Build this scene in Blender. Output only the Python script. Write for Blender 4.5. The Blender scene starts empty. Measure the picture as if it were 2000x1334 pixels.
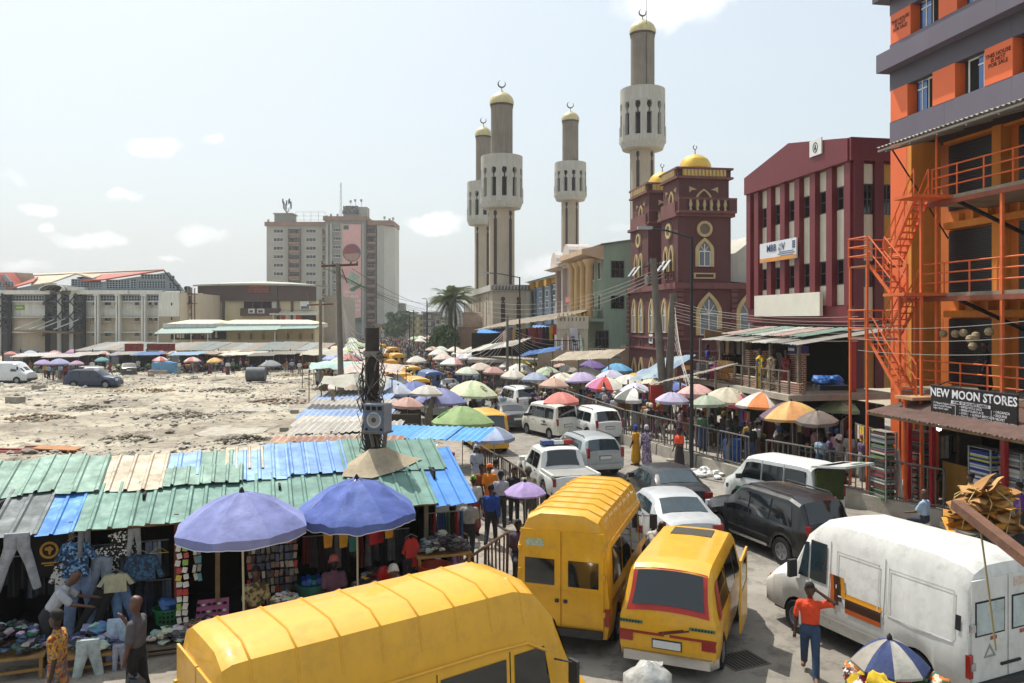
import bpy,bmesh,math,random
import numpy as np
from mathutils import Vector,Matrix,noise as _mn
R=math.radians
random.seed(7)
# ---------------------------------------------------------------- camera, sky, sun, exposure
FPX,HY,CH=1550.0,625.0,6.5 # focal length and horizon row in photo pixels, eye height in metres
scn=bpy.context.scene
col=scn.collection
cam_d=bpy.data.cameras.new("camera");cam=bpy.data.objects.new("camera",cam_d);col.objects.link(cam)
cam.location=(0,0,CH);cam.rotation_euler=(R(90),0,0)
cam_d.sensor_width=36;cam_d.lens=36*FPX/2000;cam_d.shift_y=-(667-HY)/2000
cam_d.clip_start=0.1;cam_d.clip_end=4000
scn.camera=cam
SUN_AZ,SUN_EL=36,60 # degrees left of straight ahead, above the horizon
sun_dir=Vector((-math.sin(R(SUN_AZ))*math.cos(R(SUN_EL)),math.cos(R(SUN_AZ))*math.cos(R(SUN_EL)),math.sin(R(SUN_EL))))
sl=bpy.data.lights.new("sun",'SUN');sl.energy=4.0;sl.angle=R(0.55);sl.color=(1,.95,.87)
so=bpy.data.objects.new("sun",sl);so.rotation_euler=(-sun_dir).to_track_quat('-Z','Y').to_euler();col.objects.link(so)
scn.view_settings.view_transform='Standard';scn.view_settings.look='None';scn.view_settings.gamma=1
scn.view_settings.exposure=0.47
scn.cycles.max_bounces=6;scn.cycles.diffuse_bounces=3;scn.cycles.glossy_bounces=3;scn.cycles.transmission_bounces=4
scn.cycles.transparent_max_bounces=8;scn.cycles.use_denoising=True
def pix_dir(px,py):return Vector(((px-1000)/FPX,1,-(py-HY)/FPX)).normalized()
W=bpy.data.worlds.new("World");scn.world=W;W.use_nodes=True
nt=W.node_tree;N=nt.nodes;L=nt.links;N.clear()
def wn(t,**kw):
 n=N.new(t)
 for k,v in kw.items():setattr(n,k,v)
 return n
def wmath(op,a,b=None,clamp=False):
 n=wn('ShaderNodeMath',operation=op,use_clamp=clamp)
 for i,x in enumerate((a,b)):
  if x is None:continue
  if isinstance(x,(int,float)):n.inputs[i].default_value=x
  else:L.new(x,n.inputs[i])
 return n.outputs[0]
sky=wn('ShaderNodeTexSky',sky_type='NISHITA',sun_disc=False);sky.sun_elevation=R(SUN_EL);sky.sun_rotation=R(-SUN_AZ)
sky.air_density=1.3;sky.dust_density=5.0;sky.ozone_density=1.2;sky.altitude=10
tc=wn('ShaderNodeTexCoord')
nz=wn('ShaderNodeTexNoise');nz.inputs['Scale'].default_value=11;nz.inputs['Detail'].default_value=7;nz.inputs['Roughness'].default_value=.62
L.new(tc.outputs['Generated'],nz.inputs['Vector'])
warp=wn('ShaderNodeVectorMath',operation='MULTIPLY_ADD');L.new(nz.outputs['Color'],warp.inputs[0]);warp.inputs[1].default_value=(.07,.07,.055)
L.new(tc.outputs['Generated'],warp.inputs[2])
bias=wn('ShaderNodeVectorMath',operation='SUBTRACT');L.new(warp.outputs[0],bias.inputs[0]);bias.inputs[1].default_value=(.035,.035,.0275)
puffs=[(1310,10,.10,.034,.9),(845,440,.045,.017,1),(298,288,.038,.014,.9),(410,283,.018,.009,.8),(75,402,.03,.013,.8),
  (240,386,.03,.011,.7),(170,468,.05,.014,.7),(400,455,.06,.014,.5),(95,445,.02,.01,.6),(328,495,.026,.006,.6),(60,520,.05,.012,.5),(1060,520,.05,.02,.6),
  (20,350,.03,.011,.4),(1215,440,.03,.012,.4)]
rs=random.Random(3)
for k in range(12): # the same broken cloud goes on round the rest of the sky
 a=R(50+260*(k+.5)/12+rs.uniform(-8,8));e=R(rs.uniform(8,34))
 puffs.append((Vector((math.sin(a)*math.cos(e),math.cos(a)*math.cos(e),math.sin(e))),None,rs.uniform(.04,.1),rs.uniform(.015,.035),rs.uniform(.5,1)))
acc=None
for p in puffs:
 d=p[0]if p[1]is None else pix_dir(p[0],p[1])
 s=wn('ShaderNodeVectorMath',operation='SUBTRACT');L.new(bias.outputs[0],s.inputs[0]);s.inputs[1].default_value=d
 m=wn('ShaderNodeVectorMath',operation='MULTIPLY');L.new(s.outputs[0],m.inputs[0]);m.inputs[1].default_value=(1/p[2],1/p[2],1/p[3])
 ln=wn('ShaderNodeVectorMath',operation='LENGTH');L.new(m.outputs[0],ln.inputs[0])
 mr=wn('ShaderNodeMapRange',interpolation_type='SMOOTHSTEP');L.new(ln.outputs['Value'],mr.inputs[0])
 mr.inputs[1].default_value=1.25;mr.inputs[2].default_value=.2;mr.inputs[3].default_value=0;mr.inputs[4].default_value=p[4]
 acc=mr.outputs[0]if acc is None else wmath('MAXIMUM',acc,mr.outputs[0])
nf=wn('ShaderNodeTexNoise');nf.inputs['Scale'].default_value=26;nf.inputs['Detail'].default_value=9;nf.inputs['Roughness'].default_value=.6;L.new(bias.outputs[0],nf.inputs['Vector'])
cl=wmath('MULTIPLY',wmath('MULTIPLY',wmath('SUBTRACT',wmath('MULTIPLY',acc,1.45),wmath('MULTIPLY',nf.outputs[0],.95)),.95,True),.72)
hz=wn('ShaderNodeMix',data_type='RGBA');hz.inputs[0].default_value=.62
L.new(sky.outputs[0],hz.inputs[6]);hz.inputs[7].default_value=(5.6,6.25,6.6,1) # thin milky veil over the whole sky
mx=wn('ShaderNodeMix',data_type='RGBA');L.new(cl,mx.inputs[0]);L.new(hz.outputs[2],mx.inputs[6]);mx.inputs[7].default_value=(9.9,9.8,9.7,1)
bg=wn('ShaderNodeBackground');bg.inputs[1].default_value=.11;L.new(mx.outputs[2],bg.inputs[0])
wo=wn('ShaderNodeOutputWorld');L.new(bg.outputs[0],wo.inputs[0])

# ---------------------------------------------------------------- materials
def lin(c):
 if isinstance(c,str):
  c=tuple(int(c[i:i+2],16)/255 for i in(0,2,4))
  return tuple((x/12.92 if x<=.04045 else((x+.055)/1.055)**2.4)for x in c)
 return tuple(c)
_mats={}
def mat(c,rough=.7,metal=0.,var=.18,vs=1.5,bump=0.,bs=20.,streak=0.,dirt=0.,coat=0.,trans=0.,emit=0.,spec=.5,rnd=0.):
 """One procedural surface: base colour with uneven tone, optional rain streaks, grime and fine relief."""
 key=(c if isinstance(c,str)else tuple(c),rough,metal,var,vs,bump,bs,streak,dirt,coat,trans,emit,spec,rnd)
 if key in _mats:return _mats[key]
 m=bpy.data.materials.new("surface_%s"%(c if isinstance(c,str)else len(_mats)));_mats[key]=m
 m.use_nodes=True;t=m.node_tree;n=t.nodes;l=t.links
 b=n['Principled BSDF'];rgb=lin(c)
 b.inputs['Roughness'].default_value=rough;b.inputs['Metallic'].default_value=metal
 b.inputs['Coat Weight'].default_value=coat;b.inputs['Coat Roughness'].default_value=.08
 b.inputs['Transmission Weight'].default_value=trans;b.inputs['Specular IOR Level'].default_value=spec
 b.inputs['Base Color'].default_value=(*rgb,1)
 if emit:
  b.inputs['Emission Color'].default_value=(*rgb,1);b.inputs['Emission Strength'].default_value=emit
 if var or streak or dirt or bump or rnd:
  tcn=n.new('ShaderNodeTexCoord');src=tcn.outputs['Object']
  cur=None
  def addf(val,lo,hi):
   nonlocal cur
   r=n.new('ShaderNodeMapRange');l.new(val,r.inputs[0]);r.inputs[1].default_value=.3;r.inputs[2].default_value=.7
   r.inputs[3].default_value=lo;r.inputs[4].default_value=hi
   if cur is None:cur=r.outputs[0]
   else:
    q=n.new('ShaderNodeMath');q.operation='MULTIPLY';l.new(cur,q.inputs[0]);l.new(r.outputs[0],q.inputs[1]);cur=q.outputs[0]
  if var:
   a=n.new('ShaderNodeTexNoise');a.inputs['Scale'].default_value=vs;a.inputs['Detail'].default_value=6;a.inputs['Roughness'].default_value=.65
   l.new(src,a.inputs['Vector']);addf(a.outputs[0],1-var,1+var*.5)
  if streak:
   mp=n.new('ShaderNodeMapping');mp.inputs['Scale'].default_value=(1,1,.06);l.new(src,mp.inputs[0])
   a=n.new('ShaderNodeTexNoise');a.inputs['Scale'].default_value=5;a.inputs['Detail'].default_value=5;a.inputs['Roughness'].default_value=.7
   l.new(mp.outputs[0],a.inputs['Vector']);addf(a.outputs[0],1-streak,1.03)
  if rnd:
   oi=n.new('ShaderNodeObjectInfo');r=n.new('ShaderNodeMapRange');l.new(oi.outputs['Random'],r.inputs[0])
   r.inputs[3].default_value=1-rnd;r.inputs[4].default_value=1+rnd
   if cur is None:cur=r.outputs[0]
   else:
    q=n.new('ShaderNodeMath');q.operation='MULTIPLY';l.new(cur,q.inputs[0]);l.new(r.outputs[0],q.inputs[1]);cur=q.outputs[0]
  outc=None
  if cur is not None:
   v=n.new('ShaderNodeVectorMath');v.operation='SCALE';v.inputs[0].default_value=rgb;l.new(cur,v.inputs['Scale']);outc=v.outputs[0]
  if dirt:
   a=n.new('ShaderNodeTexNoise');a.inputs['Scale'].default_value=vs*2.3;a.inputs['Detail'].default_value=8;a.inputs['Roughness'].default_value=.75
   l.new(src,a.inputs['Vector'])
   r=n.new('ShaderNodeMapRange');l.new(a.outputs[0],r.inputs[0]);r.inputs[1].default_value=.5;r.inputs[2].default_value=.78;r.inputs[4].default_value=dirt
   x=n.new('ShaderNodeMix');x.data_type='RGBA';l.new(r.outputs[0],x.inputs[0])
   if outc:l.new(outc,x.inputs[6])
   else:x.inputs[6].default_value=(*rgb,1)
   x.inputs[7].default_value=(.12,.095,.07,1);outc=x.outputs[2]
   rr=n.new('ShaderNodeMapRange');l.new(a.outputs[0],rr.inputs[0]);rr.inputs[1].default_value=.35;rr.inputs[2].default_value=.75
   rr.inputs[3].default_value=rough;rr.inputs[4].default_value=min(1,rough+.35);l.new(rr.outputs[0],b.inputs['Roughness'])
  if outc:l.new(outc,b.inputs['Base Color'])
  if emit and outc:l.new(outc,b.inputs['Emission Color'])
  if bump:
   a=n.new('ShaderNodeTexNoise');a.inputs['Scale'].default_value=bs;a.inputs['Detail'].default_value=5;l.new(src,a.inputs['Vector'])
   bp=n.new('ShaderNodeBump');bp.inputs['Strength'].default_value=bump;bp.inputs['Distance'].default_value=.03;l.new(a.outputs[0],bp.inputs['Height'])
   l.new(bp.outputs[0],b.inputs['Normal'])
 return m
def mat_attr(rough=.85,bump=0):
 """Colour from the mesh's own 'col' attribute: for heaps and crowds of many-coloured things."""
 k=('attr',rough,bump)
 if k in _mats:return _mats[k]
 m=bpy.data.materials.new("surface_many_colours");_mats[k]=m;m.use_nodes=True;t=m.node_tree
 a=t.nodes.new('ShaderNodeAttribute');a.attribute_name='col';b=t.nodes['Principled BSDF'];b.inputs['Roughness'].default_value=rough
 t.links.new(a.outputs['Color'],b.inputs['Base Color'])
 return m
def mat_print(cols,scale=14,rough=.85,kind='voronoi'):
 """Printed cloth: cells of several dyes."""
 k=('print',tuple(cols),scale,kind)
 if k in _mats:return _mats[k]
 m=bpy.data.materials.new("surface_printed_cloth");_mats[k]=m;m.use_nodes=True;t=m.node_tree;n=t.nodes;l=t.links
 tcn=n.new('ShaderNodeTexCoord')
 if kind=='voronoi':
  a=n.new('ShaderNodeTexVoronoi');a.inputs['Scale'].default_value=scale;out=a.outputs['Color']
  sp=n.new('ShaderNodeSeparateColor');l.new(out,sp.inputs[0]);fac=sp.outputs[0];l.new(tcn.outputs['Object'],a.inputs['Vector'])
 elif kind=='stripe':
  a=n.new('ShaderNodeTexWave');a.bands_direction='Z';a.inputs['Scale'].default_value=scale;a.inputs['Distortion'].default_value=1.;fac=a.outputs['Fac'];l.new(tcn.outputs['Object'],a.inputs['Vector'])
 else:
  a=n.new('ShaderNodeTexNoise');a.inputs['Scale'].default_value=scale;a.inputs['Detail'].default_value=4;fac=a.outputs[0];l.new(tcn.outputs['Object'],a.inputs['Vector'])
 r=n.new('ShaderNodeValToRGB');l.new(fac,r.inputs[0]);r.color_ramp.interpolation='CONSTANT' if kind!='noise' else 'LINEAR'
 el=r.color_ramp.elements
 lo,hi=(.35,.65)if kind=='noise' else(0,1)
 while len(el)<len(cols):el.new(.5)
 for i,c in enumerate(cols):el[i].position=lo+(hi-lo)*i/len(cols);el[i].color=(*lin(c),1)
 b=n['Principled BSDF'];b.inputs['Roughness'].default_value=rough;l.new(r.outputs[0],b.inputs['Base Color'])
 return m

# ---------------------------------------------------------------- mesh and object helpers
def G(px,py,z=0.):
 """Where the sight line through a photo pixel meets the level z: measured ground positions."""
 y=(CH-z)*FPX/(py-HY);return Vector(((px-1000)/FPX*y,y,z))
def A(px,py,y):
 return Vector(((px-1000)/FPX*y,y,CH-(py-HY)/FPX*y))
class MB:
 def __init__(s):s.v=[];s.f=[];s.m=[];s.c=[];s.T=None
 def add(s,vs,fs,mi=0,c=None):
  o=len(s.v)
  if s.T is not None:vs=[s.T@Vector(q)for q in vs]
  s.v.extend(tuple(q)for q in vs);s.f.extend(tuple(i+o for i in f)for f in fs);s.m.extend([mi]*len(fs));s.c.extend([c]*len(fs));return s
 def bx(s,x0,x1,y0,y1,z0,z1,mi=0,c=None):
  return s.add([(x0,y0,z0),(x1,y0,z0),(x1,y1,z0),(x0,y1,z0),(x0,y0,z1),(x1,y0,z1),(x1,y1,z1),(x0,y1,z1)],
     [(3,2,1,0),(4,5,6,7),(0,1,5,4),(1,2,6,5),(2,3,7,6),(3,0,4,7)],mi,c)
 def bar(s,p,q,w,h=None,mi=0,c=None,up=(0,0,1)):
  p,q=Vector(p),Vector(q);d=q-p;ln=d.length
  if ln<1e-6:return s
  d/=ln;u=Vector(up)
  if abs(d.dot(u))>.98:u=Vector((0,1,0))if abs(d.y)<.9 else Vector((1,0,0))
  a=d.cross(u).normalized()*(w/2);b=a.cross(d).normalized()*((h or w)/2)
  vs=[p-a-b,p+a-b,p+a+b,p-a+b,q-a-b,q+a-b,q+a+b,q-a+b]
  return s.add(vs,[(0,1,2,3),(7,6,5,4),(4,5,1,0),(5,6,2,1),(6,7,3,2),(7,4,0,3)],mi,c)
 def tube(s,pts,r,n=6,mi=0,c=None,caps=True):
  pts=[Vector(p)for p in pts];k=len(pts);rr=r if isinstance(r,(list,tuple))else[r]*k
  vs=[];fs=[];prev=None
  for i,p in enumerate(pts):
   d=(pts[min(i+1,k-1)]-pts[max(i-1,0)])
   d=d.normalized()if d.length>1e-9 else Vector((0,0,1))
   if prev is None:
    a=d.orthogonal().normalized()
   else:
    a=(prev-d*prev.dot(d));a=a.normalized()if a.length>1e-6 else d.orthogonal().normalized()
   prev=a;b=d.cross(a)
   for j in range(n):
    t=2*math.pi*j/n;vs.append(p+(a*math.cos(t)+b*math.sin(t))*rr[i])
  for i in range(k-1):
   for j in range(n):
    fs.append((i*n+j,i*n+(j+1)%n,(i+1)*n+(j+1)%n,(i+1)*n+j))
  if caps:fs.append(tuple(range(n-1,-1,-1)));fs.append(tuple((k-1)*n+j for j in range(n)))
  return s.add(vs,fs,mi,c)
 def lathe(s,prof,n=12,o=(0,0,0),mi=0,c=None,a0=0.,a1=2*math.pi,sx=1,sy=1):
  full=abs(a1-a0-2*math.pi)<1e-6;m=n if full else n+1;vs=[];fs=[]
  for r,z in prof:
   for j in range(m):
    t=a0+(a1-a0)*j/n;vs.append((o[0]+r*math.cos(t)*sx,o[1]+r*math.sin(t)*sy,o[2]+z))
  for i in range(len(prof)-1):
   for j in range(n):
    k=(j+1)%m;q=(i*m+j,i*m+k,(i+1)*m+k,(i+1)*m+j)
    fs.append(q)
  return s.add(vs,fs,mi,c)
 def prism(s,poly,e0,e1,axis='z',mi=0,c=None):
  """A flat outline pushed through a thickness; the outline's two coordinates are the other two axes in order."""
  n=len(poly);mk={'z':lambda a,b,e:(a,b,e),'y':lambda a,b,e:(a,e,b),'x':lambda a,b,e:(e,a,b)}[axis]
  vs=[mk(a,b,e0)for a,b in poly]+[mk(a,b,e1)for a,b in poly]
  fs=[tuple(range(n-1,-1,-1)),tuple(range(n,2*n))]+[(i,(i+1)%n,n+(i+1)%n,n+i)for i in range(n)]
  return s.add(vs,fs,mi,c)
 def grid(s,fn,nu,nv,mi=0,c=None):
  vs=[fn(i/nu,j/nv)for i in range(nu+1)for j in range(nv+1)]
  fs=[(i*(nv+1)+j,(i+1)*(nv+1)+j,(i+1)*(nv+1)+j+1,i*(nv+1)+j+1)for i in range(nu)for j in range(nv)]
  return s.add(vs,fs,mi,c)
 def mesh(s,name,mats,smooth=None):
  me=bpy.data.meshes.new(name);me.from_pydata(s.v,[],s.f)
  for m in(mats if isinstance(mats,(list,tuple))else[mats]):me.materials.append(m)
  if any(s.m):me.polygons.foreach_set('material_index',s.m)
  if any(x is not None for x in s.c):
   at=me.color_attributes.new('col','FLOAT_COLOR','CORNER');arr=[]
   for f,x in zip(s.f,s.c):arr.extend((*(x or(.5,.5,.5)),1.)*len(f))
   at.data.foreach_set('color',arr)
  bm=bmesh.new();bm.from_mesh(me);bmesh.ops.recalc_face_normals(bm,faces=bm.faces);bm.to_mesh(me);bm.free()
  if smooth:
   me.polygons.foreach_set('use_smooth',[True]*len(me.polygons));me.set_sharp_from_angle(angle=R(smooth))
  me.update();return me
 def build(s,name,mats,parent=None,smooth=None,**kw):
  return ob(name,s.mesh(name,mats,smooth),parent,**kw)
def ob(name,me,parent=None,loc=None,rot=None,sc=None,mats=None):
 o=bpy.data.objects.new(name,me);col.objects.link(o)
 if parent is not None:o.parent=parent
 if loc is not None:o.location=loc
 if rot is not None:o.rotation_euler=rot if isinstance(rot,(tuple,list))or hasattr(rot,'x')else(0,0,rot)
 if sc is not None:o.scale=sc if isinstance(sc,(tuple,list))else(sc,)*3
 if mats:
  for i,m in enumerate(mats):
   if m is not None:o.material_slots[i].link='OBJECT';o.material_slots[i].material=m
 return o
def tag(o,label,cat,group=None):
 o['label']=label;o['category']=cat
 if group:o['group']=group
 return o
def thing(name,label,cat,loc=(0,0,0),rz=0,group=None,kind=None):
 o=bpy.data.objects.new(name,None);col.objects.link(o);o.location=loc;o.rotation_euler=(0,0,rz)
 o.empty_display_size=.2
 if kind:o['kind']=kind
 return tag(o,label,cat,group)
def struct(o):o['kind']='structure';return o
def stuff(o,label=None,cat=None):
 o['kind']='stuff'
 if label:tag(o,label,cat)
 return o
def copy_tree(root,loc=None,rz=None,label=None,group=None,sc=None):
 def rec(o,par):
  c=o.copy();col.objects.link(c);c.parent=par
  for ch in kids[o.name]:rec(ch,c)
  return c
 kids={}
 def fill(o):
  kids[o.name]=list(o.children)
  for ch in o.children:fill(ch)
 fill(root);r=rec(root,None)
 if loc is not None:r.location=loc
 if rz is not None:r.rotation_euler=(0,0,rz)
 if label:r['label']=label
 if group:r['group']=group
 if sc is not None:r.scale=(sc,)*3 if not isinstance(sc,tuple)else sc
 return r
def blob(mb,x,y,z,r,rr,flat=.7,c=None,n=9,k=5,rough=.3):
 """A soft crumpled lump: cloth, sacks, sheets."""
 o=Vector((rr.uniform(-50,50),rr.uniform(-50,50),rr.uniform(-50,50)));vs=[];fs=[]
 for i in range(k+1):
  t=math.pi*i/k
  for j in range(n):
   a=6.2832*j/n;d=Vector((math.sin(t)*math.cos(a),math.sin(t)*math.sin(a),math.cos(t)));q=r*(1+rough*1.6*_mn.noise(d*1.6+o)+rough*.6*_mn.noise(d*4+o));vs.append((x+d.x*q,y+d.y*q,z+d.z*q*flat))
 for i in range(k):
  for j in range(n):fs.append((i*n+j,i*n+(j+1)%n,(i+1)*n+(j+1)%n,(i+1)*n+j))
 mb.add(vs,fs,0,c)
def box_part(name,m,parent,*b,**kw):return MB().bx(*b).build(name,m,parent,**kw)
def text(name,body,size,m,parent,loc,rot,ext=.004,align='CENTER',sx=1.,bold=0.,sp=1.):
 cu=bpy.data.curves.new(name,'FONT');cu.body=body;cu.size=size;cu.extrude=ext;cu.align_x=align;cu.align_y='CENTER'
 cu.offset=bold;cu.resolution_u=2;cu.space_line=sp
 tmp=bpy.data.objects.new(name,cu);cu.materials.append(m);col.objects.link(tmp)
 me=bpy.data.meshes.new_from_object(tmp.evaluated_get(bpy.context.evaluated_depsgraph_get()));bpy.data.objects.remove(tmp);bpy.data.curves.remove(cu)
 o=bpy.data.objects.new(name,me);col.objects.link(o);o.parent=parent;o.location=loc;o.rotation_euler=rot;o.scale=(sx,1,1)
 return o
def wire(name,label,a,b,sag,r=.012,n=10,m=None,group=None):
 a,b=Vector(a),Vector(b)
 pts=[a.lerp(b,i/n)-Vector((0,0,sag*4*(i/n)*(1-i/n)))for i in range(n+1)]
 return tag(MB().tube(pts,r,4).build(name,m or mat('1c1c1e',.6,var=0)),label,'wire',group)
BLACK=mat('0a0a0b',.9,var=0)
DARK=mat('16161a',.8,var=.1)
GLASSD=mat('0c1013',.08,var=0,spec=.8) # dark glazing seen from outside
STEEL=mat('8d8d8a',.45,.6,var=.2,vs=6,dirt=.3)
RUST=mat('6b4632',.8,.1,var=.4,vs=5,dirt=.5)
WOOD=mat('7d6547',.85,var=.35,vs=4,bump=.3,bs=30)
WOODG=mat('6c6458',.9,var=.35,vs=3,bump=.4,bs=25)
CONC=mat('a39c90',.9,var=.25,vs=1.2,bump=.4,bs=9,dirt=.35)
WHITEP=mat('dcdad2',.6,var=.1,vs=2)
# ---------------------------------------------------------------- ground, lot, road, pavements
from mathutils import noise as mnoise
def ground_mat(name,c1,c2,c3,s1,s2,bump,bs,rough=.95):
 m=bpy.data.materials.new(name);m.use_nodes=True;t=m.node_tree;n=t.nodes;l=t.links;b=n['Principled BSDF'];b.inputs['Roughness'].default_value=rough
 tcn=n.new('ShaderNodeTexCoord')
 def nzz(s,d=8,r=.65):
  a=n.new('ShaderNodeTexNoise');a.inputs['Scale'].default_value=s;a.inputs['Detail'].default_value=d;a.inputs['Roughness'].default_value=r;l.new(tcn.outputs['Object'],a.inputs['Vector']);return a.outputs[0]
 def mixc(f,lo,hi,a,bcol):
  r=n.new('ShaderNodeMapRange');l.new(f,r.inputs[0]);r.inputs[1].default_value=lo;r.inputs[2].default_value=hi
  x=n.new('ShaderNodeMix');x.data_type='RGBA';l.new(r.outputs[0],x.inputs[0])
  if isinstance(a,str):x.inputs[6].default_value=(*lin(a),1)
  else:l.new(a,x.inputs[6])
  x.inputs[7].default_value=(*lin(bcol),1);return x.outputs[2]
 f2=nzz(s2,10,.75)
 c=mixc(nzz(s1),.42,.6,c1,c2);c=mixc(f2,.49,.66,c,c3)
 l.new(c,b.inputs['Base Color'])
 bp=n.new('ShaderNodeBump');bp.inputs['Strength'].default_value=bump;bp.inputs['Distance'].default_value=.12;l.new(nzz(bs,10,.8),bp.inputs['Height']);l.new(bp.outputs[0],b.inputs['Normal'])
 return m
GROUNDM=ground_mat("surface_dusty_earth",'b5a88f','9c907a','7f7465',.05,.5,.4,2)
LOTM=ground_mat("surface_sandy_rubble_lot",'b5ac98','857c6d','574f45',.14,1.5,.7,3)
ROADM=ground_mat("surface_dusty_concrete_road",'8f8a80','7b766d','5d5954',.25,1.7,.22,14)
PAVEM=ground_mat("surface_worn_pavement",'9a9286','857d71','5c564e',.4,2.2,.3,12)
struct(MB().add([(-1500,-60,-.06),(1500,-60,-.06),(1500,2600,-.06),(-1500,2600,-.06)],[(0,1,2,3)]).build("ground",GROUNDM))
struct(MB().add([(-11,-20,0),(45,-20,0),(45,20,0),(30,40,0),(22,110,0),(-5,190,0),(-50,330,0),(-72,330,0),(-27,150,0),(-13,70,0),(-9,40,0)],[tuple(range(11))]).build("road",ROADM))
def lot_h(x,y):
 p=Vector((x,y,0));h=.25*mnoise.noise(p*.13)+.2*mnoise.noise(p*.45+Vector((3,9,0)))+.12*max(0,mnoise.noise(p*1.4))+.05*max(0,mnoise.noise(p*2.6))+.06*mnoise.noise(p*3.7)
 edge=min(1,max(0,(130-y)/10),max(0,(-x-7-(y-25)*.11)/1.5))if True else 1
 return .02+max(-.02,h+.12)*max(0,edge)
def lot_fn(u,v):
 y=19+(131-19)*(v**1.6);x=-7.2-(y-25)*.11-u*(30+y*.85);return(x,y,lot_h(x,y))
lot=MB().grid(lot_fn,170,230).build("sandy_ground",LOTM,smooth=60);struct(lot)
# loose rubble over the lot: too many to count, so one mass; the larger blocks follow as things of their own
def rock(mb,x,y,z,r,rr,mi=0,c=None,flat=.6):
 k=[(1,0,0),(0,1,0),(-1,0,0),(0,-1,0),(0,0,1),(0,0,-1)]
 a=rr.uniform(0,6.28);ca,sa=math.cos(a),math.sin(a);ex,ey=rr.uniform(.7,1.5),rr.uniform(.6,1.1);vs=[]
 for q in k:
  s=r*rr.uniform(.7,1.2);vx,vy,vz=q[0]*s*ex,q[1]*s*ey,q[2]*s*flat
  vs.append((x+vx*ca-vy*sa,y+vx*sa+vy*ca,z+vz+r*.2))
 mid=[(.6,.6,.45),(-.6,.6,.5),(-.6,-.6,.4),(.6,-.6,.5)]
 for q in mid:
  s=r*rr.uniform(.8,1.15);vx,vy=q[0]*s*ex,q[1]*s*ey;vs.append((x+vx*ca-vy*sa,y+vx*sa+vy*ca,z+q[2]*s*flat+r*.2))
 mb.add(vs,[(0,6,3+6)[:0]or(4,6,7),(4,7,8),(4,8,9),(4,9,6),(0,1,6),(6,1,7),(1,2,7),(7,2,8),(2,3,8),(8,3,9),(3,0,9),(9,0,6),(1,0,5),(2,1,5),(3,2,5),(0,3,5)],mi,c)
rr=random.Random(11);mb=MB();mb2=MB()
for k in range(15000):
 v=rr.random()**.8;y=24+96*v**1.5;x=-8.5-(y-25)*.11-rr.random()*(26+y*.75)
 if mnoise.noise(Vector((x*.12,y*.12,4)))<rr.uniform(-.5,.25):continue
 r=min(.42,.03+.05*rr.random()+.0012*y*rr.random()+(.17 if rr.random()<.06 else 0));g=rr.uniform(.75,1.15)
 b=rr.choice([(.4,.36,.3),(.46,.43,.37),(.3,.27,.23),(.22,.19,.16),(.52,.5,.46)])
 rock(mb,x,y,lot_h(x,y),r,rr,0,tuple(q*g for q in b))
stuff(mb.build("rubble",mat_attr(.95)),'loose stones and broken rubble strewn over the sandy lot','rubble')
# pale concrete floor slabs left in the lot
for k,(px,py,w,d,rz,lb)in enumerate([(460,845,3.4,4.2,.12,'large pale concrete floor patch in the sandy lot nearest the stall roofs'),(515,805,3.4,2.4,-.1,'pale concrete patch in the lot beyond the largest one'),
         (600,805,3.2,2.0,.1,'small pale concrete patch beside the lot fence posts'),(420,758,3.4,3.2,0,'far pale concrete patch in front of the grey culvert drum'),(60,770,7,4,.05,'wide pale slab patch at the left edge of the lot'),(250,768,6,2.2,.1,'broken pale slab edged with brown earth mid lot')]):
 p=G(px,py);r2=random.Random(k);n=14
 poly=[(w*.5*math.cos(6.283*i/n)*(1+.25*abs(math.sin(12.566*i/n)))*r2.uniform(.85,1.1),d*.5*math.sin(6.283*i/n)*(1+.25*abs(math.sin(12.566*i/n)))*r2.uniform(.85,1.1))for i in range(n)]
 tag(MB().prism(poly,-.1,lot_h(p.x,p.y)+.07).build("concrete_slab",mat('aaa496',.95,var=.35,vs=2.5,dirt=.8,bump=.5),loc=(p.x,p.y,0),rot=rz),lb,'slab')
# right hand raised pavement, its kerb wall and the left pavement
KR=[Vector((18.6,15.5,0)),G(1838,1030),G(1449,940),G(1215,868),G(1100,815),G(1000,782),G(900,748),G(870,733),Vector((-9.5,110,0)),Vector((-14,150,0)),Vector((-38,250,0))]
PZ=.45
def offset_line(pts,d):
 out=[]
 for i,p in enumerate(pts):
  t=(pts[min(i+1,len(pts)-1)]-pts[max(i-1,0)]).normalized();out.append(p+Vector((t.y,-t.x,0))*d)
 return out
def strip(a,b,z0,z1,name,m):
 mbs=MB();n=len(a);vs=[]
 for i in range(n):
  vs+=[(a[i].x,a[i].y,z0),(a[i].x,a[i].y,z1),(b[i].x,b[i].y,z1),(b[i].x,b[i].y,z0)]
 fs=[]
 for i in range(n-1):
  for j in range(4):fs.append((i*4+j,i*4+(j+1)%4,(i+1)*4+(j+1)%4,(i+1)*4+j))
 fs+=[(0,1,2,3),tuple((n-1)*4+j for j in(3,2,1,0))]
 return mbs.add(vs,fs).build(name,m)
KRi=offset_line(KR,.28);KRf=[p+Vector((16,3,0))for p in KR]
struct(strip(KRi,KRf,-.05,PZ-.03,"pavement_right",PAVEM))
kerb=thing('kerb_wall','long low concrete kerb wall edging the right hand pavement under the railings','kerb')
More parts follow.
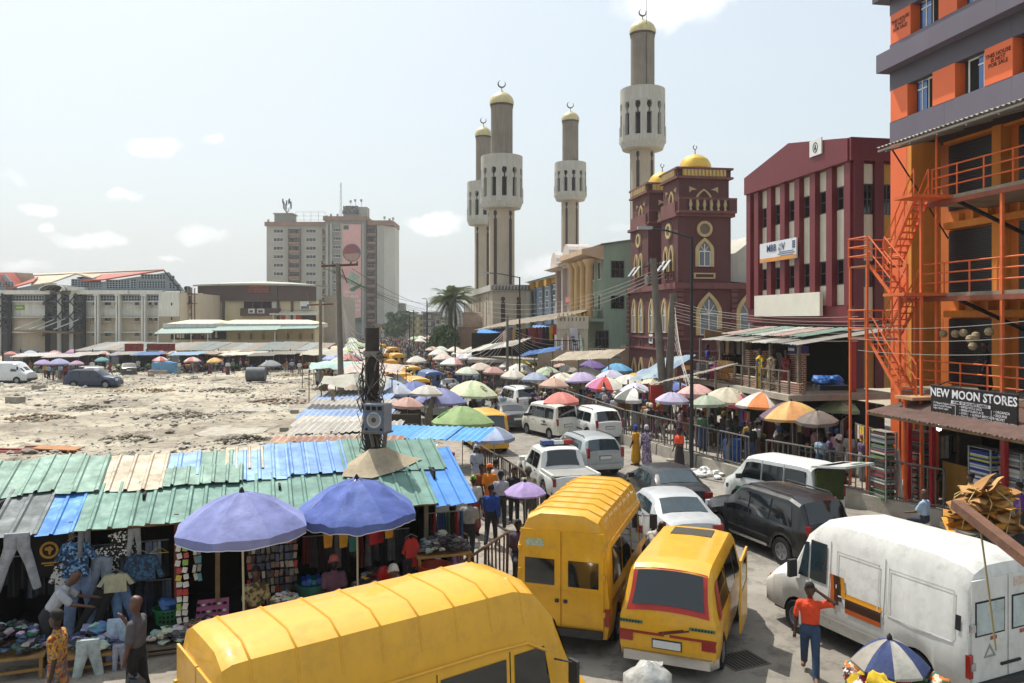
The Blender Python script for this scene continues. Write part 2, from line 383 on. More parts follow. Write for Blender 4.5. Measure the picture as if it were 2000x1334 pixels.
for i in range(1,len(KR)-1):
 seg=KR[i+1]-KR[i];n=max(1,int(seg.length/3.2))
 for j in range(n):
  a,b=KR[i].lerp(KR[i+1],j/n),KR[i].lerp(KR[i+1],(j+1)/n-.012);ai,bi=KRi[i].lerp(KRi[i+1],j/n),KRi[i].lerp(KRi[i+1],(j+1)/n-.012)
  mbk=MB();h=PZ+.06+.02*math.sin(i*3+j)
  mbk.add([(a.x,a.y,-.02),(b.x,b.y,-.02),(bi.x,bi.y,-.02),(ai.x,ai.y,-.02),(a.x+.03,a.y,h),(b.x+.03,b.y,h),(bi.x,bi.y,h),(ai.x,ai.y,h)],[(3,2,1,0),(4,5,6,7),(0,1,5,4),(1,2,6,5),(2,3,7,6),(3,0,4,7)])
  if a.y<120:mbk.build('kerb_block',CONC,kerb)
KL=[G(880,1115,1.3),G(990,1042,1.3),G(1062,968,1.3),G(1022,920,1.3),G(939,871,1.3),G(912,830,1.3),G(820,775,1.3),G(740,722,1.3)]
KL=[Vector((p.x,p.y,0))for p in KL]
LZ=.12
struct(strip([Vector((-3.6,13.6,0))]+KL,[Vector((-30,13.2,0))]+[p+Vector((-9 if p.y>24 else-26,0,0))for p in KL],-.05,LZ,"pavement_left",PAVEM))
# ---------------------------------------------------------------- railings
def railing(name,label,cat,a,b,z,h,m,gap=.26,r=.028,cap=True,mb_=.032):
 t=thing(name,label,cat,(a.x,a.y,z));v=b-a;v.z=0;ln=v.length;u=v/ln
 t.rotation_euler=(0,0,math.atan2(u.y,u.x))
 bar=MB().tube([(0,0,.12),(0,0,h-.03)],r*.8,6).mesh('bar',m,40)
 n=max(2,int(ln/gap));ps=MB().tube([(0,0,-.02),(0,0,h-.02),(.05,0,h)]if cap else[(0,0,0),(0,0,h)],r*1.25,6).mesh('post',m,40)
 MB().tube([(0,0,h),(ln,0,h)],r*1.2,6).build('top_rail',m,t,40);MB().tube([(0,0,.12),(ln,0,.12)],r,6).build('bottom_rail',m,t,40)
 rq=random.Random(int(a.x*100))
 for i in range(n+1):
  x=ln*i/n;q=i%8==0 or i==n
  if rq.random()<.04 and not q:continue
  ob('post' if q else 'bar',ps if q else bar,t,(x,0,0),(rq.uniform(-.02,.02),rq.uniform(-.015,.015),0))
 return t
RAILM=mat('6e6b66',.5,.5,var=.3,vs=5,dirt=.5)
RAILB=mat('5b463a',.7,.2,var=.35,vs=5,dirt=.6)
RK=offset_line(KR,.14)
def on(a,b,t):return a.lerp(b,t)
railing('railing','grey steel railing on the kerb behind the green striped van and black SUV','railing',on(RK[1],RK[2],.0),on(RK[1],RK[2],.86),PZ+.05,1.3,RAILM)
railing('railing','grey steel railing on the kerb wall behind the woman in yellow','railing',on(RK[1],RK[2],.97),on(RK[2],RK[3],.98),PZ+.05,1.3,RAILM)
railing('railing','steel railing behind the white car and the pink red parasol','railing',RK[3],RK[4],PZ+.05,1.3,RAILM,.24)
railing('railing','long distant steel railing below the yellow advertising parasol','railing',RK[4],RK[6],PZ+.05,1.3,RAILM,.3)
railing('railing','farthest stretch of street railing beside the crowded road','railing',RK[6],on(RK[7],RK[8],.25),PZ+.05,1.3,RAILM,.4)
railing('railing','rusty brown railing between the yellow van and the stall end','railing',KL[0],KL[1],LZ,1.2,RAILB,.21)
railing('railing','brown railing behind the lilac sunshade beside the white pickup','railing',KL[2],KL[3],LZ,1.2,RAILB,.21)
railing('railing','brown railing along the left pavement beside the yellow taxi van','railing',KL[3],KL[4],LZ,1.2,RAILB,.21)
# ---------------------------------------------------------------- buildings
class Loc:
 """Camera-facing building at depth Y: photo columns and rows turned into its own metres."""
 def __init__(s,px,Y):s.Y=Y;s.x0=(px-1000)*Y/FPX
 def x(s,px):return(px-1000)*s.Y/FPX-s.x0
 def z(s,py):return CH-(py-HY)*s.Y/FPX
 def o(s):return(s.x0,s.Y,0)
class Fr:
 """A building along the street: local y runs up the street, local x away from it."""
 def __init__(s,X,Y,ang):s.X,s.Y,s.a=X,Y,R(ang);s.c,s.s=math.cos(s.a),math.sin(s.a)
 def w(s,x,y):return s.X+x*s.c-y*s.s,s.Y+x*s.s+y*s.c
 def y(s,px,x=0):
  k=(px-1000)/FPX;X0,Y0=s.X+x*s.c,s.Y+x*s.s;return(X0-k*Y0)/(s.s+k*s.c)
 def x(s,px,y=0):
  k=(px-1000)/FPX;X0,Y0=s.X-y*s.s,s.Y+y*s.c;return(k*Y0-X0)/(s.c-k*s.s)
 def z(s,py,x,y):return CH-(py-HY)/FPX*s.w(x,y)[1]
 def o(s):return(s.X,s.Y,0)
def window(parent,x0,x1,y,z0,z1,fm,gm,nx=2,nz=1,fw=.06,dep=.08,sill=None,name='window',d=-1):
 """A window in a wall facing -y (d=-1): frame bars round a recessed pane, the pane a sub-part."""
 mbw=MB();a,b=sorted((y+d*.03,y-d*dep))
 mbw.bx(x0,x0+fw,a,b,z0,z1).bx(x1-fw,x1,a,b,z0,z1).bx(x0+fw,x1-fw,a,b,z0,z0+fw).bx(x0+fw,x1-fw,a,b,z1-fw,z1)
 for i in range(1,nx):
  xx=x0+(x1-x0)*i/nx;mbw.bx(xx-fw*.35,xx+fw*.35,a+.003,b-.003,z0+fw,z1-fw)
 for i in range(1,nz):
  zz=z0+(z1-z0)*i/nz;mbw.bx(x0+fw,x1-fw,a+.005,b-.005,zz-fw*.35,zz+fw*.35)
 if sill:mbw.bx(x0-.1,x1+.1,min(y+d*.18,y),max(y+d*.18,y),z0-.12,z0-.002)
 w=mbw.build(name,fm,parent);box_part('pane',gm,w,x0+fw,x1-fw,y+d*.006,y+d*.012,z0+fw,z1-fw)if d<0 else box_part('pane',gm,w,x0+fw,x1-fw,y+.006,y+.012,z0+fw,z1-fw)
 return w
def swindow(parent,y0,y1,x,z0,z1,fm,gm,ny=2,nz=1,fw=.06,name='window'):
 """The same in a wall facing -x."""
 mbw=MB();a,b=x-.03,x+.02
 mbw.bx(a,b,y0,y0+fw,z0,z1).bx(a,b,y1-fw,y1,z0,z1).bx(a,b,y0+fw,y1-fw,z0,z0+fw).bx(a,b,y0+fw,y1-fw,z1-fw,z1)
 for i in range(1,ny):
  yy=y0+(y1-y0)*i/ny;mbw.bx(a+.003,b,yy-fw*.35,yy+fw*.35,z0+fw,z1-fw)
 for i in range(1,nz):
  zz=z0+(z1-z0)*i/nz;mbw.bx(a+.005,b,y0+fw,y1-fw,zz-fw*.35,zz+fw*.35)
 w=mbw.build(name,fm,parent);box_part('pane',gm,w,x-.012,x-.006,y0+fw,y1-fw,z0+fw,z1-fw);return w
def arch_pts(w,h,spring=.55,n=6,pointed=True):
 """Outline of a pointed (or round) arch opening, base centre at 0,0."""
 s=h*spring;r=h-s;hw=w/2;pts=[(-hw,0),(hw,0),(hw,s)]
 for i in range(1,n+1):
  t=i/n;q=(1-t**1.7)if pointed else math.cos(t*math.pi/2);pts.append((hw*q,s+r*(t if pointed else math.sin(t*math.pi/2))))
 for i in range(n-1,-1,-1):
  t=i/n;q=(1-t**1.7)if pointed else math.cos(t*math.pi/2);pts.append((-hw*q,s+r*(t if pointed else math.sin(t*math.pi/2))))
 return pts
def ring(mb,outer,inner,e0,e1,axis,off,mi=0):
 n=len(outer);mk={'y':lambda a,b,e:(off[0]+a,e,off[1]+b),'x':lambda a,b,e:(e,off[0]+a,off[1]+b)}[axis]
 vs=[mk(a,b,e)for e in(e0,e1)for P in(outer,inner)for a,b in P];fs=[]
 for i in range(n):
  j=(i+1)%n;fs+=[(i,j,n+j,n+i),(2*n+i,3*n+i,3*n+j,2*n+j),(i,2*n+i,2*n+j,j),(n+i,n+j,3*n+j,3*n+i)]
 mb.add(vs,fs,mi)
def arch_window(parent,cx,y,z,w,h,fm,im,gm,axis='y',tr=.16,spring=.55,pointed=True,name='window'):
 """Arched window: raised surround, white bars, pane. axis y faces -y, axis x faces -x; cx is along the wall."""
 o=arch_pts(w+2*tr,h+tr,spring,pointed=pointed);i_=arch_pts(w,h,spring,pointed=pointed)
 i_=[(a,b+(.001 if k>1 else 0))for k,(a,b)in enumerate(i_)]
 mbw=MB();ring(mbw,o,i_,y-.14,y+.02,axis,(cx,z));wd=mbw.build(name,fm,parent)
 mg=MB();P=[(cx+a,z+b)for a,b in i_];mg.prism(P,y-.03,y-.02,axis);mg.build('pane',gm,wd)
 if im:
  ms=MB()
  def bar(a,b,c,d):
   (ms.bx(cx+a,cx+b,y-.075,y-.04,z+c,z+d)if axis=='y' else ms.bx(y-.075,y-.04,cx+a,cx+b,z+c,z+d))
  bar(-w/2,-w/2+.07,0,h*spring);bar(w/2-.07,w/2,0,h*spring);bar(-.03,.03,0,h*.9);bar(-w/2+.07,w/2-.07,h*spring-.04,h*spring+.04);bar(-w/2+.07,w/2-.07,0,.08)
  for sgn in(-1,1):
   p,q=(sgn*w*.36,h*spring),(0,h*spring+w*.1)
   f=(lambda a,b:(cx+a,y-.057,z+b))if axis=='y' else(lambda a,b:(y-.057,cx+a,z+b))
   ms.bar(f(0,h*spring),f(sgn*w*.3,h*spring+(h-h*spring)*.5),.05,.03)
  ms.build('glazing_bars',im,wd)
 return wd
# --- the office tower with the banner
lc=Loc(640,290);T=thing('office_tower','tall grey office tower with a pink banner and brown balcony columns','building',(lc.x0,285,0))
GREYW=mat('a5a59c',.9,var=.12,vs=.12,streak=.25);GREYD=mat('8f8f88',.9,var=.12,vs=.12,streak=.3);BROWNW=mat('6f5f52',.9,var=.2,vs=.4,streak=.2);REDB=mat('8a7060',.85,var=.2,vs=.3)
x,z=lc.x,lc.z;zt=z(441)
box_part('wing_wall',GREYW,T,x(519),x(637),6,20,0,zt);box_part('core_wall',GREYD,T,x(637),x(716),3,20.5,0,z(432))
box_part('recess_wall',BROWNW,T,x(716),x(737),5.2,20,0,z(440));box_part('end_wall',GREYW,T,x(737),x(751),4.2,20,0,z(440))
MB().add([(x(751),4.2,0),(x(768),9,0),(x(768),20,0),(x(751),20,0),(x(751),4.2,zt),(x(768),9,zt),(x(768),20,zt),(x(751),20,zt)],[(0,1,5,4),(1,2,6,5),(4,5,6,7),(2,3,7,6)]).build('side_wall',mat('b3b4ad',.9,var=.1,vs=.15,streak=.2),T)
p=MB();p.bx(x(516),x(638),5.3,20.6,zt,z(433));p.build('parapet',REDB,T);MB().bx(x(634),x(719),2.4,20.7,z(432),z(424)).build('parapet',REDB,T);MB().bx(x(718),x(768.5),3.8,20.8,z(440),z(431)).build('parapet',REDB,T)
WINF=mat('5d5a55',.8,var=.2);SILLW=mat('bdbcb4',.8,var=.1)
def tower_window(x0,x1,yy,z0,z1):window(T,x0,x1,yy,z0,z1,SILLW,GLASSD,3,1,.14,sill=True)
fl=16.75
for k in range(12):
 py=447+fl*k
 for(a,b)in((532,552),(596,616)):tower_window(x(a),x(b),6,z(py+7.5),z(py))
 if py<640:tower_window(x(653),x(668),3,z(py+6.5),z(py))
 for(a,b,yy)in((564,584,6),(628.5,634,6),(718,733,5.2)):
  bal=MB();bal.bx(x(a),x(b),yy-.9,yy-.75,z(py+13.5),z(py+8.5)).bx(x(a),x(b),yy-.75,yy,z(py+13.5),z(py+12.6));bl=bal.build('balcony',REDB,T)
  box_part('opening',DARK,bl,x(a),x(b),yy-.06,yy-.02,z(py+8),z(py))
  n_=3 if b-a>8 else 1
  for q in range(n_):window(bl,x(a)+(x(b)-x(a))*(q+.12)/n_,x(a)+(x(b)-x(a))*(q+.88)/n_,yy-.1,z(py+7),z(py+.8),BROWNW,GLASSD,1,1,.1,name='window')
for(a,b,yy)in((562,564,6),(584,586,6),(716.5,718,5.2),(733,735,5.2)):box_part('column',BROWNW,T,x(a),x(b),yy-.95,yy,0,z(446))
for a in(642,650,670,711):box_part('column',GREYW,T,x(a)-.35,x(a)+.35,2.4,3,0,z(438))
bn=box_part('banner',mat('c79a98',.7,var=.15,vs=.3),T,x(672),x(708),2.2,2.35,z(628),z(440));bn['label']='tall pink advertising banner with bowl and packet'
def disc(mb,cx,cz,rx,rz,y0,y1,n=24,a0=0,a1=6.2832):mb.prism([(cx+rx*math.cos(a0+(a1-a0)*i/n),cz+rz*math.sin(a0+(a1-a0)*i/n))for i in range(n+(0 if a1-a0>6.28 else 1))],y0,y1,'y')
rx,cz_=(x(708)-x(672))*.49,z(495);cx_=x(690)
for nm,a0,a1,cc,dy in(('printed_bowl',0,6.2832,'6b5558',.0),('printed_stew',.1,math.pi+.1,'7c2626',.02),('printed_salad',-.1,1.3,'4b3d5f',.04),('printed_rice',math.pi+.2,6.2,'9a7a66',.02)):
 q=MB();k=1 if nm=='printed_bowl' else .88;disc(q,cx_,cz_,rx*k,rx*k,2.17-dy,2.19-dy,24,a0,a1);q.build(nm,mat(cc,.7,var=.35,vs=1.5),bn)
MB().prism([(x(678),z(556)),(x(700),z(560)),(x(706),z(540)),(x(688),z(530))],2.15,2.19,'y').build('printed_packet',mat('8ea491',.7,var=.35,vs=1.2),bn)
MB().prism([(x(685),z(565)),(x(708),z(554)),(x(708),z(560)),(x(690),z(572))],2.14,2.18,'y').build('printed_leaf',mat('2f5c45',.7),bn)
MB().prism([(x(676),z(628)),(x(708),z(628)),(x(708),z(620)),(x(690),z(622))],2.15,2.19,'y').build('printed_corner',mat('2f5c45',.7),bn)
MB().bx(x(674),x(684),2.16,2.19,z(450),z(442)).build('printed_logo',mat('2f5c45',.7),bn)
text('lettering','jẹun\ntó dára\nkí ó sì lè\nalájẹpín\nohun tó\ndára.',1.75,WHITEP,bn,(x(676),2.1,z(592)),(R(90),0,0),.01,'LEFT',sp=.92)
tk=MB();tk.bx(x(531),x(566),8,14,z(433),z(416)).bx(x(529),x(568),7.6,14.4,z(416),z(414));tk.build('tank_house',GREYD,T)
tk=MB();tk.bx(x(668),x(697),7,13,z(424),z(401));sgn=tk.build('sign_block',GREYD,T);MB().bx(x(697),x(714),7.6,13,z(424),z(402)).build('sign_block',GREYW,T)
text('lettering','LSDPC\nHOUSE',1.95,mat('20302c',.6,var=0),sgn,(x(682.5),6.95,z(409)),(R(90),0,0),.05,sx=.98,bold=.06,sp=.85)
rq=random.Random(5)
def mast(pxm,y0,y1,w=.35,yy=10):
 q=MB();n=int((z(y1)-z(y0))/2);c=x(pxm)
 for s in(-w,w):q.bar((c+s,yy,z(y0)),(c+s*.5,yy,z(y1)),.12)
 for i in range(n):t=i/n;q.bar((c-w*(1-t/2),yy,z(y0)+(z(y1)-z(y0))*t),(c+w*(1-t/2),yy,z(y0)+(z(y1)-z(y0))*(i+1)/n),.07)
 q.build('mast',mat('8a8d8e',.5,.5),T)
mast(660,424,352);
for(a,y0,y1)in((681,401,388),(690,401,386),(702,402,386),(634,432,418),(642,428,415),(655,424,415),(748,431,420),(758,431,424),(765,431,422),(518,433,426)):
 q=MB();q.bar((x(a),9,z(y0)),(x(a),9,z(y1)),.14);q.bx(x(a)-.45,x(a)+.3,8.8,9.1,z(y1)-.9,z(y1));q.build('antenna',mat('8f9495',.5),T)
q=MB()
for k in range(9):
 t=k*.7;r0=1.5;q.bar((x(553),10,z(414)),(x(553)+r0*math.cos(t),10+r0*math.sin(t),z(402)),.12);q.bx(x(553)+r0*math.cos(t)-.25,x(553)+r0*math.cos(t)+.25,10+r0*math.sin(t)-.1,10+r0*math.sin(t)+.1,z(404)+(k%3),z(393)+(k%3)*.8)
q.build('antenna_cluster',mat('4e5557',.6),T)
q=MB()
for a in(572,588,602,617,630):q.bar((x(a),9,z(433)),(x(a),9,z(411)),.1)
for b in(411,419,427):q.bar((x(572),9,z(b)),(x(630),9,z(b)),.08)
q.build('billboard_frame',mat('9a9c9c',.6),T)
# --- left: the market hall with breeze-block gables and red roofs
lc=Loc(180,150);T=thing('market_hall','pale three storey market hall with red roofs and breeze block gables','building',lc.o());x,z=lc.x,lc.z
CREAM=mat('c4b7a0',.9,var=.14,vs=.2,streak=.2);OFFW=mat('dcdcd4',.9,var=.12,vs=.2,streak=.35);LGREY=mat('a3aeb3',.9,var=.12,vs=.3,streak=.2);REDR=mat('a8523f',.75,var=.25,vs=.3,streak=.2);TANR=mat('b8a98f',.75,var=.2,vs=.3,streak=.2)
def lattice(parent,x0,x1,z0,z1,y,px=.55,pz=.42,name='breeze_blocks',clip=None):
 box_part('backing',BLACK,parent,x0,x1,y+.18,y+.22,z0,z1)if clip is None else None
 q=MB();nx=max(1,round((x1-x0)/px));nz=max(1,round((z1-z0)/pz));t=.075
 for i in range(nx+1):
  xx=x0+(x1-x0)*i/nx;zz=z1 if clip is None else clip(xx)
  if zz>z0+.1:q.bx(xx-t,xx+t,y,y+.17,z0,zz)
 for j in range(nz+1):
  zz=z0+(z1-z0)*j/nz
  xs=[x0+(x1-x0)*i/nx for i in range(nx+1)]
  if clip is not None:xs=[q_ for q_ in xs if clip(q_)>zz-.05]
  if len(xs)>1:q.bx(min(xs),max(xs),y+.004,y+.166,zz-t,zz+t)
 o_=q.build(name,LGREY,parent);o_['kind']='stuff';return o_
box_part('wall',CREAM,T,x(-60),x(346),1.2,30,0,z(570));box_part('upper_wall',OFFW,T,x(-60),x(313),1.1,1.2,z(617),z(588))
box_part('corner_wall',OFFW,T,x(313),x(345),-.6,1.2,z(618),z(570));box_part('corner_base',mat('9b8f7b',.9,var=.15,vs=.3),T,x(313),x(345),-.59,1.21,0,z(618))
for(a,b)in((338,594),(338,622)):window(T,x(a-1.5),x(a+1.5),-.6,z(b+2.6),z(b-2.6),DARK,BLACK,1,1,.04)
for(a,b,yy)in((-60,100,.2),(142,252,0),(252,317,.5)):box_part('parapet',OFFW,T,x(a),x(b),yy-.6,1.3,z(575),z(567))
for(a,b,yy)in((-60,18,.9),(19,92,.9),(156,184,.6),(193,227,.6),(236,276,.6),(286,312,.6)):lattice(T,x(a),x(b),z(587),z(577),yy)
for pyb in(588,618.5,648):
 for(a,b)in((19,92),(163,312)):box_part('floor_beam',OFFW,T,x(a),x(b),.3,1.2,z(pyb+2),z(pyb))
for(a,b)in((187,195),(228,236),(278,286)):
 for aa in(a,b-3):
  MB().bx(x(aa),x(aa+3),-.5,.3,0,z(578)).build('column',OFFW,T);MB().bx(x(aa-1),x(aa+3.6),-.7,.25,z(578),z(574)).build('capital',OFFW,T)
box_part('column',OFFW,T,x(309),x(312),-.2,1.2,0,z(588))
for(a,b)in((76,82),(175,185),(199,211),(219,226),(258,266),(286,291),(297,305)):
 for pyw in(589.5,620,650):window(T,x(a),x(b),1.1,z(pyw+6),z(pyw),WINF,GLASSD,2,2,.08)
 for pyw in(589.5,620,650):
  q=MB();q.bx(x(a)-.5,x(b)+.5,.5,1.1,z(pyw+9),z(pyw+8.2));q.build('window_ledge',OFFW,T)
# glazed entrance bays with steel space frame
for(a,b)in((92,163),(-22,18)):
 g=box_part('glazing',mat('12161b',.12,var=0),T,x(a),x(b),.2,.9,0,z(575));n=3 if b-a>50 else 2
 for i in range(n+1):box_part('mullion',OFFW if 0<i<n else DARK,g,x(a)+(x(b)-x(a))*i/n-.35,x(a)+(x(b)-x(a))*i/n+.35,-.1,.19,0,z(575))
 for pyb in(588,603,619,634,650):box_part('transom',mat('6f7477',.7),g,x(a),x(b),.0,.18,z(pyb+1),z(pyb))
 q=MB();w_=(x(b)-x(a))/(2*n);zz=[z(575),z(589),z(603),z(618),z(632),z(645)]
 for i in range(2*n):
  for j in range(5):
   p0,p1=(x(a)+w_*i,-.5,zz[j]),(x(a)+w_*(i+1),-.5,zz[j+1]);p2,p3=(x(a)+w_*(i+1),-.5,zz[j]),(x(a)+w_*i,-.5,zz[j+1])
   q.bar(*((p0,p1)if(i+j)%2 else(p2,p3)),.16)
   if(i+j)%2:q.bx(p0[0]-.18,p0[0]+.18,-.75,-.5,p0[2]-.18,p0[2]+.18)
 q.build('space_frame',mat('25282b',.5,.3),g)
cn=MB();cn.prism([(x(56),z(644)),(x(163),z(648)),(x(163),z(651)),(x(56),z(646.5))],-5,.2,'y');cn.build('entrance_canopy',mat('6d5a44',.9,var=.3,vs=1),T)
for(a,b)in((57,82),(85,110),(102,128),(132,158)):MB().bar((x(a),-4.5,z(643)),(x(b),0,z(622)),.15).build('tie_rod',OFFW,T)
q=MB()
def vault(u,v):t=math.pi*u;return(x(117)-(x(142)-x(92))*.5*math.cos(t),-2.6+6.6*v,z(569)+1.15*math.sin(t))
q.grid(vault,12,4);q.build('entrance_vault',mat('5f6a5f',.4,var=.2),T,40);q=MB();q.bx(x(130),x(161),-1.8,4,z(568),z(561));q.build('vault_side',OFFW,T)
for k in range(5):MB().tube([(lambda w:(w[0],w[1],w[2]+.05))(vault(i/10,k/4))for i in range(11)],.09,4).build('vault_rib',OFFW,T)
box_part('sign_board',mat('6f9a2c',.6),T,x(23),x(41),.95,1.08,z(605),z(596))
for(a,b)in((25,29),(29.6,32),(32.6,35),(35.5,39)):box_part('print',mat('c8d29a',.6),T,x(a),x(b),.91,.948,z(602),z(599))
# gable fronts and roofs
gp=lambda pts,y0,y1,nm,m:MB().prism([(x(a),z(b))for a,b in pts],y0,y1,'y').build(nm,m,T)
gp([(162,568),(162,551),(200,548),(320,530),(352,568)],2.2,2.5,'gable_wall',LGREY);gp([(92,570),(122,557),(150,536),(178,545),(178,570)],3.4,3.6,'gable_wall',LGREY);gp([(-60,570),(-60,545),(-10,534),(14,562),(66,551),(92,552),(92,570)],3.0,3.2,'gable_wall',LGREY)
for(a,b,y0,y1)in((165,187,552,560),(197,243,546,563),(245,256,544,563),(260,314,548,562),(266,314,535,544),(321,331,538,548),(321,333,551,563),(335,343,555,566)):
 lattice(T,x(a),x(b),z(y1),z(y0),1.98)
for(a,b,y0,y1)in((124,160,544,560),(65,92,553,568),(-20,8,549,560)):lattice(T,x(a),x(b),z(y1),z(y0),2.75)
def slab_roof(pts_f,pts_b,nm,m,th=.25):
 """Roof sheet between a front edge and a back edge (photo columns, rows at depth Y, offset in depth)."""
 W_=lambda a,b,yy:Vector(((a-1000)*(150+yy)/FPX-lc.x0,yy,CH-(b-HY)*(150+yy)/FPX));f=[W_(*p_)for p_ in pts_f];bk=[W_(*p_)for p_ in pts_b]
 mbr=MB();n=len(f);vs=f+bk+[p-Vector((0,0,th))for p in f]+[p-Vector((0,0,th))for p in bk];fs=[]
 for i in range(n-1):fs+=[(i,i+1,n+i+1,n+i),(2*n+i,3*n+i,3*n+i+1,2*n+i+1),(i,2*n+i,2*n+i+1,i+1),(n+i,n+i+1,3*n+i+1,3*n+i)]
 fs+=[(0,n,3*n,2*n),(n-1,3*n-1,4*n-1,2*n-1)]
 mbr.add(vs,fs).build(nm,m,T)
slab_roof([(160,547.5,1.2),(200,545.5,1.2),(320,526.5,1.2)],[(150,541,22),(200,536,22),(318,527.5,22)],'roof',REDR);slab_roof([(320,526.4,1.2),(354,569,1.2)],[(320.5,526.6,2.7),(354.5,569.2,2.7)],'barge_board',mat('4a3a36',.8),.35)
slab_roof([(60,556,2.2),(100,551,2.2),(149,533.5,2.2),(181,543,2.2)],[(70,540,20),(110,538,20),(150,533.8,20),(200,536,20)],'roof',TANR)
slab_roof([(-70,546,2),(-8,532,2),(15,563,2),(64,550,2)],[(-70,540,14),(30,532,14),(48,553,14),(75,540,14)],'roof',REDR)
slab_roof([(30,532,13.5),(64,534,13.5)],[(48,552.5,13.0),(71,549,13.0)],'roof_light',TANR);slab_roof([(64,537,22.5),(320,526,22.5)],[(64,534,30),(320,526.5,30)],'roof',TANR)
# water tower beside it
lc=Loc(366,155);T=thing('water_tower','rusty steel lattice water tower with two black tanks beside the market hall','water tower',lc.o());x,z=lc.x,lc.z
for(a,d)in((357,0),(374,0),(357,1.6),(374,1.6)):MB().bar((x(a),d,0),(x(a),d,z(562)),.16).build('leg',RUST,T)
q=MB()
for i in range(8):
 z0,z1=.3+i*1.45,.3+(i+1)*1.45;q.bar((x(357),0,z0),(x(374),0,z1),.09);q.bar((x(357),0,z1),(x(374),0,z1),.09);q.bar((x(374),0,z0),(x(357),0,z1),.07)
q.build('bracing',RUST,T);MB().bx(x(355),x(378),-.4,2,z(574.5),z(573)).build('platform',RUST,T);MB().bx(x(355),x(378),-.4,2,z(593.5),z(592)).build('platform',RUST,T)
for b in(573,592):MB().lathe([(0,0),(.62,0),(.62,1.2),(.5,1.4),(0,1.5)],14,(x(363),.8,z(b))).build('tank',mat('1d1f22',.5),T,40)
q=MB();[q.bar((x(a),-.3,z(573)),(x(a),-.3,z(562)),.06)for a in(368,373,378)];[q.bar((x(366),-.3,z(b)),(x(378),-.3,z(b)),.06)for b in(562,566,570)];q.build('guard_rail',mat('9a958c',.7),T)
# back wing behind the tower
lc=Loc(370,168);T=thing('storey_block','low tan storey block behind the rusty water tower','building',lc.o());x,z=lc.x,lc.z
box_part('wall',CREAM,T,x(340),x(396),0,12,0,z(577));box_part('parapet',OFFW,T,x(340),x(396),-.3,.05,z(577),z(573));lattice(T,x(374),x(396),z(590),z(579),-.3);box_part('floor_beam',OFFW,T,x(374),x(396),-.4,0,z(594),z(592));box_part('floor_beam',OFFW,T,x(374),x(396),-.4,0,z(620),z(618))
for a in(376,386):window(T,x(a),x(a+6),0,z(606),z(597),WINF,GLASSD,2,1,.1)
# --- brown shopping block
lc=Loc(500,172);T=thing('shopping_block','brown and cream shopping block with curved pale roof and dotted red sign','building',lc.o());x,z=lc.x,lc.z
BRN=mat('4b3833',.6,var=.12,vs=.3);CRM=mat('c9bd9c',.9,var=.1,vs=.3,streak=.1)
box_part('lower_wall',CRM,T,x(388),x(616),.6,30,0,z(588));
for i,(a,b,d)in enumerate(((386,469,0),(469,543,-.5),(543,617,0))):box_part('fascia',BRN,T,x(a),x(b)-.03,d,.6,z(588),z(557.5))
box_part('side_wall',mat('a59a8a',.9,var=.15),T,x(616),x(640),8,30,0,z(575))
for a in(393,434,541,568):box_part('pilaster',BRN,T,x(a),x(a+3.5),-.1,.59,0,z(588)-.01)
box_part('terrace_front',BRN,T,x(472),x(547),-.9,.55,z(617),z(602));box_part('opening',BLACK,T,x(475),x(530),.45,.59,z(602),z(589));
for a in(492,510):box_part('pier',mat('7a3b30',.8),T,x(a),x(a+2),.2,.44,z(602),z(589))
box_part('shutter',OFFW,T,x(530),x(541),.3,.59,z(602),z(589))
for(a,c,wd)in((488,'d8d5cc',12),(505,'c9c7bf',14)):sb=box_part('sign_board',mat(c,.6,var=.3,vs=2),T,x(a),x(a+wd),-1,-.93,z(612),z(603));box_part('print',mat('3b4a63',.6,var=.4,vs=3),sb,x(a+2),x(a+wd-3),-1.03,-1.005,z(610.5),z(606))
ps=box_part('poster_board',mat('cfd2d0',.6),T,x(586),x(606),-.1,0,z(604),z(588.5));box_part('print',mat('56657f',.6,var=.5,vs=2),ps,x(588),x(604),-.14,-.105,z(603),z(598))
window(T,x(412),x(421),.6,z(630),z(617),WHITEP,GLASSD,2,1,.1)
led=box_part('led_sign',mat('3a1d18',.5),T,x(486),x(528),-.75,-.51,z(572),z(558.5));q=MB()
for i in range(26):
 for j in range(8):
  if(j+1)%3 and rq.random()<.85:q.bx(x(486.8)+i*.172,x(486.8)+i*.172+.1,-.79,-.755,z(571)+j*.175,z(571)+j*.175+.1)
o_=q.build('lamp_dots',mat('b8502f',.5,emit=.2),led);o_['kind']='stuff'
q=MB()
def rf(u,v):a=381+(620-381)*u;return(x(a),-1.2+26*v,z(557)+(1.05*math.sin(math.pi*min(1,u*1.02))**.7)*(1)*(.35+.65*min(1,v*6)))
q.grid(rf,20,8);q.grid(lambda u,v:(rf(u,0)[0],-1.2,rf(u,0)[2]-.35*v),20,1);q.build('roof',mat('a9aa9b',.6,var=.2,vs=.3,streak=.2),T,40)
# awning on the right and the orange shop below
MB().prism([(-1.6,z(614)),(.5,z(607)),(.5,z(609)),(-1.6,z(615.5))],x(530),x(623),'x').build('awning',mat('c9c4b0',.7,var=.2),T)
for(a,b,c)in((549,557,'b34a2a'),(577,588,'b34a2a'),(557,577,'c9c9bf'),(588,616,'2a2420')):box_part('shop_front',mat(c,.7,var=.2),T,x(a),x(b)-.02,.3,.59,z(628),z(615.5))
box_part('column',WHITEP,T,x(536),x(537.5),-1.3,-1.1,0,z(612))
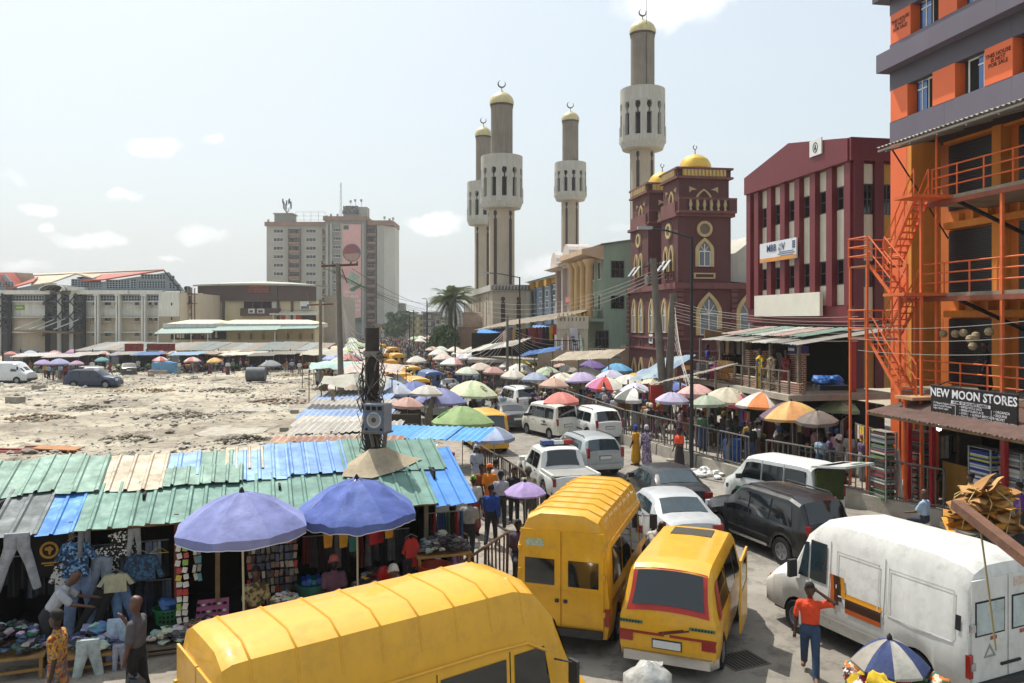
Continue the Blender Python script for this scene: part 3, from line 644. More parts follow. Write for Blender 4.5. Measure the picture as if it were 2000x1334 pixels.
# --- low strip of lock-up shops with hipped cream roofs and green awnings
lc=Loc(470,138);T=thing('shop_row','long low row of cream lock-up shops with green awning and hipped roofs','building',lc.o());x,z=lc.x,lc.z
box_part('wall',CRM,T,x(322),x(606),3,9,0,z(640));MB().bx(x(318),x(615),0,9.5,z(640),z(632)).build('fascia',OFFW,T)
for(a,b,c)in((340,425,12),(430,605,14)):
 q=MB();q.add([(x(a)-1.5,0.2,z(632)),(x(b)+1.5,.2,z(632)),(x(b)+1,9,z(632)),(x(a)-1,9,z(632)),(x(a+c),4,z(624.5)),(x(b-c),4,z(624.5))],[(0,1,5,4),(1,2,5),(2,3,4,5),(3,0,4)]);q.build('roof',mat('cdc6a6',.8,var=.15,vs=.4),T)
for(a,b,ya,yb)in((316,427,641,651),(427,552,637,645),(552,626,637,642)):
 MB().add([(x(a),-3,z(yb)),(x(b)-.05,-3,z(yb-1.5)),(x(b)-.05,0,z(ya-1.5)),(x(a),0,z(ya)),(x(a),-3,z(yb)-.12),(x(b)-.05,-3,z(yb-1.5)-.12),(x(b)-.05,0,z(ya-1.5)-.12),(x(a),0,z(ya)-.12)],[(0,1,2,3),(7,6,5,4),(0,4,5,1),(1,5,6,2),(3,7,4,0)]).build('awning',mat('6f8a80',.6,var=.25,vs=.8,streak=.2),T)
box_part('opening',BLACK,T,x(320),x(430),2.8,2.98,z(664),z(645))
for i in range(7):box_part('shutter',mat('b7a884',.8,var=.15,vs=1),T,x(433+i*24.5),x(433+i*24.5+22),2.85,2.98,z(664),z(645));box_part('post',mat('8a6f5c',.8),T,x(455+i*24.5),x(457+i*24.5),2.4,2.8,z(664),z(652))
for a in(320,352,384,416,545):box_part('column',WHITEP,T,x(a),x(a+1.2),-2.6,-2.45,0,z(648))
rq=random.Random(21)
for k in range(16):box_part('garment',mat(rq.choice(['c9c6c0','8a3a35','3b4a7a','d8d2c6','52433f','b98c62']),.9),T,x(335+k*5.4),x(335+k*5.4+3.2),1.0,1.25,z(656+rq.random()*6),z(647))
# --- distant buildings up the street
def far_block(name,label,px0,px1,pyt,Y,c,d=14,rows=3,cols=4,roof=None,wc='3a3c3e',band=None):
 lc=Loc((px0+px1)/2,Y);T=thing(name,label,'building',lc.o());x,z=lc.x,lc.z
 box_part('wall',mat(c,.9,var=.18,vs=.2,streak=.3),T,x(px0),x(px1),0,d,0,z(pyt));H_=z(pyt)
 MB().bx(x(px0)-.4,x(px1)+.4,-.5,d+.4,H_,H_+.5).build('roof',mat(roof or '8c8a84',.9,var=.2),T)
 fh=H_/rows;w=(x(px1)-x(px0))/cols
 for r in range(rows):
  if band and r:box_part('floor_band',mat(band,.9,var=.2),T,x(px0)-.1,x(px1)+.1,-.35,-.002,r*fh-.25,r*fh+.2)
  for c_ in range(cols):window(T,x(px0)+w*(c_+.22),x(px0)+w*(c_+.78),0,r*fh+fh*.35,r*fh+fh*.8,WHITEP if c_%2 else WINF,GLASSD,2,1,.12)
 return T,x,z
T,x,z=far_block('office_block','far grey flat roofed block right of the tower, with roof tank',768,808,612,300,'8a8580',rows=4,cols=5,roof='6f6d69');MB().bx(x(774),x(788),3,8,z(609),z(592)).bx(x(776.5),x(779.5),2.9,3,z(598),z(594)).build('roof_tank',mat('9a9992',.9),T)
far_block('office_block','far tan low block with a flat overhanging roof behind the crowd',790,832,626,270,'9a8b78',rows=3,cols=6,band='b3a48e')
far_block('house','small olive yellow far block behind the lamp posts',806,826,617,240,'a39c6a',rows=4,cols=3)
far_block('house','far dark grey block with balconies left of the palm',826,852,612,230,'6d6a66',rows=4,cols=3,band='8b8882')
far_block('house','pale grey far block half hidden behind the palm',850,915,622,215,'a5a59d',rows=3,cols=6)
far_block('office_block','tan podium block at the foot of the office tower',735,800,636,268,'8c7d6b',rows=2,cols=8,roof='7a6350')
far_block('house','tiny rooftop block showing behind the mosque parapet',906,930,568,190,'8f8f8a',rows=5,cols=3)
far_block('house','grey far house left of the office tower behind the brown block',600,640,600,210,'8a867e',rows=4,cols=4)
# --- palm and roadside trees
def leaf_cloud(blobs,n,s,rnd,cols,sx=1.):
 mbl=MB()
 tot=sum(b[3]**2 for b in blobs)
 for(bx_,by_,bz_,br)in blobs:
  for i in range(int(n*br*br/tot)):
   v=Vector((rnd.gauss(0,1),rnd.gauss(0,1),rnd.gauss(0,1))).normalized()*br*(rnd.random()**.35)
   c=Vector((bx_,by_,bz_))+Vector((v.x*sx,v.y*sx,v.z*.85));a=Vector((rnd.gauss(0,1),rnd.gauss(0,1),rnd.gauss(0,.6))).normalized();b=a.orthogonal().normalized();b=Matrix.Rotation(rnd.uniform(0,6.28),3,a)@b
   q=s*rnd.uniform(.6,1.4);d=a.cross(b)*.45;mbl.add([c-b*q,c+d*q,c+b*q,c-d*q],[(0,1,2,3)],0,tuple(k*rnd.uniform(.7,1.25)for k in rnd.choice(cols)))
 return mbl
LEAFC=[(.05,.1,.03),(.07,.13,.035),(.035,.075,.025),(.1,.15,.05)]
rq=random.Random(4)
def tree(name,label,px,Y,h,r,blobs_n,n,s):
 X=(px-1000)*Y/FPX;T=thing(name,label,'tree',(X,Y,0));bl=[]
 for i in range(blobs_n):
  t=rq.random();bl.append((rq.uniform(-1,1)*r*.7,rq.uniform(-1,1)*r*.7,h*.3+t*h*.6,r*rq.uniform(.35,.6)*(1.15-.5*t)))
 tr=MB();tr.tube([(0,0,0),(.1,0,h*.3),(0,.1,h*.6),(.1,0,h*.85)],[.22,.17,.11,.04],8)
 for b in bl[:7]:tr.tube([(0,0,h*.35),(b[0]*.6,b[1]*.6,b[2]*.85),b[:3]],[.1,.06,.02],5)
 tr.build('trunk',WOODG,T,40);leaf_cloud(bl,n,s,rq,LEAFC).build('crown',mat_attr(.7),T)
tree('street_tree','dark green bushy tree beside the foot of the office tower',777,250,9.5,4.2,26,3800,.5)
tree('street_tree','tall leafy tree growing under the palm',871,122,5.8,2.0,24,3600,.28)
tree('street_tree','leafy bush at the left foot of the palm',857,125,4.6,1.9,18,2400,.28)
X=(880-1000)*128/FPX;T=thing('date_palm','tall date palm with a wide feathery crown beside the central mosque','palm',(X,128,0))
MB().tube([(0,0,0),(.1,0,3),(-.05,0,7),(0,0,9.2)],[.42,.36,.34,.5],10).build('trunk',mat('5b4a38',.95,var=.4,vs=3,bump=.6,bs=8),T,40)
fr=MB();Lf=5.2
def spine(t):return Vector((Lf*(t-.12*t*t),0,1.5*t-2.35*t*t))
fr.tube([spine(i/8)for i in range(9)],[.06*(1-i/10)for i in range(9)],4,0,(.2,.22,.1))
for i in range(30):
 t=.12+.88*i/30;p=spine(t);ll=.95*math.sin(math.pi*(.15+.8*t))+.12
 for s in(-1,1):
  e=p+Vector((.42*ll,s*ll*.85,.16*ll));g=rq.uniform(.8,1.25);w=Vector((.075,0,.045));fr.add([p-w,p+w,e],[(0,1,2)],0,(.19*g,.23*g,.12*g))
frm=fr.mesh('frond',mat_attr(.55));
for k in range(96):
 e=rq.uniform(-75,55);ob('frond',frm,T,(0,0,9.8),(0,R(-e*.8),R(k*137.5)),rq.uniform(.75,1.08))
# --- central mosque hall and the four minarets
SAND=mat('aca08c',.9,var=.12,vs=.25,streak=.2);SANDD=mat('857c6e',.9,var=.18,vs=.4,streak=.35);WHT=mat('b8b6ac',.9,var=.12,vs=.5,streak=.3);BRICKB=mat('3b2a25',.8,var=.2)
F=Fr((962-1000)*112/FPX,112,9);T=thing('mosque_hall','sand coloured mosque hall with keyhole windows and a patterned parapet','mosque',F.o(),F.a)
xr,yl=F.x(1038),F.y(908);zz=lambda py:F.z(py,0,0)
box_part('wall',SAND,T,0,xr,0,yl,0,zz(568));MB().bx(-.35,xr+.3,-.35,yl,zz(568),zz(556)).build('parapet',WHT,T)
q=MB();n=12
for i in range(n):
 c=(i+.5)*xr/n;pts=[(c+.33*math.cos(a),-.42,(zz(568)+zz(556))/2+.33*math.sin(a)*(1 if i%2 else 1))for a in[R(-60+300*j/10+90-90+0)+math.pi*.5-R(90)+R(150)for j in range(11)]]
 q.tube(pts,.06,4)
q.build('scroll_pattern',mat('54463a',.8),T)
def keyhole(cx,w,z0,z1,y=0,axis='y',nm='window'):
 m_=MB();(m_.bx(cx-w/2,cx+w/2,y-.05,y-.01,z0,z1)if axis=='y' else m_.bx(y-.05,y-.01,cx-w/2,cx+w/2,z0,z1))
 (m_.bx(cx-w*.2,cx+w*.2,y-.05,y-.01,z1,z1+w*.3)if axis=='y' else m_.bx(y-.05,y-.01,cx-w*.2,cx+w*.2,z1,z1+w*.3))
 m_.prism([(cx+w*.52*math.cos(a*.5236),z1+w*.75+w*.52*math.sin(a*.5236))for a in range(12)],y-.06,y-.01,axis);return m_.build(nm,BRICKB,T)
for p_ in(982.5,1013):keyhole(F.x(p_),.6,zz(640),zz(590))
for i in range(9):keyhole(yl*(i+.6)/9.5,.28,zz(640),zz(592),0,'x');MB().bx(-.04,-.01,yl*(i+.6)/9.5-.15,yl*(i+.6)/9.5+.15,zz(583),zz(577)).build('slit_window',BRICKB,T)
box_part('pilaster',WHT,T,F.x(1027),F.x(1034),-.25,-.01,0,zz(569))
q=MB();q.grid(lambda u,v:(-3.6+3.6*v,3+yl*.3*(1-0)+3*math.cos(math.pi*u),zz(640)+2.3*math.sin(math.pi*u)),12,2);q.build('porch_vault',mat('a38b76',.9,var=.15,vs=.5,streak=.3),T,40)
for v in(-3.7,-3.2):MB().tube([(v,3+yl*.3+3.05*math.cos(math.pi*i/12),zz(640)+2.4*math.sin(math.pi*i/12))for i in range(13)],.2,5).build('porch_rib',WHT,T)
box_part('porch_wall',mat('8a7462',.9,var=.15),T,-3.4,-.05,3+yl*.3-2.9,3+yl*.3+2.9,0,zz(640)+.05)
def minaret(label,px,Y,rows,rd,ru,rl,slit0):
 """rows: crescent tip, dome top, dome base, drum top, drum base, foot; radii of drum, upper and lower shaft."""
 X=(px-1000)*Y/FPX;T=thing('minaret',label,'minaret',(X,Y,0),group='minarets of the central mosque');zc,zd0,zd1,zt,zb,zf=[CH-(p-HY)*Y/FPX for p in rows]
 MB().lathe([(ru,zt-.2),(ru,zd1),(ru+.06,zd1+.02),(ru+.06,zd1+.15)],28).build('upper_shaft',SANDD,T,40)
 MB().lathe([(ru+.07,zd1+.16),(ru+.07,zd1+.5)],28).build('dark_band',mat('4a443a',.9),T,40)
 n=40;h=zd0-zd1-.5;prof=[(1.04,.0),(1.06,.1),(1.03,.3),(.93,.5),(.75,.68),(.48,.82),(.24,.92),(.1,.98),(.03,1.06)];q=MB();vs=[];fs=[]
 for r_,t in prof:
  for j in range(n):rr_=ru*r_*(1+(.035 if j%2 else 0))+.05;vs.append((rr_*math.cos(6.2832*j/n),rr_*math.sin(6.2832*j/n),zd1+.5+t*h))
 for i in range(len(prof)-1):
  for j in range(n):fs.append((i*n+j,i*n+(j+1)%n,(i+1)*n+(j+1)%n,(i+1)*n+j))
 q.add(vs,fs);dm=q.build('dome',mat('cdbf8c',.5,.1,var=.15,vs=1.5,streak=.3),T,40)
 k=(zc-zd0);q=MB();q.tube([(0,0,zd0-.1),(0,0,zd0+k*.35)],.06,6);R_=k*.34
 pts=[(R_*math.cos(R(a)),0,zd0+k*.35+R_+R_*math.sin(R(a)))for a in range(110,401,24)];q.tube(pts,[.02+.11*math.sin(math.pi*i/(len(pts)-1))for i in range(len(pts))],6);q.build('crescent',mat('5a5344',.5,.5),dm)
 H_=zt-zb;w0,w1=zb+.2*H_,zb+.56*H_;nw=12
 MB().lathe([(rd-.45,w0-.2),(rd-.45,zt-.3)],36).build('drum_core',mat('14110f',.9),T,40)
 MB().lathe([(rl*.9,zb-.1),(rd-.3,zb-.02),(rd,zb+.1*H_),(rd,w0),(rd-.46,w0)],48).build('drum_base',WHT,T,40);MB().lathe([(rd-.46,zb+.78*H_),(rd,zb+.78*H_),(rd,zt),(ru,zt+.12)],48).build('drum_top',WHT,T,40)
 zones=[(w0,w1,.46),(w1,w1+.07*H_,.16),(w1+.07*H_,w1+.1*H_,.36),(w1+.1*H_,w1+.16*H_,.48),(w1+.16*H_,w1+.19*H_,.36),(w1+.19*H_,zb+.78*H_,.0)]
 pier=MB();pt=2*math.pi/nw
 for z0,z1,g in zones:
  a0,a1=pt*g/2,pt*(1-g/2);pier.lathe([(rd-.46,z0),(rd,z0),(rd,z1),(rd-.46,z1)],5,(0,0,0),0,None,a0,a1)
  for a in(a0,a1):pier.add([((rd-.46)*math.cos(a),(rd-.46)*math.sin(a),z0),(rd*math.cos(a),rd*math.sin(a),z0),(rd*math.cos(a),rd*math.sin(a),z1),((rd-.46)*math.cos(a),(rd-.46)*math.sin(a),z1)],[(0,1,2,3)])
 pier.prism([(rd*.998*math.cos(pt*.26),rd*.998*math.sin(pt*.26)),((rd+.12)*math.cos(pt*.5),(rd+.12)*math.sin(pt*.5)),(rd*.998*math.cos(pt*.74),rd*.998*math.sin(pt*.74))],zb+.1*H_,w0+(w1-w0)*.5)
 pm=pier.mesh('pier',WHT,30)
 for i in range(nw):ob('pier',pm,T,None,(0,0,pt*(i+.28)))
 MB().lathe([(rl,0),(rl,zb+.1)],32).build('lower_shaft',SAND,T,40)
 sm=MB();w_=rl*.13;sm.bx(rl*.97,rl+.05,-w_,w_,max(0,zf-4),zb-1.6).bx(rl*.97,rl+.05,-w_*.4,w_*.4,zb-1.6,zb-1.2).prism([(w_*1.1*math.cos(a*.628),zb-.8+.42*math.sin(a*.628))for a in range(10)],rl*.97,rl+.06,'x')
 sm=sm.mesh('slit_window',BRICKB)
 for i in range(5):ob('slit_window',sm,T,None,(0,0,R(slit0+72*i)))
 return T
minaret('large minaret nearest the central mosque hall, left of the palm height pair',980,115,(157,178,212,307,408,560),3.02,1.58,1.85,241)['label']='large pale minaret rising straight behind the mosque hall corner'
minaret('minaret partly hidden behind the large one, leftmost of the four',944,150,(230,246,272,357,440,560),3.05,1.42,1.65,230)
minaret('slender pale minaret standing alone above the pink columned building',1114,148,(199,217,242,319,392,520),2.95,1.5,1.6,240)
mt=minaret('tallest minaret, rising behind the maroon mosque, with a lightning rod',1255,106,(18,38,74,177,293,420),2.98,1.58,1.58,238)
MB().bar((.25,-1.6,CH+445*106/FPX),(.25,-1.6,CH+640*106/FPX),.05).build('lightning_rod',DARK,mt)
# --- blue and yellow house
F=Fr((1037-1000)*100/FPX,104,9);F=Fr((1088-1000)*98/FPX,98,9);T=thing('apartment_house','blue grey and yellow apartment house beside the mosque hall','building',F.o(),F.a);zz=lambda py:F.z(py,0,0);ye=F.y(1037)
BLUEG=mat('7d8f9e',.8,var=.12,vs=.4,streak=.15);YEL=mat('b98f3a',.8,var=.15,vs=.4)
box_part('wall',BLUEG,T,0,8,0,ye,0,zz(551));box_part('upper_wall',YEL,T,-.05,8.05,-.05,ye,zz(551),zz(541));MB().bx(-.5,8.3,-.4,ye,zz(541),zz(538)).build('eave',mat('b9b7a8',.8),T)
MB().add([(-.8,-.5,zz(538)),(9,-.5,zz(538)),(9,ye+1,zz(538)),(-.8,ye+1,zz(538)),(4,-.5,zz(520)),(4,ye+1,zz(520))],[(0,1,4),(3,0,4,5),(1,2,5,4),(2,3,5)]).build('roof',mat('55534f',.8,var=.2,vs=.5),T)
for i in range(4):
 yy=ye*(i+.15)/4
 for(a,b)in((556,545),(577,563),(600,584)):swindow(T,yy,yy+ye*.1,-.02,zz(a),zz(b),WHITEP,mat('42505c',.15,var=0),2,1,.1)
for i in range(3):box_part('pilaster',mat('5f6b75',.8),T,-.25,-.06,ye*(i+.42)/3.2,ye*(i+.52)/3.2,0,zz(552));box_part('bay',YEL,T,-.7,-.06,ye*(i+.6)/3.2,ye*(i+.82)/3.2,zz(556),zz(543))
# --- tall pink columned building
F=Fr((1132-1000)*84/FPX,84,9);T=thing('columned_building','pink grey building front with giant square columns and scrolled tops','building',F.o(),F.a);zz=lambda py:F.z(py,0,0);ye=F.y(1086)
PNK=mat('b3a199',.9,var=.15,vs=.4,streak=.25);PNKL=mat('c9bdb3',.9,var=.12,vs=.5,streak=.2);PNKR=mat('b98a7c',.9,var=.12)
box_part('wall',PNKR,T,.3,8,0,ye,0,zz(519));box_part('side_pilaster',PNK,T,.25,2.4,-.2,-.01,0,zz(519))
for i in range(4):
 y0=ye*i/3.7;
 if i in(1,3):box_part('recess',mat('6b5d57',.9,var=.2),T,.22,.29,y0-ye*.06,y0+ye*.2,1,zz(527))
 MB().bx(-.4,.28,y0+.05,y0+.75,0,zz(519)).build('column',PNK if i%2 else PNKL,T)
for(a,b,pa)in((-.3,ye*.47,505),(ye*.5,ye+.3,514)):
 for k in range(3):box_part('cornice',PNKL,T,-.7-.35*k,2.5+.2*k,a-.15*k,b+.12*k-.02,zz(519)+(zz(pa)-zz(519))*k/3+.002,zz(519)+(zz(pa)-zz(519))*(k+1)/3)
 MB().prism([(lambda t:((a+b)/2+(b-a)*.3*math.cos(t),zz(pa)+(b-a)*.3*math.sin(t)))(math.pi*i/10)for i in range(11)],-.9,1.6,'x').build('scroll_top',PNKL,T)
box_part('sign_board',mat('c0706c',.6,var=.2),T,-.6,-.48,ye*.16,ye*.34,zz(590),zz(578))
# --- green building with the giant round columns
F=Fr((1179-1000)*74/FPX,74,9);T=thing('green_building','pale green building with giant round columns and dark square windows','building',F.o(),F.a);zz=lambda py:F.z(py,0,0);ye=F.y(1132);xr=F.x(1234)
GRN=mat('93a592',.9,var=.12,vs=.3,streak=.2);TANW=mat('bda185',.9,var=.12,vs=.4);COLM=mat('c3a274',.85,var=.15,vs=.6,streak=.2)
P=[(0,0),(0,zz(478)),(xr+1,zz(466)+.1),(xr+1,0)]
MB().prism(P,0,ye,'y').build('wall',GRN,T);MB().prism([(-.3,zz(478)+.02),(-.3,zz(476)),(xr+1.1,zz(463)),(xr+1.1,zz(465.5))],-.25,ye+.2,'y').build('roof_edge',mat('7d8c7c',.8),T)
MB().prism([(0,zz(478)-.02),(-2.1,zz(487)),(-2.1,zz(497)),(0,zz(507))],-.05,ye+.2,'y').build('overhang',TANW,T)
for(a,b)in((542,509),(603,577)):window(T,F.x(1193),F.x(1219),0,zz(a),zz(b),mat('3d453f',.6),GLASSD,3,2,.07)
for i in range(5):
 yy=ye*(i*.24+.06);
 if yy<ye:MB().lathe([(.42,zz(622)),(.42,zz(619)),(.34,zz(618)),(.33,zz(520)),(.36,zz(518)),(.62,zz(508)),(.62,zz(506))],16,(-1.25,yy,0)).build('column',COLM,T,40)
MB().bx(-2,-.01,-.2,ye,zz(628),zz(622)).build('balcony_slab',GRN,T)
for i in range(4):
 for(a,b)in((545,508),(606,573)):swindow(T,ye*(i*.24+.1),ye*(i*.24+.22),-.01,zz(a),zz(b),WHITEP,GLASSD,2,1,.08)
window(T,F.x(1152+10),F.x(1189),0,zz(692),zz(645),mat('4b514d',.6),GLASSD,4,3,.06)
box_part('base_wall',mat('a99c86',.9,var=.15),T,-5,xr+1,-1.2,-.02,0,zz(700))
pc=thing('portal','white castle-like porch with pointed openings and a hanging white banner','porch',tuple([F.w(-4.6,-.9)[0],F.w(-4.6,-.9)[1],0]),F.a);PW=mat('d6cdb6',.85,var=.12,vs=.8,streak=.2)
zz2=lambda py:CH-(py-HY)/FPX*F.w(-4.6,-.9)[1]
for(a,b)in((0,.35),(1.25,1.6),(2.5,2.85)):MB().bx(a,b,0,.35,0,zz2(643)).build('pillar',PW,pc)
for(a,b)in((.36,1.24),(1.61,2.49)):
 A_=arch_pts(b-a,zz2(648)-zz2(675),.3);q=MB();pts=[(a-.0,zz2(675)-.001)];out=[(a,zz2(643)),(b,zz2(643))]
 q.prism([(a,zz2(643))]+[((a+b)/2+u_,zz2(675)+v_)for u_,v_ in reversed(A_[2:])][:1]+[((a+b)/2+u_,zz2(675)+v_)for u_,v_ in reversed(A_[2:])]+[(b,zz2(643))],.05,.3,'y');q.build('arch',PW,pc)
box_part('parapet',PW,pc,-.05,2.9,-.05,.5,zz2(643),zz2(617))
for i in range(7):box_part('slot',mat('7d6f58',.9),pc,.25+i*.36,.37+i*.36,-.065,-.052,zz2(627),zz2(620));MB().lathe([(.06,0),(.1,.12),(.02,.3)],6,(.2+i*.4,.2,zz2(617))).build('finial',mat('b08c3a',.4,.5),pc)
q=MB();q.grid(lambda u,v:(1.1+.75*u+.2*v,-.12-.06*math.sin(6*v+2*u),zz2(640)+(zz2(681)-zz2(640))*v),4,12);q.build('banner',mat('d5d3d6',.7,var=.25,vs=3),pc)
for(a,w_)in((1.25,.3),(1.35,.4),(1.35,.25),(1.45,.4)):box_part('print',mat('54587a',.7,var=.4,vs=6),pc,a,a+w_,-.2,-.19,zz2(650)-(a-1.2)*3-w_,zz2(650)-(a-1.2)*3-w_+.12)
q=thing('terrace_railing','pale railing and gate pillar on the terrace of the green building','railing',pc.location,F.a)
for i in range(6):MB().bar((3+i*.55,-.2,zz2(697)),(3+i*.55,-.2,zz2(681)),.07).build('bar',PW,q)
for p_ in(681,687,694):MB().bar((3,-.2,zz2(p_)),(5.9,-.2,zz2(p_)),.06).build('rail',PW,q)
MB().bx(5.9,6.6,-.5,.2,0,zz2(680)).add([(5.8,-.6,zz2(680)),(6.7,-.6,zz2(680)),(6.7,.3,zz2(680)),(5.8,.3,zz2(680)),(6.25,-.15,zz2(673))],[(0,1,4),(1,2,4),(2,3,4),(3,0,4),(3,2,1,0)]).build('gate_pillar',mat('b09078',.9,var=.15),q)
# --- the maroon mosque
F=Fr((1322-1000)*60/FPX,60,9);T=thing('maroon_mosque','maroon two towered mosque with gold domes and yellow arched windows','mosque',F.o(),F.a);zz=lambda py,x_=0,y_=0:F.z(py,x_,y_)
MAR=mat('5e3231',.8,var=.2,vs=.4,streak=.3);MARD=mat('4d2828',.8,var=.2,vs=.5,streak=.2);MARL=mat('744644',.85,var=.25,vs=.6,streak=.2);GOLDT=mat('bca676',.75,var=.2,vs=1,streak=.15);GOLD=mat('d6ae48',.42,.5,var=.15,vs=1.5);BAL=mat('b5a279',.8,var=.2,vs=2)
x1=F.x(1431);y1=F.y(1288);y2=F.y(1264);y3=F.y(1229);x2=F.x(1500)
zl,zb=zz(552),zz(422);PANE=mat('6f7880',.15,var=.25,vs=1.2)
box_part('lower_wall',MAR,T,0,x2,0,y3,0,zl)
for(za,zb_,o,m_)in((zl-.45,zl,.22,MARL),(zz(664),zz(660),.14,MARL),(zz(688),zz(684),.2,MARL)):MB().bx(-o,x2,-o,y3+o,za+.004,zb_+.004).build('string_course',m_,T)
MB().prism([(x1+.1,zz(546)),(x2,zz(552)),(x2,zz(450)),(x1+.1,zz(505))],1.5,9,'y').build('hall_roof',mat('b9b6aa',.7,var=.15,vs=.4,streak=.2),T)
for nm,ya,yb in(('tower',0,y1),('tower',y2,y3)):
 tw=box_part(nm,MAR,T,.12,x1-.1,ya+.12,yb-.12,zl,zb)
 xb,yB=x1-.1,yb-.12
 for(za,zc_,o)in((zb,zb+.25,.25),(zz(347),zz(343),.16),(zz(325)-.15,zz(325),.16)):MB().bx(.12-o,xb+o,ya+.12-o,yB+o,za,zc_).build('cornice',MARL,tw)
 MB().bx(.25,xb-.1,ya+.25,yB-.1,zb+.25,zz(347)).build('belvedere',MAR,tw);MB().bx(.12,xb,ya+.12,yB,zz(343),zz(325)-.15).build('parapet',MARD,tw)
 for ax in 'yx':
  a,b=(.5,xb-.4)if ax=='y' else(ya+.5,yB-.4);n=12 if ax=='y' else 9;gp_=MB()
  o0=ya+.12 if ax=='y' else .12
  bx_=lambda m_,p,q_,d0,d1,z0,z1:(m_.bx(p,q_,o0-d1,o0-d0,z0,z1)if ax=='y' else m_.bx(o0-d1,o0-d0,p,q_,z0,z1))
  g_=MB();bx_(g_,a,b,.01,.05,zz(342),zz(329));gb=g_.build('gold_panel',GOLD,tw);g2=MB()
  for i in range(n):
   g2=MB();bx_(g2,a+(b-a)*(i+.25)/n,a+(b-a)*(i+.7)/n,.06,.16,zz(341.5),zz(329.5));g2.build('baluster',GOLDT,gb)
  # belvedere niche with gold pointed door and corner scrolls
  c_=(a+b)/2;arch_window(tw,c_ if ax=='y' else c_-.2,(ya+.3)if ax=='y' else .3,zz(408),.95 if ax=='y' else .7,zz(370)-zz(408),GOLDT,None,mat('a9874a' if ax=='y' else 'd0982e',.5,.2),ax,.14,.6)
  for sg in(-1,1):
   m_=MB();dz=zz(372)-zz(378);P_=[(c_+sg*.55,zz(368)),(c_+sg*1.15,zz(362)),(c_+sg*1.15,zz(374)),(c_+sg*.95,zz(368)-.05)];f0=(ya+.3)if ax=='y' else .3;m_.prism(P_,f0-.09,f0-.01,ax);m_.build('corner_scroll',GOLDT,tw)
  if ax=='y': # balcony with turned balusters on the front
   MB().bx(.0,xb+.25,ya-.45,ya+.1,zb+.251,zb+.42).build('balcony_floor',MARL,tw);MB().bx(0,xb+.25,ya-.48,ya-.25,zz(390),zz(386)).build('balcony_rail',MARL,tw)
   for e in(0,xb-.35):MB().bx(e,e+.6,ya-.46,ya-.27,zb+.42,zz(390)).build('balcony_pier',MAR,tw)
   bm_=MB().lathe([(.1,0),(.1,.08),(.05,.16),(.14,.42),(.07,.75),(.1,.85),(.1,zz(390)-zb-.43)],10).mesh('baluster',BAL,50)
   for i in range(6):ob('baluster',bm_,tw,(.95+i*(xb-1.5)/5.2,ya-.36,zb+.425))
  else:MB().bx(-.05,.1,ya+.3,yB-.3,zb+.26,zz(392)).build('balcony_front',MARL,tw)
  c2=(a+b)/2;f1=ya+.12 if ax=='y' else .12
  q=MB();O=[(.62*math.cos(t*.3927),.62*math.sin(t*.3927))for t in range(16)];I_=[(.42*u_/.62,.42*v_/.62)for u_,v_ in[(p_[0],p_[1])for p_ in O]]
  I_=[(u_,v_)for u_,v_ in[(.62*.66*math.cos(t*.3927),.62*.66*math.sin(t*.3927))for t in range(16)]]
  ring(q,O,I_,f1-.14,f1+.02,ax,(c2,zz(446)));rw=q.build('round_window',GOLDT,tw);m_=MB();m_.prism([(c2+u_,zz(446)+v_)for u_,v_ in I_],f1-.05,f1-.03,ax);m_.build('pane',mat('6b5a48',.3),rw)
  if ax=='y':
   arch_window(tw,c2,f1,zz(520),.95,zz(470)-zz(520),GOLDT,WHITEP,PANE,ax,.26,.6);q=MB();ring(q,[(-.85,-.22),(.85,-.22),(.85,.22),(-.85,.22)],[(-.72,-.12),(.72,-.12),(.72,.12),(-.72,.12)],f1-.1,f1+.02,ax,(c2,zz(538)));q.build('panel_moulding',GOLDT,tw)
  else:
   for sg in(-1,1):
    w_=arch_window(tw,c2+sg*.62,f1,zz(528),.62,zz(480)-zz(528),GOLDT,None,BLACK,ax,.17,.6);yy_=c2+sg*.62;m_=MB()
    m_.add([(f1-.15,yy_-.28,zz(505)),(f1-.15,yy_+.28,zz(505)),(f1-.75,yy_+.28,zz(526)),(f1-.75,yy_-.28,zz(526)),(f1-.19,yy_-.28,zz(505)),(f1-.19,yy_+.28,zz(505)),(f1-.79,yy_+.28,zz(526)),(f1-.79,yy_-.28,zz(526))],[(0,1,2,3),(7,6,5,4),(0,4,5,1),(1,5,6,2),(2,6,7,3),(3,7,4,0)]);m_.build('open_sash',mat('b9c0c4',.25,var=.2),w_)
    q=MB();ring(q,[(-.38,-.25),(.38,-.25),(.38,.25),(-.38,.25)],[(-.28,-.16),(.28,-.16),(.28,.16),(-.28,.16)],f1-.08,f1+.02,ax,(yy_,zz(538)));q.build('panel_moulding',MARL,tw)
 cx_,cy_=(.12+xb)/2,(ya+yB)/2+.1;q=MB();prof=[(1.2,0),(1.28,.25),(1.2,.6),(1.0,.95),(.68,1.2),(.3,1.34),(.06,1.4)];n=16;q.lathe(prof,n,(cx_,cy_,zz(325)));dm=q.build('dome',GOLD,tw,20)
 MB().tube([(cx_,cy_,zz(325)+1.35),(cx_,cy_,zz(325)+1.8)],.035,6).build('finial',mat('3d3a33',.5),dm);MB().tube([(cx_+.15*math.cos(R(a)),cy_,zz(325)+1.95+.17*math.sin(R(a)))for a in range(110,401,24)],.035,5).build('crescent',mat('3d3a33',.5),dm)
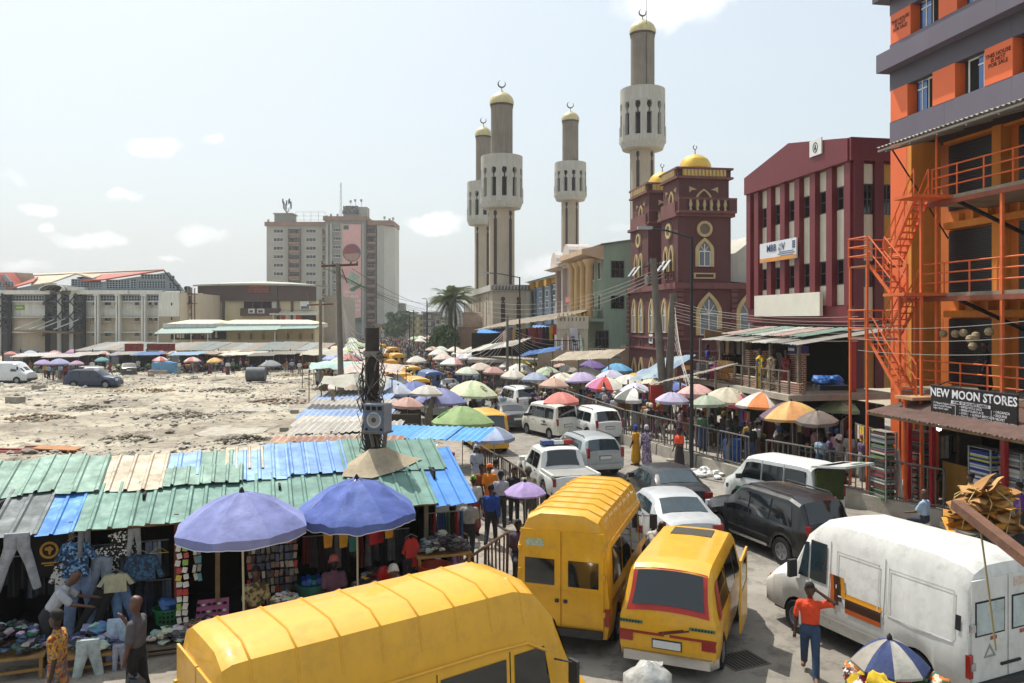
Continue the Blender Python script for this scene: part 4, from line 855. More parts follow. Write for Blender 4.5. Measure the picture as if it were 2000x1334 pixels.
# lower windows: big pointed ones to the front, pairs along the street
for p_ in(1384,1462):arch_window(T,F.x(p_),0,zz(655),1.45,zz(578)-zz(655),GOLDT,WHITEP,PANE,'y',.3,.55)
for p_ in(1240,1253.5,1274,1299,1313):
 yy_=F.y(p_);d_=F.w(0,yy_)[1];f_=lambda py:CH-(py-HY)/FPX*d_
 arch_window(T,yy_,0,f_(650),.85,f_(588)-f_(650),GOLDT,WHITEP,PANE,'x',.22,.55)
 q=MB();ring(q,[(-.42,-.4),(.42,-.4),(.42,.4),(-.42,.4)],[(-.3,-.28),(.3,-.28),(.3,.28),(-.3,.28)],-.08,.02,'x',(yy_,f_(670)));q.build('panel_moulding',MARL,T)
 arch_window(T,yy_,0,f_(740),.8,f_(702)-f_(740),GOLDT,None,BLACK,'x',.2,.4)
arch_window(T,F.x(1384),0,zz(760),1.3,zz(718)-zz(760),GOLDT,None,BLACK,'y',.25,.4)
for k in range(9):
 for(xx,yy_)in((0,0),(x1,0),(0,y3)):MB().bx(xx-.12,xx+.5 if xx==0 else xx+.35,yy_-.12,yy_+.5,zz(655)+k*.42,zz(655)+k*.42+.3).build('quoin',MARL,T)
sg=box_part('notice_plate',WHITEP,T,-.12,-.04,F.y(1277),F.y(1270),zz(675),zz(655));box_part('print',mat('4a5468',.6,var=.4,vs=5),sg,-.13,-.121,F.y(1276),F.y(1271),zz(671),zz(661))
sg=box_part('name_plate',mat('d08a2a',.6),T,F.x(1335),F.x(1352),-.2,-.13,zz(722),zz(714))
# --- maroon office building
F=Fr((1665-1000)*36/FPX,36,10);FO=F
T=thing('office_building','maroon office building with deep pilasters, low gable and cream window panels','building',F.o(),F.a);zz=lambda py,x_=0,y_=0:F.z(py,x_,y_)
RED=mat('6e252c',.5,streak=.15,var=.15,vs=.5,spec=.4);REDD=mat('632029',.5,streak=.15,var=.15,vs=.6,spec=.4);CRP=mat('d3cdb9',.8,var=.12,vs=1.2,streak=.25);yf=F.y(1461);xs=F.x(1745)
box_part('core_wall',REDD,T,.24,9,.02,yf,3.4,13.75);box_part('front_sill',RED,T,0,.24,0,yf,6.35,7.15)
MB().prism([(0,13.72),(0,14.75),(1,14.93),(5.2,15.65),(yf,14.7),(yf,13.72)],-.25,3,'x').build('gable_fascia',RED,T);MB().bx(-.2,xs,-.2,-.003,13.72,14.76).build('side_fascia',RED,T)
MB().prism([(0,14.76),(5.2,15.66),(yf,14.71),(yf,14.76),(5.2,15.72),(0,14.82)],3,12,'x').build('roof',mat('6d6a66',.7),T)
nb=7;bp=yf/nb;WF=mat('4a4642',.6)
for i in range(nb+1):box_part('pilaster',RED,T,-.12,.235,min(i*bp,yf-.5),min(i*bp,yf-.5)+.48,7.15,13.72)
for i in range(nb):
 y0,y1_=i*bp+.48,(i+1)*bp;y1_=min(y1_,yf-.5)
 for(a,b)in((12.75,13.7),(9.35,11.65),(7.2,8.15)):box_part('cream_panel',CRP,T,.15,.238,y0,y1_,a,b)
 for(a,b)in((11.65,12.75),(8.15,9.35)):swindow(T,y0+.02,y1_-.02,.2,a,b,WF,GLASSD,2,2,.06)
for(a,b,c)in((1683,1703,CRP),(1722,1740,mat('b98c3e',.8,var=.15))):
 for(u_,v_)in((12.7,13.6),(9.2,11.3),(6.6,8.0)):box_part('side_panel',c,T,F.x(a),F.x(b),-.05,.01,u_,v_)
 for(u_,v_)in((11.3,12.7),(8.0,9.2)):window(T,F.x(a),F.x(b),0,u_,v_,WF,GLASSD,2,2,.06)
for a in(1665,1704):MB().bx(F.x(a),F.x(a+17),-.2,.01,3.4,13.72).build('side_pilaster',REDD,T)
box_part('lower_wall',mat('b08d52',.85,var=.15,vs=.6,streak=.2),T,.5,9,-.1,yf,3.4,6.35)
bd=box_part('blank_board',mat('d6d2c4',.7,var=.08,vs=1),T,-.3,-.13,F.y(1612),F.y(1483),6.7,7.85);bd['label']='blank cream board on the maroon front'
bn=box_part('banner',mat('cfd3d6',.6,var=.06),T,-.28,-.2,F.y(1556,-.25),F.y(1485,-.25),9.65,10.7);yb0,yb1=F.y(1556,-.25),F.y(1485,-.25);ym=(yb0+yb1)/2
box_part('orange_strip',mat('d08a3a',.6),bn,-.295,-.285,yb0+.02,yb1-.02,9.66,9.86);text('lettering','MBB',.55,mat('2b3f66',.6,var=0),bn,(-.3,ym+.6,10.35),(R(90),0,R(-90)),.004,bold=.003)
text('lettering','V',.55,mat('2b3f66',.6,var=0),bn,(-.3,ym-.65,10.35),(R(90),0,R(-90)),.004,bold=.003);m_=MB()
for k in range(10):a=k*.628;m_.bar((-.3,ym-.3+.08*math.cos(a),10.35+.08*math.sin(a)),(-.3,ym-.3+.2*math.cos(a),10.35+.2*math.sin(a)),.03,.01)
m_.build('sun_mark',mat('9aa3ad',.6,var=0),bn)
for k,(a,b)in enumerate(((.25,1.7),(.1,1.85),(.3,1.6),(.7,1.2))):box_part('print_line',mat('54658a',.6,var=.5,vs=12),bn,-.292,-.283,yb0+a,yb0+b,10.06-k*.1,10.1-k*.1)
m_=MB();[m_.bx(-.296,-.286,yb0+.1+i*.1,yb0+.17+i*.1,10.2+j*.1,10.27+j*.1)for i in range(3)for j in range(4)];m_.build('window_mark',mat('2b3f66',.6,var=0),bn)
em=box_part('emblem_plaque',mat('d9dbd6',.6,var=.05),T,-.33,-.26,F.y(1605,-.3),F.y(1582,-.3),zz(308,0,3),zz(277,0,3));ey,ez=(F.y(1605,-.3)+F.y(1582,-.3))/2,(zz(308,0,3)+zz(277,0,3))/2
m_=MB();ring(m_,[(.22*math.cos(t*.3927),.25*math.sin(t*.3927))for t in range(16)],[(.18*math.cos(t*.3927),.21*math.sin(t*.3927))for t in range(16)],-.345,-.333,'x',(ey,ez));m_.prism([(ey-.1,ez-.12),(ey+.1,ez-.12),(ey+.03,ez+.1),(ey-.02,ez+.14)],-.345,-.333,'x');m_.build('emblem',mat('2f3a3c',.6,var=0),em)
# rear roof slope seen beside the orange block
b2=thing('rear_house','red wall and dark roof edge behind the maroon office building','building',F.w(4.5,-1.2)+(0,),F.a)
MB().prism([(0,10),(0,14.7),(4.5,16.4),(4.5,10)],0,3,'y').build('wall',mat('8e4540',.8,var=.1),b2);MB().prism([(-.5,14.6),(4.6,16.5),(4.6,16.75),(-.5,14.85)],-.3,3.2,'y').build('roof',mat('4d4d4c',.7),b2)
# --- luggage and dress shop on a raised deck under the maroon office
def brick_mat():
 m=bpy.data.materials.new('surface_brickwork');m.use_nodes=True;t=m.node_tree;b=t.nodes['Principled BSDF'];b.inputs['Roughness'].default_value=.9
 bt=t.nodes.new('ShaderNodeTexBrick');bt.inputs['Color1'].default_value=(*lin('8a5a48'),1);bt.inputs['Color2'].default_value=(*lin('6f4638'),1);bt.inputs['Mortar'].default_value=(*lin('b9ab98'),1)
 bt.inputs['Scale'].default_value=2.6;bt.inputs['Mortar Size'].default_value=.035;tc_=t.nodes.new('ShaderNodeTexCoord');mp=t.nodes.new('ShaderNodeMapping');mp.inputs['Rotation'].default_value=(R(90),0,R(0));t.links.new(tc_.outputs['Object'],mp.inputs[0])
 t.links.new(mp.outputs[0],bt.inputs['Vector']);t.links.new(bt.outputs[0],b.inputs['Base Color']);return m
BRICK=brick_mat()
D=thing('deck_shop','open luggage and dress shop on a raised deck under a grey tin roof','shop',F.o(),F.a);DZ=3.4
box_part('deck',CONC,D,-4.6,.4,-2.6,8.6,DZ-.25,DZ);box_part('back_wall',mat('221e1c',.9),D,.2,.45,.2,8.4,DZ,6.2);box_part('end_wall',mat('2a2422',.9),D,-2.5,.2,8.3,8.5,DZ,5.9)
ribbed={}
def corr(w,l,pitch=.2,amp=.03,kind='sine',bend=0.,jitter=0,seed=0,th=.0):
 """A roofing sheet lying in its own plane: ribs run along y (length l), width w along x."""
 rr_=random.Random(seed);n=max(2,round(w/pitch));m_=MB();pts=[]
 for i in range(n):
  x0=w*i/n;p_=w/n
  pts+=([(x0,0),(x0+p_*.25,amp),(x0+p_*.5,0),(x0+p_*.75,-amp)]if kind=='sine' else[(x0,0),(x0+p_*.72,0),(x0+p_*.79,amp),(x0+p_*.93,amp)])
 pts.append((w,0));ny=5;ends=[rr_.uniform(-jitter,jitter)for _ in pts]
 vs=[]
 for j in range(ny+1):
  t=j/ny
  for k,(a,b)in enumerate(pts):vs.append((a,l*t+(ends[k]if j in(0,ny)else 0),b+bend*math.sin(math.pi*t)+jitter*.5*mnoise.noise(Vector((a*1.3,l*t*1.3,seed)))))
 m=len(pts);m_.add(vs,[(j*m+k,j*m+k+1,(j+1)*m+k+1,(j+1)*m+k)for j in range(ny)for k in range(m-1)]);return m_
def sheet(name,parent,o,ux,uy,w,l,m,**kw):
 """Lay a corrugated sheet at o with its width along ux and its ribs along uy."""
 ux,uy=Vector(ux).normalized(),Vector(uy).normalized();n_=ux.cross(uy).normalized();uy=n_.cross(ux)
 q=corr(w,l,**kw);M4=Matrix((ux,uy,n_)).transposed().to_4x4();M4.translation=Vector(o);q.v=[tuple(M4@Vector(v))for v in q.v]
 return q.build(name,m,parent)
GALV=[mat('9c9a92',.5,.3,var=.25,vs=1.5,streak=0,dirt=.4),mat('8a8780',.5,.3,var=.3,vs=1.5,dirt=.5),mat('aeb0aa',.45,.35,var=.2,vs=1.5,dirt=.3),mat('8f7f6c',.7,.1,var=.3,vs=2,dirt=.6)]
rq=random.Random(9)
for i in range(8):
 y0=-2.4+i*1.22;sheet('roof_sheet',D,(-4.1+rq.uniform(-.15,.1),y0+1.25,5.48+rq.uniform(-.03,.03)),(0,-1,0),(4.4,0,.62),1.3,4.5,GALV[i%4]if i<6 else GALV[0],pitch=.22,amp=.025,jitter=.04,seed=i)
MB().bx(-3.6,.2,8.0,8.1,5.5,6.0).build('roof_beam',WOOD,D)
for i in range(5):sheet('roof_patch',D,(-3.2,6.8-i*1.7,5.78),(0,-1,0),(3.4,0,.5),1.3,2.6,[mat('a98f86',.7,var=.3,vs=1),mat('6f8a7d',.6,var=.3),GALV[2]][i%3],pitch=.2,amp=.02,jitter=.05,seed=40+i)
for yy in(-2.2,.2,2.8,5.4,7.9):MB().bar((-3.9,yy,DZ),(-3.9,yy,5.5),.12).build('post',WOODG,D)
for(a,b)in((-2.2,.2),(.6,2.8),(5.0,7.9)):
 for h in(.35,.95):MB().bar((-4.35,a,DZ+h),(-4.35,b,DZ+h),.09,.05).build('rail',WOODG,D)
 for k in range(4):yy=a+(b-a)*k/3;MB().bar((-4.35,yy,DZ-.05),(-4.35,yy,DZ+1.0),.08).build('rail_post',WOODG,D)
for yy in(-.9,2.2,3.4):MB().bx(-3.3,-2.8,yy,yy+.5,DZ,DZ+1.55).bx(-3.4,-2.7,yy-.1,yy+.6,DZ+1.55,DZ+1.65).build('brick_pillar',BRICK,D)
box_part('brick_wall',BRICK,D,-4.0,-3.75,-2.4,4.2,DZ,DZ+.45)
box_part('red_post',mat('a3231f',.5),D,-1.2,-1.0,-1.8,-1.6,DZ,5.8)
def W3(Fx,x_,y_,z_):a,b=Fx.w(x_,y_);return Vector((a,b,z_))
def suitcase(lb,loc,rz,c,h=.7):
 t=thing('suitcase',lb,'suitcase',loc,rz,'suitcases on the luggage deck');m=mat(c,.4,var=.1);MB().bx(-.23,.23,-.14,.14,.06,h).build('shell',m,t)
 q=MB();[q.bx(-.235,.235,-.145,-.14,h*f,h*f+.02)for f in(.25,.4,.55,.7,.85)];q.build('ribs',DARK,t)
 MB().tube([(-.12,.1,h),(-.12,.1,h+.3),(.12,.1,h+.3),(.12,.1,h)],.012,5).build('handle',STEEL,t)
 for s in(-.18,.18):MB().tube([(s,-.12,.03),(s,.12,.03)],.03,8).build('wheel',DARK,t)
for k,(y_,x_,c,lb,h)in enumerate(((7.6,-4.0,'6e7076','grey suitcase at the left end of the deck rail',.75),(7.1,-3.6,'b9bcc2','silver ribbed suitcase behind the deck rail',.8),(6.6,-4.0,'44474d','charcoal suitcase behind the rail beside the silver one',.75),(6.1,-3.7,'a6447e','purple pink suitcase standing further back on the deck',.8),
  (5.75,-4.05,'c2306f','bright pink suitcase at the front of the deck',.65),(5.4,-3.6,'8d9097','light grey suitcase beside the bright pink one',.85),(7.3,-2.6,'8a6a4a','brown suitcase high in the deck shop',.9),(6.8,-2.4,'3a3230','dark brown suitcase at the back of the deck',1.0))):
 suitcase(lb,W3(F,x_,y_,DZ+(1.15 if k>5 else .02)),F.a+R(-80),c,h)
for k,y_ in enumerate((7.4,6.9,6.3,5.7,5.0)):
 b_=MB().bx(-.3,.3,-.2,.2,0,.8).build('hanging_bag',mat(['5c4a38','4a3a30','8f7350','3a3230','6b6258'][k],.8,var=.2),loc=W3(F,-2.8,y_,DZ+1.35),rot=F.a);tag(b_,['brown travel bag hanging leftmost under the deck roof','dark brown travel bag hanging second under the deck roof','tan travel bag hanging third under the deck roof','nearly black travel bag hanging fourth under the deck roof','grey brown travel bag hanging rightmost under the deck roof'][k],'bag')
bk=thing('basket_stack','stack of tan woven baskets beside the pink suitcase','baskets',W3(F,-3.8,4.75,DZ),F.a)
for i in range(4):
 for j in range(3):MB().lathe([(.0,0),(.17,0),(.21,.3),(.19,.3),(.16,.03)],10,(-.1+.12*(j%2),-.5+i*.34,.1+j*.32)).build('basket',mat('b08a58',.9,var=.35,vs=8,bump=.4,bs=40),bk)
def mannequin(lb,loc,c,top=1.5):
 t=thing('mannequin',lb,'mannequin',loc,F.a,'dress mannequins on the deck');MB().lathe([(.26,.05),(.24,.5),(.19,.85),(.14,1.0),(.2,1.2),(.22,1.35),(.1,1.45),(.06,1.5)],14,sx=1,sy=.75).build('dress',c,t,50)
 MB().lathe([(.05,1.48),(.06,1.55),(.1,1.65),(.08,1.78),(.01,1.82)],10).build('head',mat('3d2b22',.6),t,50)
 for s in(-1,1):MB().tube([(0,s*.2,1.36),(-.04,s*.27,1.1),(-.1,s*.25,.85)],[.07,.055,.04],7).build('sleeve',c,t,50)
mannequin('mannequin in a long bright yellow dress on the deck',W3(F,-4.0,.95,DZ),mat_print(['d6b21a','d6b21a','c9a51c','4a5a7a'],6));mannequin('mannequin in a dark brown dress on the deck',W3(F,-3.7,.35,DZ),mat('4a3a30',.9,var=.3,vs=6));mannequin('mannequin in a beige patterned dress on the deck',W3(F,-4.0,-.1,DZ),mat_print(['9a8468','6b5a48','b9a98c'],12));mannequin('mannequin in a dark red dress on the deck',W3(F,-3.6,-.6,DZ),mat_print(['6b1f24','8a3a3a','541a1e'],16))
t=thing('carton','blue and white carton on top of a brick pillar','carton',W3(F,-3.05,-.65,DZ+1.65),F.a);MB().bx(-.32,.32,-.32,.32,0,.32).build('box',mat('2f3a78',.7),t);box_part('label',WHITEP,t,-.325,-.321,-.25,.25,.1,.22);blob(q:=MB(),0,0,.38,.22,rq);q.build('plastic_bundle',mat('c9c9cc',.4),t)
# --- the orange building with steel balconies
F=Fr((1740-1000)*31/FPX,31,10);FB=F
T=thing('orange_building','orange and purple grey building with open steel balconies over shops','building',F.o(),F.a);zz=lambda py,x_=0,y_=0:F.z(py,x_,y_)
ORG=mat('e0672f',.55,var=.08,vs=.8);ORP=mat('d67c2c',.7,var=.15,vs=.8,streak=.15);ORY=mat('db8c30',.75,var=.15,vs=.8,streak=.2);PURP=mat('625b68',.5,var=.12,vs=.6);PURD=mat('47424c',.5,var=.12,vs=.6);DRED=mat('7a1f14',.6);STL=mat('d4642c',.55,0,var=.2,vs=3,dirt=.2);BLUEGL=mat('2f5f9e',.06,var=.1,vs=.5,spec=.9)
YN=-12.
def ypx(a,x_=0):return F.y(a,x_)
box_part('core',mat('3a3338',.8),T,.35,9,YN,-.01,13.2,19.2)
def band(z0,z1,o,m,nm='band',ye=0.0):
 n=4
 for i in range(n):MB().bx(-o,.34,YN+(ye-YN)*i/n+.006,YN+(ye-YN)*(i+1)/n,z0,z1).build(nm,m,T)
band(13.35,14.2,.05,PURP);band(15.42,16.15,.05,PURD);band(16.15,16.85,.5,PURP,'overhang_band',.2);band(18.35,18.9,.05,PURP);band(18.9,19.1,.6,PURD,'roof_slab',.3);band(16.85,17.22,.05,PURP)
box_part('end_wall',PURD,T,.35,9,-.002,.12,13.2,19.2);box_part('overhang_end',PURP,T,.34,6,-.3,.2,16.15,16.85)
def upper_row(z0,z1,seq):
 for k,a,b in seq:
  y0,y1_=ypx(b),ypx(a)
  if k=='o':box_part('orange_panel',ORG,T,-.06,.345,y0,y1_,z0,z1)
  else:
   w=swindow(T,y0,y1_,.26,z0,z1,WHITEP,BLACK,2,1,.06);f_=y0+(y1_-y0)*(.5 if k=='w' else .0);e_=y1_ if k=='w' else y0+(y1_-y0)*.55
   box_part('blue_pane',BLUEGL,w,.2,.21,f_+.05,e_-.04,z0+.05,z1-.05);box_part('sash_bar',WHITEP,w,.18,.199,f_+.04,e_-.03,z0+(z1-z0)*.72,z0+(z1-z0)*.76);box_part('sash_bar',WHITEP,w,.18,.199,(f_+e_)/2-.02,(f_+e_)/2+.02,z0,z1)
upper_row(14.2,15.42,[('o',1742,1775),('w',1783,1824),('o',1824,1868),('v',1880,1926),('o',1926,1981),('w',1990,2060),('o',2060,2120),('w',2130,2200),('o',2200,2280)])
upper_row(17.22,18.35,[('o',1742,1781),('w',1790,1834),('o',1836,1872),('w',1882,1930),('o',1932,1990),('w',2000,2070),('o',2070,2140)])
LETM=mat('3a1410',.8,var=0)
for(a,z_)in((1761,17.85),(1953,14.95)):text('lettering','THIS HOUSE\nIS NOT\nFOR SALE',.19,LETM,T,(-.075,ypx(a),z_),(R(90),0,R(-90)),.002,bold=.002,sp=.85)
# lower storeys: end pier, recessed walls, beams, shutters
box_part('end_pier',ORG,T,-.05,.6,-1.0,-.05,.4,13.3);box_part('pier_return',ORY,T,-.04,1.2,-1.25,-1.002,.4,13.3);box_part('recess_wall',ORP,T,1.6,2,YN,-.06,.4,13.3)
SHUT=mat('1a1a1c',.5,var=.1)
for dz in(4.1,7.4,10.6):
 MB().bx(-1.25,1.6,YN,-2.2 if dz<10 else-3.1,dz-.12,dz).build('balcony_deck',mat('8b7f70',.85,var=.3,vs=1.5,dirt=.4),T);MB().bx(-1.3,-1.2,YN,-2.2 if dz<10 else-3.1,dz-.28,dz-.122).build('deck_edge_beam',mat('8a4a34',.7,.1,var=.3,vs=2),T)
 for k in range(4):
  y0=-1.3-3.3*k;MB().bx(1.5,1.6,y0-2.3,y0,dz,dz+2.45).build('shutter',SHUT,T)
  q=MB();[q.bx(1.46,1.5,y0-2.28,y0-.02,dz+.08*i,dz+.08*i+.035)for i in range(30)];q.build('shutter_slats',mat('26262a',.45,var=.15,vs=3),T)['kind']='stuff'
  MB().bx(1.2,1.62,y0-2.85,y0-2.45,dz,dz+2.75).build('pier',ORY,T)
 MB().bx(1.3,1.62,YN,-1.26,dz+2.5,dz+2.75).build('wall_beam',ORY,T)
 for k in range(14):
  MB().bx(1.35,1.61,-2-k*.7,-1.9-k*.7,dz+2.76,dz+3.05).build('bracket',ORY,T)
# eave roof of tin sheets over the top balcony
for i in range(9):sheet('eave_sheet',T,(-1.95,-1.9-i*1.02,12.72),(0,-1,0),(2,0,.55),1.06,2.1,GALV[2 if i%3 else 0],pitch=.2,amp=.03,seed=i)
for xx,zq in((-1.85,12.62),(-1.0,12.86)):MB().bar((xx,-1.9,zq),(xx,YN,zq),.07).build('purlin',mat('9a978f',.6,.3),T)
for i in range(8):MB().bar((-1.85,-2.3-i*1.3,12.55),(.2,-2.3-i*1.3,13.1),.06).build('eave_bracket',mat('9a978f',.6,.3),T)
# railings, posts and stairs, painted orange steel
for dz,ys in((4.1,-2.9),(7.4,-3.3),(10.6,-3.9)):
 for h in(.35,.68,1.0):MB().tube([(-1.22,YN,dz+h),(-1.22,ys,dz+h)],.026,6).build('guard_rail',STL,T,40)
 yy=ys
 while yy>YN:MB().tube([(-1.22,yy,dz-.1),(-1.22,yy,dz+1.02)],.03,6).build('guard_post',STL,T,40);yy-=1.15
for yy in(ypx(1832,-1.2),ypx(1960,-1.2),-10.5):MB().bx(-1.29,-1.2,yy-.045,yy+.045,PZ,10.5).build('post',STL,T)
MB().tube([(-1.22,-4.1,10.6),(-1.22,-4.1,12.7)],.04,6).build('post',STL,T);MB().bar((-1.3,-1.9,12.7),(1,-1.9,9.5),.04).build('cable_stay',DARK,T)
for dz in(7.2,10.4):
 for yy in(-5,-8):MB().bar((-1.2,yy,dz),(1.5,yy,dz-1.1),.1).build('deck_strut',DARK,T)
S=thing('fire_stair','orange steel zigzag staircase climbing the front of the orange building','staircase',F.o(),F.a)
def flight(y0,z0,y1,z1,xa,xb):
 n=max(3,int(abs(z1-z0)/.2));tm=MB().bx(xa,xb,-.12,.12,-.02,.02).mesh('tread',STL)
 for i in range(1,n):ob('tread',tm,S,(0,y0+(y1-y0)*i/n,z0+(z1-z0)*i/n))
 for xx in(xa,xb):
  MB().bar((xx,y0,z0),(xx,y1,z1),.04,.11).build('stringer',STL,S)
  for h in(.5,1.0):MB().tube([(xx,y0,z0+h),(xx,y1,z1+h)],.026,6).build('handrail',STL,S,40)
  for k in range(4):t_=k/3;MB().tube([(xx,y0+(y1-y0)*t_,z0+(z1-z0)*t_),(xx,y0+(y1-y0)*t_,z0+(z1-z0)*t_+1.0)],.024,6).build('baluster',STL,S,40)
def landing(y0,y1,xa,xb,z_,open_side=None):
 MB().bx(xa,xb,y0,y1,z_-.06,z_).build('landing',mat('a0684a',.7,.1,var=.3,vs=3),S)
 for(p,q_)in(((xa,y0),(xa,y1)),((xa,y1),(xb,y1)),((xb,y1),(xb,y0))):
  for h in(.35,.68,1.0):MB().tube([(*p,z_+h),(*q_,z_+h)],.026,6).build('handrail',STL,S,40)
  MB().tube([(*p,z_-.05),(*p,z_+1.02)],.03,6).build('baluster',STL,S,40)
XA,XB=-2.45,-1.45
landing(-2.55,-1.45,-2.75,-1.35,8.45);landing(-2.45,-1.45,-2.75,-1.35,5.85)
flight(-2.55,8.45,-4.0,10.6,-2.0,XB);flight(-3.7,7.4,-2.5,8.45,XA-.2,-2.05);flight(-2.45,5.85,-3.7,7.4,-2.0,XB);flight(-4.2,4.0,-2.45,5.85,XA-.2,-2.05)
MB().bx(-2.75,-1.25,-4.9,-4.0,10.5,10.6).build('landing',STL,S);MB().bx(-2.8,-1.25,-4.6,-3.5,7.3,7.4).build('landing',STL,S);MB().bx(-2.8,-1.25,-5.0,-4.1,3.9,4.0).build('landing',mat('b98f6a',.8,var=.3),S)
for(a,b)in((-2.72,-1.5),(-2.72,-2.5)):MB().bx(a-.035,a+.035,b-.035,b+.035,PZ,8.4).build('post',STL,S)
for(a,b,t_)in((-2.1,-3.4,7.3),(-1.5,-3.4,7.3),(-2.1,-4.5,10.5),(-2.7,-4.5,4.0)):MB().bx(a-.04,a+.04,b-.04,b+.04,PZ,t_).build('post',STL,S)
# --- the fabric shop at street level
T=thing('fabric_shop','street level fabric shop under a brown tin awning with red posts','shop',F.o(),F.a)
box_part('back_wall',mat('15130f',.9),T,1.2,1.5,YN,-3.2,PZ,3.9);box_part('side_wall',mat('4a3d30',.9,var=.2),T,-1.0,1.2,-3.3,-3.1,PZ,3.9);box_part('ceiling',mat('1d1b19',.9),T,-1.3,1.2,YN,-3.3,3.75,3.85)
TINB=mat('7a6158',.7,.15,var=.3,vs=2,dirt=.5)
for i in range(9):sheet('awning_sheet',T,(-3.6,-3.7-i*.92,3.42),(0,-1,0),(2.4,0,.5),.98,2.45,TINB,pitch=.16,amp=.028,jitter=.03,seed=60+i)
MB().bar((-3.5,-3.7,3.36),(-3.5,YN,3.36),.08).build('awning_beam',WOOD,T)
REDP=mat('a3161a',.4)
for a in(1775,1821,1962):yy=ypx(a,-2.2);MB().bx(-2.27,-2.13,yy-.07,yy+.07,PZ,3.6).build('post',REDP,T)
sb=thing('sign_board','black shop sign with white NEW MOON STORES lettering','sign',W3(F,-2.6,-7.2,0),F.a)
ya,yb_=ypx(1988,-2.6)+7.2,ypx(1820,-2.6)+7.2;MB().bx(-.03,.03,ya,yb_,3.52,4.44).build('board',mat('141417',.35,var=.05),sb);MB().bx(-.05,.05,ya-.03,yb_+.03,3.49,3.515).bx(-.05,.05,ya-.03,yb_+.03,4.445,4.47).build('frame',mat('3a3a3c',.5),sb)
LW=mat('dcdde0',.5,var=0);yc=(ya+yb_)/2;RT=(R(90),0,R(-90))
text('lettering','NEW MOON STORES',.36,LW,sb,(-.036,yc,4.24),RT,.003,bold=.007,sx=1.0);MB().bx(-.038,-.031,yc-.75,yc+.8,3.965,4.06).build('strap_line',LW,sb);text('lettering','HOME OF EXQUISITE FABRICS',.105,mat('15151a',.5,var=0),sb,(-.041,yc+.02,4.012),RT,.002,bold=.003)
text('lettering','79, Nnamdi Azikiwe Street,\nLagos Central Mosque,\nLagos Island, Lagos',.085,LW,sb,(-.036,yb_-.12,3.85),RT,.002,'LEFT',sp=.9);text('lettering','• SWISS VOILE LACE\n• SWISS POLISH LACE\n• ATIKU   • GUINEA BROCADE\n• WOOL   • NET   • CORD',.1,LW,sb,(-.036,yc+.45,3.76),RT,.002,'LEFT',sp=.95);text('lettering','• ORGANZA\n• SEQUINS\n• VELVET\n• FRENCH LACE',.105,LW,sb,(-.036,ya+.82,3.75),RT,.002,'LEFT',sp=.95)
for yy in(yc+.62,ya+.9):MB().bx(-.038,-.031,yy,yy+.012,3.57,3.93).build('divider',LW,sb)
for yy in(ya+.2,yb_-.2):MB().bar((0,yy,4.44),(.5,yy,4.6),.03).build('bracket',DARK,sb)
def shelf_rack(lb,loc,rz,w,h,n,pal,seed):
 t=thing('fabric_rack',lb,'rack',loc,rz,'fabric racks of the shop');m=mat('9a9a94',.5,.4)
 for(a,b)in((-w/2,-.2),(w/2,-.2),(-w/2,.2),(w/2,.2)):MB().bx(a-.02,a+.02,b-.02,b+.02,0,h).build('upright',m,t)
 rr_=random.Random(seed)
 for i in range(n+1):MB().bx(-w/2,w/2,-.2,.2,h*i/n-.015,h*i/n).build('shelf',m,t)
 for i in range(n):
  z_=h*i/n+.005;k=0
  while z_<h*(i+1)/n-.09:
   d_=rr_.uniform(.03,.06);MB().bx(-w/2+.04,w/2-.04-rr_.uniform(0,.06),-.19-rr_.uniform(0,.03),.17,z_,z_+d_*.9).build('folded_cloth',mat(rr_.choice(pal),.9,var=.15,vs=4),t);z_+=d_
for k,(a,x_,w,lb,pal)in enumerate(((1725,-2.9,.85,'open steel rack of folded fabrics left of the red post',['b9b9b0','8a8d8f','5a7a4a','a33a3a','3a3a3a']),(1800,-1.6,.7,'dark rack of red and black folded cloth between red posts',['6b1f24','8a2a2a','2a2a2c','54504a']),(1925,-2.2,.85,'white rack of blue and yellow fabrics right of the doorway',['c9c9c4','2f3f8a','b9b93a','8a9a9a','d0d0cc']),(1982,-1.9,.9,'rack of pale folded fabrics at the right edge of the shop',['b0a898','8a8a8a','c2c2be','6a7a8a']))):
 shelf_rack(lb,W3(F,x_,ypx(a,x_),PZ),F.a-R(90),w,2.3,6,pal,k)
b_=MB().bx(-.02,.02,-.55,.55,0,1.35).build('plywood_board',mat('a3762e',.8,var=.2,vs=3),loc=W3(F,-1.2,ypx(1865,-1.2),PZ),rot=F.a);tag(b_,'tan plywood counter board in the dark shop doorway','board')
for k,a in enumerate((1758,1763)):tag(MB().bar((0,0,0),(.1,.25+.1*k,1.7),.05).build('white_pole',WHITEP,loc=W3(F,-2.6,ypx(a,-2.6),PZ),rot=F.a),['left of two white poles leaning in the shop front','right of two white poles leaning in the shop front'][k],'pole')
bl=thing('bulb_lamp','lit white bulb hanging in the dark fabric shop','lamp',W3(F,-1.8,ypx(1834,-1.8),3.0));MB().lathe([(.0,-.12),(.07,-.08),(.08,0),(.04,.08),(.03,.12)],10).build('bulb',mat('ffffff',.5,var=0,emit=3),bl,50);MB().tube([(0,0,.1),(0,0,.7)],.008,4).build('flex',DARK,bl)
